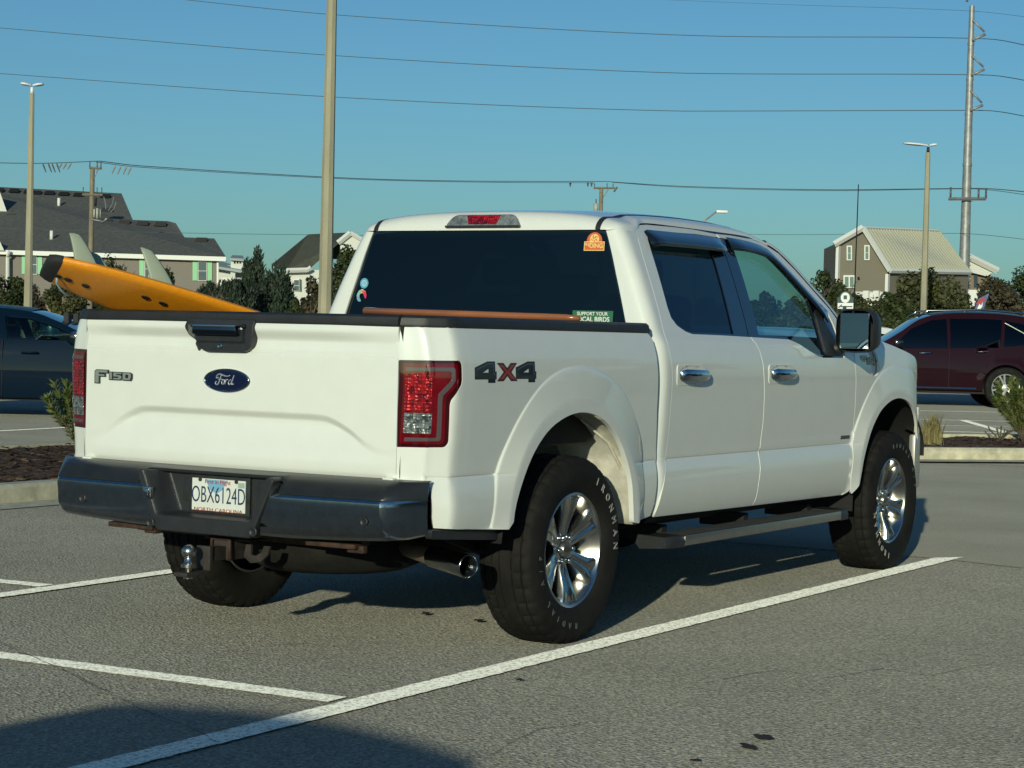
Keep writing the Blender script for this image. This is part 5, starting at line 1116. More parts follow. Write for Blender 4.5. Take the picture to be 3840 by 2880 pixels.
# bare twiggy tree
def bare(px, dp_, tpy, lb, seed):
    rg = random.Random(seed); b = place(px, dp_); h_ = hgt(px, tpy, dp_); T = tag(empty('bare_tree', b), lb, 'tree'); mb = MB()
    def br(p, d, l, r_, n_):
        q = p+d*l; mb.tube([p, p.lerp(q, .5)+Vector((rg.uniform(-.05, .05), rg.uniform(-.05, .05), 0))*l, q], [r_, r_*.8, r_*.6], 5, caps=False)
        if n_: 
            for k in range(3): br(p.lerp(q, rg.uniform(.5, 1)), (d+Vector((rg.uniform(-.7, .7), rg.uniform(-.7, .7), rg.uniform(0, .3)))).normalized(), l*rg.uniform(.45, .65), r_*.55, n_-1)
    br(Vector((0, 0, 0)), Vector((.02, 0, 1)), h_*.45, .05, 4); mb.build('trunk', BARK, T, smooth=True)
bare(468, 80, 575, 'thin bare tree in front of the pines right of the townhouse', 5); bare(1755, 88, 560, 'thin bare twigs beside the rounded tree by the windscreen pillar', 9)
def shoot_shrub(name, label, base, h, w, n=16, seed=1, c=((.06, .10, .022), (.24, .27, .075))):
    rg = random.Random(seed); T = tag(empty(name, base), label, 'shrub'); st = MB(); lf = MB()
    for k in range(n):
        a = rg.uniform(0, 6.28); out = w*.5*rg.uniform(.25, 1.0); hh = h*rg.uniform(.5, 1.0)
        P = [Vector((.02*math.cos(a), .02*math.sin(a), 0)), Vector((out*.35*math.cos(a), out*.35*math.sin(a), hh*.4)), Vector((out*.8*math.cos(a), out*.8*math.sin(a), hh*.75)), Vector((out*math.cos(a), out*math.sin(a), hh))]
        st.tube(P, [.008, .007, .005, .003], 5)
        for j in range(150):
            t = rg.uniform(.12, 1.0)**.8; i_ = min(2, int(t*3)); f_ = t*3-i_; p = P[i_].lerp(P[i_+1], f_); d_ = (P[i_+1]-P[i_]).normalized(); b_ = rg.uniform(0, 6.28)
            sd_ = d_.cross(Vector((math.cos(b_), math.sin(b_), .1))).normalized(); dr = (d_*rg.uniform(.5, 1.2)+sd_).normalized(); l = rg.uniform(.045, .085)*(h/.7); nb = dr.cross(d_).normalized()*l*.13
            i0 = len(lf.v); lf.v += [p, p+dr*l*.5+nb, p+dr*l, p+dr*l*.5-nb]; lf.f.append((i0, i0+1, i0+2, i0+3))
    st.build('stem', BARK, T, smooth=True); lf.build('foliage', mat(name+'_leaf', c[0], .5, var=.5, vscale=9, col2=c[1], detail=2), T); return T
b_ = gg(118, 975, .12); shoot_shrub('shrub', 'upright green shrub in the mulch bed left of the tailgate', Vector((b_.x+.1, b_.y-.25, .11)), .80, .74, 26, 4)
v = gg(2196, 950, .12); shoot_shrub('shrub', 'bright green shrub in the kerbed bed before the maroon car wheel', Vector((v.x+.04, v.y-.08, G(v.x, v.y)+.1)), .80, .78, 40, 7)
v = gg(2160, 951, .12); shoot_shrub('low_plant', 'low grey-green plant in the right mulch bed', Vector((v.x, v.y, G(v.x, v.y)+.1)), .20, .42, 14, 8, ((.05, .07, .03), (.16, .18, .09)))
def tuft(label, base, h, n, seed, c=(.22, .19, .08)):
    rg = random.Random(seed); mb = MB()
    for k in range(n):
        a = rg.uniform(0, 6.28); l = h*rg.uniform(.5, 1); o_ = rg.uniform(.05, .45)*l; p0 = Vector((rg.gauss(0, .05), rg.gauss(0, .05), 0)); p1 = p0+Vector((o_*.3*math.cos(a), o_*.3*math.sin(a), l*.6)); p2 = p0+Vector((o_*math.cos(a), o_*math.sin(a), l)); w_ = Vector((-math.sin(a), math.cos(a), 0))*.006
        mb.add([base+p0-w_, base+p0+w_, base+p1+w_, base+p1-w_, base+p2], [(0, 1, 2, 3), (3, 2, 4)])
    tag(mb.build('grass_tuft', mat('dry_grass', c, .8, var=.4, vscale=20)), label, 'grass tuft')
v = gg(2012, 960, .12); tuft('dry yellow grass tuft beside the truck front bumper', Vector((v.x, v.y, G(v.x, v.y)+.1)), .42, 240, 2)
# hedge strip and lawn growth, far left
def bushrow(label, p0, p1, h, w, n, mi_, seed):
    rg = random.Random(seed); mb = MB()
    for k in range(n):
        t = rg.random(); c_ = p0.lerp(p1, t)+Vector((rg.gauss(0, w*.4), rg.gauss(0, w*.4), 0)); z = h*(rg.random()**.7)*(.75+.25*math.sin(t*37)); l = rg.uniform(.08, .16); nn = Vector((rg.gauss(0, 1), rg.gauss(0, 1), rg.gauss(0, 1)+.6)).normalized(); t_ = nn.cross(Vector((0, .3, 1))).normalized(); b2_ = nn.cross(t_); c_.z += z
        i0 = len(mb.v); mb.v += [c_-t_*l, c_+b2_*l*.6, c_+t_*l, c_-b2_*l*.6]; mb.f.append((i0, i0+1, i0+2, i0+3))
    return tag(mb.build('hedge', mi_), label, 'hedge')
GB = leafmat('foliage_bright', (.07, .10, .02), (.19, .22, .05), 1.5)
bushrow('bright green low hedge behind the far kerb', place(78, 126), place(132, 126), 1.05, .8, 2600, GB, 1)
bushrow('brown-green low hedge nearest the truck at the far kerb', place(125, 130), place(240, 130), 1.35, .9, 4200, LF[3], 2)
# ------------------------------------------------------------------ lamp posts, poles, wires
POLEC = mat('concrete_pole', (.36, .33, .23), .85, var=.18, vscale=2.5, bump=.2, bscale=40, stretch=(1, 1, .25))
LAMPW = mat('lamp_white', (.85, .86, .86), .35)
def lamp_post(px, pyref, depth, h, w0, w1, label, heads, ry, hl_s=(.6, .6)):
    p = at(px, pyref, depth); T = tag(empty('lamp_post', (p.x, p.y, G(p.x, p.y)), ry), label, 'lamp post', 'concrete lamp posts of the car park')
    mb = MB(); n_ = 8; rows = []
    for t in [k/10 for k in range(11)]: r_ = (w0+(w1-w0)*t)*.5; rows.append([Vector((r_*math.cos(a), r_*math.sin(a), h*t)) for a in [math.pi/8+k*math.pi/4 for k in range(8)]])
    mb.grid(rows, wrap=True); mb.f.append(tuple(80+k for k in range(8))); mb.build('pole', POLEC, T)
    mb = MB(); mb.tube([(0, 0, h), (0, 0, h+.16)], [.05, .04], 10); mb.build('collar', BLACKP if heads == 2 else LAMPW, T, smooth=True)
    for s_ in (1, -1):
        mb = MB(); rows = []
        for t, wd_, th in ((0, .05, .04), (.15, .10, .05), (.35, .17, .06), (.7, .17, .05), (.86, .10, .025)):
            rows.append([Vector((s_*(t*(hl_s[0] if s_ > 0 else hl_s[1])+.02), wd_*math.cos(a), h+.20+.05*t+th*(.5 if math.sin(a) < 0 else 1)*math.sin(a))) for a in [k*math.pi/5 for k in range(10)]])
        mb.grid(rows, wrap=True); mb.f.append(tuple(40+k for k in range(10))); mb.build('lamp_head', LAMPW, T, smooth=True)
    return T
hl_, hr_ = hgt(75, 203, 55), hgt(2005, 330, 62)
lamp_post(60, 690, 55, hl_, .262, .135, 'concrete lamp post with a twin white head at the far left', 1, math.atan2(RT.y, RT.x)+.12, (.33, .33))
lamp_post(702, 672, 37, 9.6, .275, .155, 'tall concrete lamp post rising out of the picture behind the truck bed', 1, .4)
lamp_post(1998, 560, 62, hr_, .235, .14, 'concrete lamp post before the cream metal roof on the right', 2, math.atan2(RT.y, RT.x)+.1, (.28, .86))
WOOD = mat('weathered_pole_wood', (.24, .20, .14), .9, var=.3, vscale=6, stretch=(1, 1, .2)); GALV = mat('galvanised_steel', (.30, .31, .31), .5, metal=.35, var=.25, vscale=3); WIRE = mat('wire', (.085, .11, .11), .7); INS = mat('insulator_grey', (.10, .11, .11), .4)
def pole_thing(name, label, px, pyb, depth, toppy, r0, r1, m):
    p = at(px, pyb, depth); b = Vector((p.x, p.y, 0)); hz = 694.8+(px-200.4)*.02458; h_ = CAM.z+(hz-toppy)*(3840/2212)*depth/FPX
    T = tag(empty(name, b, math.atan2(RT.y, RT.x)), label, 'utility pole' ); mb = MB(); mb.tube([(0, 0, h_*t) for t in (0, .25, .5, .75, 1)], [r0+(r1-r0)*t for t in (0, .25, .5, .75, 1)], 12); mb.build('pole', m, T, smooth=True, auto=50)
    return T, h_, lambda y_, x_=px: CAM.z+((694.8+(x_-200.4)*.02458)-y_)*(3840/2212)*depth/FPX
K = lambda npx, dp_: m_px(npx, dp_)
T, h_, Z = pole_thing('utility_pole', 'wooden utility pole with transformers before the grey townhouse', 196, 560, 115, 362, .17, .13, WOOD)
def bar(T, name, a, b, r_, m, n_=6): mb = MB(); mb.tube([a, b], r_, n_); return mb.build(name, m, T, smooth=n_ > 5)
D_ = 115
bar(T, 'crossarm', (-K(6, D_), -.12, Z(363)), (K(21, D_), -.12, Z(364)), .07, WOOD, 4); bar(T, 'brace', (K(13, D_), -.12, Z(366)), (K(3, D_), -.1, Z(389)), .03, GALV)
for dx in (-5, 11, 19): bar(T, 'insulator', (K(dx, D_), -.12, Z(362)), (K(dx, D_), -.12, Z(349)), .035, INS)
bar(T, 'crossarm', (-K(20, D_), -.14, Z(421)), (K(24, D_), -.14, Z(421)), .06, WOOD, 4)
for dx in (-18, 12, 22): bar(T, 'insulator', (K(dx, D_), -.14, Z(420)), (K(dx, D_), -.14, Z(405)), .03, INS)
for i, (x0, x1, y0, y1) in enumerate(((6, 10, 452, 470), (12, 17, 450, 472), (20, 22, 452, 470))): bar(T, 'transformer', (K((x0+x1)/2, D_), -.3, Z(y1)), (K((x0+x1)/2, D_), -.3, Z(y0)), K((x1-x0)/2, D_)*1.1, mat('transformer_grey', (.42, .42, .36), .5), 12)
bar(T, 'fuse_holder', (K(10, D_), -.25, Z(446)), (K(11, D_), -.25, Z(428)), .06, DARK); bar(T, 'bracket', (K(2, D_), -.2, Z(474)), (K(26, D_), -.2, Z(478)), .05, GALV); bar(T, 'street_light_arm', (K(24, D_), -.3, Z(482)), (K(38, D_), -.6, Z(472)), .05, GALV)
for (a, b, c_) in (((30, 425), (34, 437), (36, 452)), ((54, 425), (51, 440), (42, 455)), ((60, 435), (55, 450), (47, 458))): mb = MB(); mb.tube([(K(a[0]*.9, D_), -.2, Z(a[1])), (K(b[0]*.9, D_), -.2, Z(b[1])), (K(c_[0]*.9, D_), -.2, Z(c_[1]))], .022, 5); mb.build('jumper_wire', GALV, T)
D_ = 150; T, h_, Z = pole_thing('utility_pole', 'distant utility pole with one crossarm just above the truck roof', 1298, 450, 150, 404, .17, .14, WOOD)
bar(T, 'crossarm', (-K(17, D_), -.12, Z(407)), (K(30, D_), -.12, Z(406)), .07, WOOD, 4); bar(T, 'brace', (-K(6, D_), -.12, Z(409)), (0, -.12, Z(418)), .03, GALV); bar(T, 'brace', (K(15, D_), -.12, Z(409)), (K(3, D_), -.12, Z(428)), .03, GALV)
for dx in (-15, 12, 25): bar(T, 'insulator', (K(dx, D_), -.12, Z(406)), (K(dx, D_), -.12, Z(396)), .035, INS)
bar(T, 'transformer', (-K(11, D_), -.25, Z(460)), (-K(11, D_), -.25, Z(440)), K(5, D_), MATS['transformer_grey'], 12); bar(T, 'insulator', (-K(11, D_), -.25, Z(440)), (-K(11, D_), -.25, Z(431)), .05, INS); bar(T, 'fuse_holder', (K(27, D_), -.2, Z(414)), (K(34, D_), -.2, Z(404)), .07, INS)
D_ = 120; T, h_, Z = pole_thing('transmission_pole', 'tall grey steel transmission pole with three side arms', 2081, 640, 120, 15, .38, .15, GALV)
def ox(y_): return 0
for (y1, y0, xt_, yt) in ((90, 47, 28, 77), (165, 123, 28, 152), (240, 198, 27, 229)):
    bar(T, 'side_arm', (0, -.3, Z(y1)), (K(xt_, D_), -.3, Z(yt)), .09, GALV); bar(T, 'side_arm', (0, -.3, Z(y0)), (K(xt_-2, D_), -.3, Z(yt-5)), .06, GALV)
bar(T, 'crossarm', (-K(42, D_), -.5, Z(432)), (K(38, D_), -.5, Z(430)), .10, GALV, 4)
for dx in (-38, 22, 38): bar(T, 'insulator', (K(dx, D_), -.5, Z(430)), (K(dx, D_), -.5, Z(407)), .06, INS)
for y_ in (97, 172, 247, 357): mb = MB(); t_ = (Z(y_)/h_); r_ = .38+(.15-.38)*t_+.02; mb.tube([(0, 0, Z(y_)-.08), (0, 0, Z(y_)+.08)], r_, 14); mb.build('band', GALV, T)
mb = MB()
for k in range(60): z = 4+k*(h_-5)/60; mb.box((.14+.22*(1-z/h_)-.06, -.02, z), (.14+.22*(1-z/h_)+.10, .02, z+.03))
mb.build('climbing_pegs', GALV, T)
p = at(1500, 600, 82); T = tag(empty('street_lamp', (p.x, p.y, 0), math.atan2(RT.y, RT.x)), 'small cobra-head street lamp peeping over the truck roof', 'street lamp'); Z = lambda y_, x_=1540: CAM.z+((694.8+(x_-200.4)*.02458)-y_)*(3840/2212)*82/FPX
mb = MB(); mb.tube([(0, 0, 0), (0, 0, Z(500)), (K(18, 82), 0, Z(478)), (K(44, 82), 0, Z(457))], [.09, .06, .035, .03], 8); mb.build('arm', GALV, T, smooth=True); mb = MB(); mb.box((K(43, 82), -.12, Z(460)), (K(68, 82), .12, Z(454)), bev=.05); mb.build('lamp_head', LAMPW, T, smooth=True, auto=50)
WL_ = [ # photo points, depths, radius, label
 (((330, -8), (737, 33), (1475, 76), (2133, 84), (2260, 108)), (150, 142, 130, 120, 112), .024, 'top one of the three long transmission wires'),
 (((-40, 57), (737, 121), (1475, 158), (2130, 162), (2260, 182)), (160, 142, 130, 120, 112), .024, 'middle one of the three long transmission wires'),
 (((-40, 156), (737, 210.5), (1475, 240), (2126, 238.5), (2260, 260)), (160, 142, 130, 120, 112), .024, 'lowest one of the three long transmission wires'),
 (((1400, -2), (1700, 10), (2100, 24), (2260, 42)), (140, 135, 120, 112), .010, 'faint thin wire joining the very top of the steel pole'),
 (((-40, 351), (80, 353), (215, 348)), (118, 116, 115), .026, 'distribution wire left of the wooden transformer pole'),
 (((215, 348), (300, 358), (737, 384), (1000, 391), (1310, 392)), (115, 118, 130, 140, 150), .024, 'upper distribution wire between the two wooden poles'),
 (((207, 350), (300, 361), (737, 386), (1000, 393), (1283, 395)), (115, 118, 130, 140, 150), .018, 'lower distribution wire between the two wooden poles'),
 (((1310, 392), (1475, 402.5), (1800, 410), (2119, 407), (2260, 419)), (150, 145, 132, 120, 112), .026, 'upper distribution wire running right to the steel pole'),
 (((1323, 394), (1475, 404.5), (1800, 412), (2103, 408), (2260, 427)), (150, 145, 132, 120, 112), .018, 'lower distribution wire running right to the steel pole'),
 (((-40, 492), (384, 503), (737, 508), (1100, 512)), (125, 125, 130, 140), .014, 'thin low wire crossing the grey townhouse roof'),
 (((1500, 503), (1700, 507), (2070, 504), (2260, 522)), (140, 135, 120, 112), .014, 'thin low wire crossing the cream metal roof'),
]
for P_2, dd, r_, lb in WL_:
    pts = []; n_ = len(P_2); xs2 = [p[0] for p in P_2]
    ty = [(p[0], p[1]) for p in P_2]; td = [(p[0], d2) for p, d2 in zip(P_2, dd)]; X = xs2[0]
    while X <= xs2[-1]: pts.append(at(X, lerp_tab(X, ty), lerp_tab(X, td))); X += 20
    pts.append(at(xs2[-1], P_2[-1][1], dd[-1])); mb = MB(); mb.tube(pts, r_, 5); tag(mb.build('power_line', WIRE), lb, 'power line', 'overhead power lines')
for i, px in enumerate((92, 104, 112, 122, 134, 144, 154, 250, 262, 274, 284)):   # hanging tie-wire markers on the distribution wire
    p = at(px, 352 if px < 200 else 353+(px-215)*.08, 115); mb = MB(); dxx = (-.10 if px < 125 else .10) if px < 200 else .12; v0 = p; v1 = p+Vector((0, 0, -K(20 if px > 200 or px < 125 else 14, 115)))+Vector((RT.x, RT.y, 0))*(K(8, 115)*(1 if px < 125 else -1)); mb.tube([v0, v0.lerp(v1, .3), v1], [.02, .05, .03], 5)
    tag(mb.build('wire_spacer', INS), ('%s of the dark rods hanging under the wire %s of the transformer pole' % (['leftmost', 'second', 'third', 'fourth', 'fifth', 'sixth', 'last'][i] if px < 200 else ['first', 'second', 'third', 'rightmost'][i-7], 'left' if px < 200 else 'right')), 'wire spacer', 'rods hanging under the wire ' + ('left' if px < 200 else 'right') + ' of the transformer pole')
for i, px in enumerate((1232, 1270, 1278)):
    p = at(px, 394, 148); mb = MB(); mb.tube([p, p+Vector((0, 0, -.3))], [.1, .05], 6); tag(mb.build('wire_spacer', INS), ['leftmost of the three dark knobs under the wire by the distant pole', 'middle dark knob under the wire by the distant pole', 'dark knob under the wire closest to the distant pole'][i], 'wire spacer', 'knobs on the wire by the distant pole')
p = at(2089, 4, 120); mb = MB(); mb.tube([p, p+Vector((0, 0, .35))], [.08, .05], 6); tag(mb.build('pole_top_insulator', INS), 'tiny dark knob above the tip of the steel pole', 'insulator')

# ------------------------------------------------------------------ buildings (corners measured in the photo, each set at its own distance)
def V3(px, py, d): return at(px, py, d)
def quadset(name, quads, m, parent):
    mb = MB()
    for q_ in quads: mb.add(q_, [tuple(range(len(q_)))])
    return mb.build(name, m, parent)
def down(p, z=0.): return Vector((p.x, p.y, z))
fwd = Vector((FW.x, FW.y, 0)).normalized(); rgt = Vector((RT.x, RT.y, 0)).normalized()
def thick(name, poly, m, parent, t=.25):
    """a slab: polygon with thickness downward"""
    n_ = len(poly); mb = MB(); mb.add(list(poly)+[p-Vector((0, 0, t)) for p in poly], [tuple(range(n_)), tuple(range(n_, 2*n_))[::-1]]+[(k, (k+1) % n_, n_+(k+1) % n_, n_+k) for k in range(n_)]); return mb.build(name, m, parent)
def panelpx(name, box, d, m, parent, t=.08, off=0.):
    """an upright panel facing the camera, box in photo px, at depth d, with thickness t"""
    x0, y0, x1, y1 = box; P = [at(x, y, d-off) for x, y in ((x0, y1), (x1, y1), (x1, y0), (x0, y0))]; n_ = fwd*t
    mb = MB(); mb.add(P+[p+n_ for p in P], [(0, 1, 2, 3), (7, 6, 5, 4), (0, 4, 5, 1), (1, 5, 6, 2), (2, 6, 7, 3), (3, 7, 4, 0)]); return mb.build(name, m, parent)
def siding(name, c, sc=3.2, amt=.12):
    m = bpy.data.materials.new(name); m.use_nodes = True; n = m.node_tree; b = n.nodes['Principled BSDF']; tc = n.nodes.new('ShaderNodeTexCoord'); wv_ = n.nodes.new('ShaderNodeTexWave'); wv_.bands_direction = 'Z'; wv_.wave_profile = 'SAW'; wv_.inputs['Scale'].default_value = sc
    n.links.new(tc.outputs['Object'], wv_.inputs['Vector']); r = n.nodes.new('ShaderNodeMix'); r.data_type = 'RGBA'; r.inputs[6].default_value = (*[x*(1-amt) for x in c], 1); r.inputs[7].default_value = (*c, 1); n.links.new(wv_.outputs['Fac'], r.inputs[0]); n.links.new(r.outputs[2], b.inputs['Base Color'])
    bp = n.nodes.new('ShaderNodeBump'); bp.inputs['Distance'].default_value = .03; bp.inputs['Strength'].default_value = .6; n.links.new(wv_.outputs['Fac'], bp.inputs['Height']); n.links.new(bp.outputs[0], b.inputs['Normal']); b.inputs['Roughness'].default_value = .75; return m
SHING = mat('dark_shingles', (.075, .075, .066), .9, var=.35, vscale=3.5, col2=(.15, .148, .13), detail=8, bump=.3, bscale=6)
SHOL = mat('olive_shingles', (.085, .085, .058), .9, var=.2, vscale=3, bump=.2, bscale=6)
TRIMW = mat('white_trim', (.74, .74, .70), .5); MAUVE = siding('mauve_siding', (.25, .22, .195)); WSID = siding('white_siding', (.72, .72, .66), amt=.06); TAN = siding('brown_siding', (.215, .19, .145)); SHUT = mat('mint_shutter', (.20, .52, .27), .5)
GLS = mat('house_glass', (.02, .03, .035), .08, coat=1.); GLSG = mat('pale_house_glass', (.16, .24, .20), .15)
def window(par, x0, y0, x1, y1, d, g=GLS, fr_=1.3, bars=True):
    f = panelpx('window', (x0, y0, x1, y1), d, TRIMW, par, .10, .10); panelpx('pane', (x0+fr_, y0+fr_, x1-fr_, (y0+y1)/2-.5), d, g, f, .03, .13); panelpx('pane', (x0+fr_, (y0+y1)/2+.6, x1-fr_, y1-fr_), d, g, f, .03, .13)
    return f
# grey townhouse
D0 = 150
H = tag(empty('townhouse', down(at(240, 600, D0))), 'long grey townhouse with stepped dark roofs, mauve siding and mint green shutters', 'house')
def inv_parent(h):
    bpy.context.view_layer.update(); mi_ = h.matrix_world.inverted()
    for c_ in h.children:
        c_.data.transform(mi_)
        for d_ in c_.children:
            d_.data.transform(mi_)
e0 = V3(-90, 537, D0); e1 = V3(488, 554.8, D0)
quadset('wall', [[V3(-90, 541, D0+.6), V3(471, 556, D0+.6), down(V3(471, 556, D0+.6)), down(V3(-90, 541, D0+.6))], [V3(471, 556, D0+.6), V3(471, 556, D0+.6)+fwd*12-rgt*3, down(V3(471, 556, D0+.6)+fwd*12-rgt*3), down(V3(471, 556, D0+.6))]], MAUVE, H)
quadset('roof', [[e0, e1, V3(463, 515, 157), V3(398.5, 512.6, 157), V3(379.7, 482, 161), V3(363, 477.5, 162), V3(287, 475, 162), V3(262.5, 417.7, 170), V3(-90, 399, 170)],
                 [e1, e1+fwd*14-rgt*3.5, V3(463, 515, 157)], [V3(262.5, 417.7, 170), V3(-90, 399, 170), V3(-90, 520, 186), V3(287, 530, 186)], [V3(287, 475, 162), V3(262.5, 417.7, 170), V3(287, 530, 186)], [V3(379.7, 482, 161), V3(398.5, 512.6, 157), V3(400, 530, 172)]], SHING, H)
quadset('fascia', [[e0, e1, e1-Vector((0, 0, .28)), e0-Vector((0, 0, .28))]], TRIMW, H)
thick('soffit', [e0-Vector((0, 0, .28)), e1-Vector((0, 0, .28)), e1-Vector((0, 0, .28))+fwd*.6, e0-Vector((0, 0, .28))+fwd*.6], TRIMW, H, .04)
for (x, y) in ((-1, 411), (32, 412), (64, 414), (80, 416.5), (108, 417), (139, 419), (171, 421), (229, 424)): mb = MB(); p = at(x, y+1, 168.6); mb.add([p-rgt*.42, p+rgt*.42, p+rgt*.36+Vector((0, 0, .22)), p-rgt*.36+Vector((0, 0, .22)), p-rgt*.42-fwd*.6-Vector((0, 0, .12)), p+rgt*.42-fwd*.6-Vector((0, 0, .12))], [(0, 1, 2, 3), (4, 5, 1, 0), (4, 0, 3), (1, 5, 2), (3, 2, 5, 4)]); mb.build('roof_vent', DARK, H)
for (x, y) in ((24, 470), (108, 474), (149, 476), (188, 479), (231, 481), (270, 483), (309, 485), (348, 487), (436, 521), (233, 457)): mb = MB(); p = at(x, y, 160.6 if y < 500 else 156.0); mb.add([p-rgt*.48, p+rgt*.48, p+rgt*.4+Vector((0, 0, .28)), p-rgt*.4+Vector((0, 0, .28)), p-rgt*.48-fwd*.7-Vector((0, 0, .08)), p+rgt*.48-fwd*.7-Vector((0, 0, .08))], [(0, 1, 2, 3), (4, 5, 1, 0), (4, 0, 3), (1, 5, 2), (3, 2, 5, 4)]); mb.build('roof_vent', mat('vent_brown', (.05, .045, .04), .8), H)
for (x, y, d) in ((127, 443, 165), (111, 515, 153.5)): mb = MB(); p = at(x, y+5, d); mb.tube([p, p+Vector((0, 0, .75))], .13, 10); mb.build('vent_pipe', TRIMW, H, smooth=True)
quadset('gable_end', [[V3(-90, 380, 161.5), V3(-2, 410, 161.5), V3(17, 463.5, 161.5), V3(-90, 463, 161.5)], [V3(-90, 480, 149.7), V3(-1, 520, 149.7), V3(9, 541, 149.7), V3(-90, 541, 149.7)]], WSID, H)
for (x0, x1, y0, y1) in ((47, 91, 550, 592), (301, 333, 559, 601), (416, 458, 563, 606)):
    for a in (x0, x1-10): panelpx('shutter', (a, y0, a+10, y1), D0+.6, SHUT, H, .08, .08)
    window(H, x0+11, y0, x1-11, y1+1, D0+.6)
panelpx('corner_board', (468, 556, 472, 612), D0+.6, TRIMW, H, .1, .1); mb = MB(); mb.tube([V3(20, 543, 149.6), V3(17, 551, 149.8), V3(16, 556, 150), V3(15.5, 640, 150)], .12, 6); mb.build('downspout', TRIMW, H)
inv_parent(H)
# lattice screen
LT = mat('lattice_tan', (.30, .25, .19), .8); mb = MB()
for k in range(20): x = 80+k*3.2; a, b = at(x, 640, 141), at(x, 694, 141); mb.box((-.05, -.04, -.0), (.05, .04, (a-b).z), Matrix.Translation(b))
for k in range(15): y = 641+k*3.7; a, b = at(79, y, 141.1), at(142, y+1.2, 141.1); mb.tube([a, b], .055, 4)
tag(mb.build('lattice_screen', LT), 'tan lattice screen below the grey townhouse behind the multi-stemmed tree', 'lattice screen')
# olive-roofed house
D1 = 120
H = tag(empty('house', down(at(650, 620, D1))), 'white house with an olive shingle roof behind the central lamp post', 'house')
quadset('roof', [[V3(586, 572, D1-1), V3(619, 583.5, D1), V3(668, 581.5, D1), V3(731, 526, D1+2), V3(757, 502, D1+7), V3(666, 506, D1+7)], [V3(757, 502, D1+7), V3(666, 506, D1+7), V3(666, 560, D1+16), V3(800, 560, D1+16)], [V3(757, 502, D1+2.2), V3(789, 521, D1+2), V3(795, 560, D1+16), V3(757, 502, D1+16)], [V3(666, 506, D1+7), V3(586, 572, D1-1), V3(600, 580, D1+15)]], SHOL, H)
quadset('wall', [[V3(618, 585, D1+.4), V3(800, 580, D1+.4), down(V3(800, 580, D1+.4)), down(V3(618, 585, D1+.4))], [V3(735, 523, D1+1.8), V3(756, 504, D1+1.8), V3(785, 522, D1+1.8), V3(795, 585, D1+1.8), V3(735, 585, D1+1.8)], [V3(618, 585, D1+.4), V3(618, 585, D1+.4)+fwd*9, down(V3(618, 585, D1+.4)+fwd*9), down(V3(618, 585, D1+.4))]], WSID, H)
mb = MB(); mb.tube([V3(730, 524.5, D1+1.6), V3(757, 503, D1+1.6)], .16, 4); mb.tube([V3(757, 503, D1+1.6), V3(790, 522.5, D1+1.6)], .12, 4); mb.tube([V3(616, 584.5, D1-.1), V3(664, 583, D1-.1), V3(672, 578, D1-.1)], .14, 4); mb.build('fascia', TRIMW, H)
window(H, 634, 604, 646.5, 629, D1+.4, GLS, 1.0); quadset('shutter', [[V3(646.5, 603, D1+.25), V3(650, 603, D1+.25), V3(650, 629, D1+.25), V3(646.5, 629, D1+.25)]], GLS, H); panelpx('porch_rail', (612, 660, 700, 672), D1-2, TRIMW, H, .2)
inv_parent(H)
# far white tower house
D2 = 210; H = tag(empty('house', down(at(512, 600, D2))), 'small white tower house far off right of the townhouse', 'house')
quadset('wall', [[V3(499, 558, D2), V3(525, 560, D2), down(V3(528, 600, D2)), down(V3(496, 600, D2))], [V3(525, 560, D2), V3(527, 560, D2+4), down(V3(527, 560, D2+4)), down(V3(525, 560, D2))], [V3(455, 573, D2+1), V3(499, 573, D2+1), down(V3(499, 573, D2+1)), down(V3(455, 573, D2+1))]], WSID, H)
thick('roof', [V3(497, 557, D2-.5), V3(527, 559, D2-.5), V3(525, 552, D2+3), V3(502, 551, D2+3)], mat('pale_blue_roof', (.30, .36, .36), .6), H); thick('lower_roof', [V3(450, 572, D2-.5), V3(532, 586, D2-.5), V3(520, 577, D2+1), V3(470, 562, D2+4)], MATS['pale_blue_roof'], H)
for x in (505, 511, 517): panelpx('window', (x, 563, x+3.4, 569), D2, GLS, H, .05, .1)
panelpx('porch_opening', (508, 590, 522, 600), D2, GLS, H, .05, .1); panelpx('deck_rail', (480, 600, 540, 606), D2-2, TRIMW, H, .1); inv_parent(H)
# brown house with a cream metal roof
D3 = 112
H = tag(empty('house', down(at(1870, 600, D3))), 'brown house with a cream standing-seam metal roof and white window frames', 'house')
ap = V3(1863.8, 491.6, D3); rl = V3(1801, 528, D3); rr_ = V3(1921.7, 585, D3); rid = V3(2027, 498.4, D3+5); er = V3(2096, 588.5, D3+5)
MR = bpy.data.materials.new('cream_metal_roof'); MR.use_nodes = True; n = MR.node_tree; b = n.nodes['Principled BSDF']; b.inputs['Base Color'].default_value = (.50, .49, .39, 1); b.inputs['Roughness'].default_value = .5; b.inputs['Metallic'].default_value = .1
quadset('roof', [[ap, rid, er, rr_]], MR, H); seam = MB()
for k in range(29): t = k/28; a_, b_2 = ap.lerp(rid, t), rr_.lerp(er, t); seam.tube([a_+Vector((0, 0, .03)), b_2+Vector((0, 0, .03))], .055, 4)
seam.build('roof_seams', mat('cream_seam', (.55, .535, .42), .5), H); back = (rl-ap); quadset('back_roof', [[ap, rl, rl+(rid-ap), rid]], MATS['cream_seam'], H)
wl = V3(1810, 528, D3+.3)-Vector((0, 0, .05)); wr = V3(1917, 586, D3+.3)
quadset('wall', [[V3(1810, 524, D3+.3), V3(1864, 494, D3+.3), V3(1919, 583, D3+.3), down(wr), down(wl)], [wr, V3(2092, 590, D3+5.2), down(V3(2092, 590, D3+5.2)), down(wr)], [V3(1810, 524, D3+.3), down(wl), down(wl+fwd*5), wl+fwd*5]], TAN, H)
mb = MB()
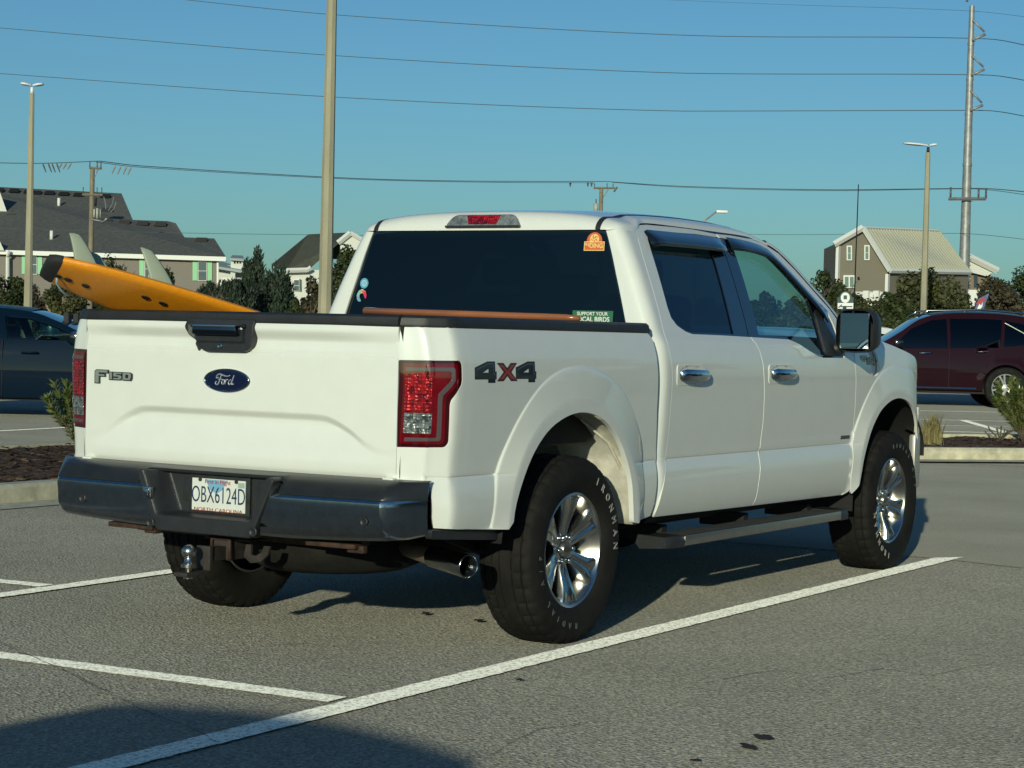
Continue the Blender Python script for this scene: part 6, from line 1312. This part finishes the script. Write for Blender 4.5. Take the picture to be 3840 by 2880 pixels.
for a_, b_2, r_ in ((ap, rl, .17), (ap, rr_, .14), (rr_, er, .13), (ap, rid, .06)): mb.tube([a_-fwd*.1, b_2-fwd*.1], r_, 4)
mb.build('fascia', TRIMW, H); mb = MB()
for x, y0 in ((1811, 530), (1917.5, 592)): p = at(x, y0, D3+.2); q_ = down(p); mb.box((-.14, -.08, 0), (.14, .08, p.z), Matrix.Translation(q_))
mb.build('corner_board', TRIMW, H)
window(H, 1829, 530.5, 1840.5, 562.5, D3+.3, GLSG, 2.6); window(H, 1867, 529.5, 1878.5, 562, D3+.3, GLSG, 2.6)
f = panelpx('window', (1822, 594.5, 1847, 622), D3+.3, TRIMW, H, .1, .1); panelpx('pane', (1825, 598, 1833, 620), D3+.3, GLSG, f, .03, .14); panelpx('pane', (1836, 598, 1844, 620), D3+.3, GLSG, f, .03, .14)
panelpx('wall_lamp', (1853.5, 598, 1857, 603), D3+.2, DARK, H, .2, .1)
dk = MB()
for k in range(34): x = 1850+k*1.9; p = at(x, 640, D3-2.5); dk.box((-.025, -.025, -.05), (.025, .025, m_px(15, D3-2.5)), Matrix.Translation(at(x, 633+15, D3-2.5)))
for y_ in (632.5, 647.5): dk.tube([at(1848, y_, D3-2.5), at(1916, y_, D3-2.5)], .06, 4)
for x in (1872, 1894): p = at(x, 648, D3-2.5); dk.box((-.15, -.15, -.1), (.15, .15, m_px(20, D3-2.5)), Matrix.Translation(p))
dk.build('deck_rail', TRIMW, H); quadset('deck_front', [[at(1848, 649, D3-2.5), at(1916, 649, D3-2.5), at(1908, 668, D3-2.5), at(1876, 668, D3-2.5), at(1862, 660, D3-2.5)]], TRIMW, H); inv_parent(H)
# house with the white gable
D4 = 122; H = tag(empty('house', down(at(2120, 610, D4))), 'house with a bright white sloping gable right of the steel pole', 'house')
quadset('gable', [[V3(2090, 556, D4), V3(2150, 584, D4), V3(2132, 597, D4), V3(2104, 590, D4), V3(2090, 588, D4)]], WSID, H); quadset('wall', [[V3(2090, 588, D4+.5), V3(2140, 592, D4+.5), down(V3(2140, 592, D4+.5)), down(V3(2090, 588, D4+.5))]], mat('tan_wall', (.22, .17, .12), .8), H)
mb = MB(); mb.tube([V3(2088, 552, D4-.2), V3(2156, 585, D4-.2)], .2, 4); mb.build('fascia', TRIMW, H); quadset('roof', [[V3(2088, 552, D4), V3(2156, 585, D4), V3(2156, 590, D4+10), V3(2088, 560, D4+10)]], SHOL, H); panelpx('window', (2104, 592, 2112, 620), D4+.5, GLS, H, .05, .1); inv_parent(H)
panelpx('white_fence', (2091, 626, 2137, 664), 108, TRIMW, None, .1); tag(bpy.data.objects['white_fence'], 'white deck fence right of the steel pole behind the feather flag', 'fence')
# round-topped sign
D5 = 64; T = tag(empty('sign', down(at(1827, 650, D5))), 'dark green sign with a white round top disc above the truck mirror', 'sign'); SG = mat('sign_green', (.03, .07, .055), .5)
panelpx('board', (1809, 642, 1845, 668), D5, SG, T, .2); 
mb = MB(); c_ = at(1827, 645, D5); R_ = m_px(13.5, D5); n_ = 28
mb.v = [c_+rgt*R_*math.cos(2*math.pi*k/n_)+Vector((0, 0, R_*1.2*math.sin(2*math.pi*k/n_))) for k in range(n_)]+[c_+fwd*.2+rgt*R_*math.cos(2*math.pi*k/n_)+Vector((0, 0, R_*1.2*math.sin(2*math.pi*k/n_))) for k in range(n_)]; mb.f = [tuple(range(n_)), tuple(range(n_, 2*n_))[::-1]]+[(k, (k+1) % n_, n_+(k+1) % n_, n_+k) for k in range(n_)]; mb.build('sign_top', SG, T)
mb = MB(); R_ = m_px(9.8, D5); mb.v = [at(1826, 643, D5-.05)+rgt*R_*math.cos(2*math.pi*k/n_)+Vector((0, 0, R_*1.15*math.sin(2*math.pi*k/n_))) for k in range(n_)]; mb.f = [tuple(range(n_))]; mb.build('sign_disc', LAMPW, T)
panelpx('sign_mark', (1822.5, 638, 1829.5, 646), D5, SG, T, .02, .08); panelpx('sign_panel', (1809.5, 654.5, 1843.5, 667), D5, LAMPW, T, .02, .06); panelpx('sign_text_line', (1816, 661, 1841, 663), D5, SG, T, .02, .09)
mb = MB(); mb.add([at(1810.5, 664, D5-.1), at(1818, 657, D5-.1), at(1819, 658.5, D5-.1), at(1812, 665, D5-.1)], [(0, 1, 2, 3)]); mb.build('sign_slash', SG, T)
mb = MB(); p = at(1827, 668, D5+.1); mb.box((-.2, -.08, 0), (.2, .08, p.z+.1), Matrix.Translation(down(p))); mb.build('post', SG, T); inv_parent(T)
# feather flag
D6 = 66; T = tag(empty('feather_flag', down(at(2110, 660, D6))), 'blue and red feather flag leaning above the maroon car roof', 'flag')
mb = MB(); fl_ = [(2100, 700), (2103, 672), (2107, 655), (2115, 643), (2128, 636), (2137, 633), (2134, 642), (2129, 655), (2124, 672), (2120, 700)]
mb.v = [at(x, y, D6) for x, y in fl_]; mb.f = [tuple(range(10))]; mb.build('banner', mat('flag_blue', (.09, .14, .30), .6, var=.25, vscale=4), T)
mb = MB(); mb.v = [at(x, y, D6-.03) for x, y in ((2108, 656), (2115, 647), (2124, 643), (2129, 645), (2124, 654), (2114, 659))]; mb.f = [tuple(range(6))]; mb.build('banner_red', mat('flag_red', (.42, .05, .06), .6), T)
mb = MB(); mb.v = [at(x, y, D6-.05) for x, y in ((2110, 668), (2116, 656), (2119, 660), (2123, 652), (2122, 662), (2115, 672))]; mb.f = [tuple(range(6))]; mb.build('banner_white', LAMPW, T)
mb = MB(); mb.tube([down(at(2101, 700, D6)), at(2101, 690, D6), at(2104, 668, D6), at(2113, 644, D6), at(2137, 632, D6)], .02, 5); mb.build('pole', DARK, T); inv_parent(T)

# ------------------------------------------------------------------ other vehicles
def make_car(name, label, cat, loc, rz, top, bottom, W, xf, xr, wr, windows, paint, belt, glassm=None, rimm=None, ns=5, screen=(0, 0), rearscreen=(0, 0), extras=None, roofdark=None, far=False):
    """top: silhouette points (x,z) from the front bumper over the roof to the rear bumper; x forward"""
    T = tag(empty(name, loc, rz), label, cat); Hh = max(z for x, z in top); x1 = max(x for x, z in top); x0 = min(x for x, z in top)
    def ys(x, z):
        y = W/2-.03*((z-.62)/.35)**2 if z < belt else W/2-.02-.26*((z-belt)/(Hh-belt))**1.25
        e = max(0, (x-(x1-.75))/.75); y -= .26*e**2.6; e = max(0, ((x0+.6)-x)/.6); y -= .20*e**2.4
        for cx in (xf, xr):
            r = math.hypot(x-cx, z-wr)
            if r < wr+.17: y += .018*min(1, (wr+.17-r)/.06)
        return y
    def ar(cx): return [(cx+(wr+.055)*math.cos(math.radians(a)), wr+(wr+.055)*math.sin(math.radians(a))) for a in range(-8, 189, 7)]
    sil = smooth_line(top, .09); out = list(sil)                     # front -> rear over the top
    out += [(x0+.02, bottom+.12), (xr-wr-.10, bottom)]+ar(xr)[::-1]+ar(xf)[::-1]+[(xf+wr+.12, bottom), (x1-.03, bottom+.05)]
    for s_ in (1, -1):
        body = patch('body_side', out, lambda u, v: (u, -ys(u, v), v), paint, T, holes=windows, outv=(0, -1, 0), depth=.03, edge=.012, step=.10, flip_y=s_ < 0)
        for w_ in windows: patch('side_window', grow(w_, .005), lambda u, v: (u, -ys(u, v)+.012, v), glassm or G_DARK, T, outv=(0, -1, 0), depth=0, step=.2, flip_y=s_ < 0)
    def strip(nm, pts, m, cr=.03): 
        mb = MB(); mb.grid([[Vector((x, ys(x, z)*k/6, z+cr*(1-(k/6)**2)*(1 if z > .5 else 0))) for k in range(-6, 7)] for x, z in pts]); return mb.build(nm, m, T, smooth=True)
    def cut(a, b): return [p for p in sil if min(a, b)-1e-6 <= p[0] <= max(a, b)+1e-6]
    gl = glassm or G_DARK
    fr_ = [p for p in sil if p[0] >= screen[0]]; ws = [p for p in sil if screen[1] <= p[0] <= screen[0] and p[1] > belt-.1]; rf = [p for p in sil if rearscreen[0] <= p[0] <= screen[1] and p[1] > belt]; rs = [p for p in sil if rearscreen[1] <= p[0] <= rearscreen[0] and p[1] > belt-.05]; bk = sil[sil.index(rs[-1]):]
    strip('bonnet', fr_+ws[:1], paint); strip('windscreen', ws+rf[:1], gl); strip('roof', rf+rs[:1], roofdark or paint, .045); strip('rear_window', rs, gl); strip('boot', bk, paint)
    mb = MB(); mb.box((x0+.15, -W/2+.12, bottom+.02), (x1-.2, W/2-.12, bottom+.12)); mb.box((x0+.5, -W/2+.2, bottom+.1), (screen[0], W/2-.2, belt-.12)); mb.build('underbody', DARK, T)
    mb = MB()
    for xx in ((xf+xr)/2+.25, (xf+xr)/2-.65):
        for yy in (-.36, .36): mb.box((xx-.1, yy-.22, belt-.3), (xx+.06, yy+.22, belt+.18), bev=.04); mb.box((xx-.06, yy-.12, belt+.2), (xx+.02, yy+.12, belt+.38), bev=.03)
    mb.build('seats', SEAT, T)
    for cx in (xf, xr):
        for s_ in (-1, 1):
            wt = empty('wheel', (cx, s_*(W/2-.12), wr), 0 if s_ < 0 else math.pi, T)
            mb = MB(); mb.lathe([(.10, wr*.66), (.12, wr*.8), (.10, wr*.96), (.06, wr), (-.06, wr), (-.10, wr*.96), (-.118, wr*.82), (-.10, wr*.68)], 48); mb.build('tyre', RUBBER, wt, smooth=True, auto=50)
            mb = MB(); mb.lathe([(-.100, wr*.685), (-.112, wr*.68), (-.108, wr*.64), (-.06, wr*.60), (.08, wr*.6)], 40)
            for k in range(ns):
                for q_ in (-1, 1):
                    a0 = 2*math.pi*(k+.5)/ns; rows = []
                    for r_, c0, hw, d in ((wr*.10, .008, .020, -.075), (wr*.35, .018, .016, -.095), (wr*.64, .048, .018, -.108)): rows.append([Vector((r_*math.cos(a0)-(q_*c0+t)*math.sin(a0), d+dd, r_*math.sin(a0)+(q_*c0+t)*math.cos(a0))) for t, dd in ((-hw, .04), (-hw, 0), (hw, 0), (hw, .04))])
                    mb.grid(rows)
            mb.lathe([(-.07, wr*.2), (-.10, wr*.17), (-.105, 0)], 20); mb.build('rim', rimm or SPK, wt, smooth=True, auto=35)
            mb = MB(); mb.lathe([(.0, 0), (.0, wr*.62)], 24); mb.build('brake_disc', DARK, wt)
    return T, ys
RIMS = mat('silver_rim', (.55, .57, .55), .3, metal=.5)
# maroon crossover, front to the left of the picture
MAR = mat('maroon_paint', (.017, .0035, .008), .6, spec=.05, coat=.35, coat_r=.03, var=.1, vscale=2)
axr = ground_at(2174, 38.5); hd = math.atan2(-rgt.y, -rgt.x)-.05
top = [(3.72, .42), (3.76, .62), (3.72, .82), (3.55, .98), (3.0, 1.08), (2.45, 1.12), (2.0, 1.36), (1.58, 1.64), (1.15, 1.745), (.6, 1.775), (.0, 1.76), (-.45, 1.69), (-.80, 1.48), (-.96, 1.12), (-.96, .80), (-.93, .45)]
wins = [[(2.16, 1.07), (1.09, 1.10), (1.09, 1.66), (1.38, 1.63), (1.76, 1.46)], [(1.04, 1.10), (.12, 1.13), (.06, 1.665), (.35, 1.675), (1.04, 1.665)], [(.06, 1.14), (-.70, 1.25), (-.62, 1.46), (-.30, 1.60), (.01, 1.65)]]
off_ = Vector((math.cos(hd), math.sin(hd), 0)); lft = Vector((-off_.y, off_.x, 0))
suv, ys_s = make_car('crossover_car', 'dark maroon crossover with chrome door handles and silver five-spoke wheels', 'car', axr+lft*(-.83)*(1 if (lft.dot(fwd) < 0) else -1), hd, top, .24, 1.88, 2.82, 0, .385, wins, MAR, 1.12, screen=(2.45, 1.45), rearscreen=(-.40, -.86), rimm=RIMS)
near = 1 if lft.dot(fwd) < 0 else -1          # which local side faces the camera (+y is left)
for hx, hz in ((1.40, 1.00), (.32, 1.05)):
    mb = MB(); y_ = near*(ys_s(hx, hz)+.03); mb.tube([(hx+.24, y_-near*.03, hz-.005), (hx+.20, y_, hz), (hx+.02, y_, hz+.012), (hx-.02, y_-near*.03, hz+.012)], .013, 8); mb.build('door_handle', CHROME, suv, smooth=True)
mb = MB(); mb.tube([(2.25, near*.935, .36), (.55, near*.935, .36)], .018, 6); mb.build('sill_strip', CHROME, suv); mb = MB(); 
for x in (2.12, 1.06): mb.box((x-.004, near*.937-.004, .34), (x+.004, near*.937+.004, 1.1))
mb.build('door_gap', DARK, suv)
mb = MB(); mb.tube([(1.62, near*.66, 1.68), (1.45, near*.68, 1.80), (.4, near*.68, 1.84), (-.35, near*.66, 1.79), (-.5, near*.64, 1.70)], .022, 6); mb.tube([(1.62, -near*.66, 1.68), (1.45, -near*.68, 1.80), (.4, -near*.68, 1.84), (-.35, -near*.66, 1.79)], .022, 6); mb.build('roof_rail', CHROMED, suv, smooth=True)
mb = MB(); mb.box((1.92, near*1.0-.10, 1.10), (2.10, near*1.0+.10, 1.24), bev=.04); mb.build('side_mirror', BLACKG, suv, smooth=True, auto=50)
mb = MB(); mb.tube([(-.58, near*(ys_s(-.4, 1.4)+.02), 1.28), (.02, near*(ys_s(0, 1.5)-.02), 1.60)], .012, 5); mb.build('window_trim', CHROMED, suv)
# dark saloon at the left
NAVY = mat('dark_navy_paint', (.002, .010, .024), .6, spec=.03, coat=.3, coat_r=.02)
hd2 = math.atan2(rgt.y, rgt.x)+.03; pc = ground_at(112, 27.6)
top2 = [(1.95, .35), (2.02, .55), (1.98, .74), (1.75, .90), (1.2, .98), (.62, 1.06), (.0, 1.32), (-.35, 1.43), (-.9, 1.48), (-1.6, 1.46), (-2.2, 1.34), (-2.65, 1.14), (-2.85, 1.04), (-2.92, .80), (-2.88, .40)]
w2 = [[(.42, 1.05), (-.62, 1.06), (-.70, 1.37), (-.35, 1.35), (.05, 1.23)], [(-.72, 1.06), (-1.6, 1.08), (-1.65, 1.34), (-1.2, 1.38), (-.80, 1.375)], [(-1.70, 1.08), (-2.25, 1.12), (-2.05, 1.26), (-1.74, 1.33)]]
sal, ysl = make_car('saloon_car', 'dark navy car at the left edge, its bonnet hidden behind the tailgate', 'car', pc-rgt*.0+fwd*.9, hd2, top2, .22, 1.84, 1.25, -1.55, .33, w2, NAVY, 1.05, glassm=glass('side_glass_green', (.35, .5, .46)), screen=(.62, -.30), rearscreen=(-1.9, -2.6))
mb = MB(); mb.box((.24, -1.12, 1.02), (.44, -.90, 1.18), bev=.05); mb.build('side_mirror', BLACKG, sal, smooth=True, auto=50); mb = MB(); mb.box((.40, -1.02, .985), (.47, -.93, 1.02), bev=.01); mb.build('mirror_foot', CHROME, sal)
mb = MB(); mb.tube([(-.42, -.94, .88), (-.20, -.95, .885)], .016, 6); mb.build('door_handle', NAVY, sal, smooth=True)
mb = MB()
for x in (.50, -.68): mb.box((x-.004, -.922, .3), (x+.004, -.914, 1.05))
mb.build('door_gap', DARK, sal)
# white car beyond the windscreen pillar, blue car behind the boards, photographer's car behind the camera
topc = [(2.1, .35), (2.15, .55), (2.08, .76), (1.8, .92), (1.2, 1.0), (.75, 1.06), (.1, 1.36), (-.3, 1.50), (-1.0, 1.56), (-1.8, 1.52), (-2.2, 1.35), (-2.35, 1.0), (-2.38, .6), (-2.32, .4)]
wc = [[(.55, 1.05), (-.55, 1.07), (-.58, 1.42), (-.28, 1.42), (.10, 1.28)], [(-.64, 1.07), (-1.7, 1.10), (-1.65, 1.38), (-1.2, 1.45), (-.66, 1.45)]]
WHC = mat('white_car_paint', (.75, .75, .72), .25, coat=1.)
p = ground_at(1770, 56); make_car('parked_car', 'white car mostly hidden behind the truck windscreen pillar', 'car', p, hd+.1, topc, .22, 1.84, 1.4, -1.35, .33, wc, WHC, 1.05, screen=(.75, -.2), rearscreen=(-1.85, -2.32))
BLC = mat('blue_car_paint', (.02, .09, .16), .25, coat=1.)
p = ground_at(182, 118); make_car('parked_car', 'dark blue car under the surfboard tail near the lattice screen', 'car', p, hd2+.5, topc, .22, 1.84, 1.4, -1.35, .33, wc, BLC, 1.05, glassm=G_FRONT, screen=(.75, -.2), rearscreen=(-1.85, -2.32))
p = ground_at(262, 124); make_car('parked_car', 'teal car with a pale windscreen behind the middle of the surfboard', 'car', p, hd2-.6, topc, .22, 1.84, 1.4, -1.35, .33, wc, mat('teal_paint', (.03, .10, .11), .3, coat=1.), 1.05, glassm=G_FRONT, screen=(.75, -.2), rearscreen=(-1.85, -2.32))
topp = [(x*1.08, z*1.0) for x, z in topc]
make_car('parked_car', 'dark grey car parked behind the photographer, casting the curved shadow in the foreground', 'car', Vector((-10.40, -3.28, 0)), math.pi, topp, .25, 1.86, 1.5, -1.45, .34, wc, mat('dark_grey_paint', (.03, .033, .035), .3, coat=1.), 1.05, screen=(.78, -.2), rearscreen=(-1.95, -2.5))

# ------------------------------------------------------------------ beyond the right edge: unseen surroundings added to dim the truck's side and its reflections
bx = tag(empty('unseen_building', (14, -27, 0)), 'unseen long tan building added beyond the right edge to dim the truck side', 'building')
mb = MB(); mb.box((-26, -8, 0), (26, 0, 4.6)); mb.build('wall', mat('stucco_tan', (.34, .27, .18), .85, var=.12, vscale=1.2), bx)
mb = MB(); mb.box((-27, -9, 4.6), (27, .9, 5.0)); mb.box((-8, -7, 5.0), (8, .5, 6.4)); mb.build('roof', SHING, bx)
for k in range(10):
    mb = MB(); mb.box((-24+k*5, .003, .9), (-21+k*5, .06, 3.1)); w_ = mb.build('window', TRIMW, bx); mb = MB(); mb.box((-23.85+k*5, .06, 1.05), (-21.15+k*5, .08, 2.95)); mb.build('pane', GLS, w_)
for k, (x, y, h_, w_) in enumerate(((-7, -19, 5.5, 5.5), (2, -20, 6.5, 6.5), (12, -18.5, 5.0, 6), (22, -20, 6.8, 7), (33, -19, 6.0, 6.5), (-16, -17, 4.2, 5))):
    tree('tree', '%s unseen tree of the row added beyond the right edge to cut sky fill' % ['first', 'second', 'third', 'fourth', 'fifth', 'nearest'][k], 'tree', Vector((x, y, 0)), h_, w_, [0, 1, 0, 3, 0, 1][k], n=2600, leaf=.3, clumps=26, trunks=2, low=.08, seed=60+k, group='unseen trees added beyond the right edge')
for k, x in enumerate((6.2, 12.4)):
    make_car('parked_car', '%s unseen car of the two added beyond the right edge' % ['silver', 'dark red'][k], 'car', Vector((x, -11.5, 0)), math.pi*.5, topc, .22, 1.84, 1.4, -1.35, .33, wc, [mat('silver_paint', (.35, .36, .37), .3, metal=.4, coat=1.), MAR][k], 1.05, screen=(.75, -.2), rearscreen=(-1.85, -2.32))
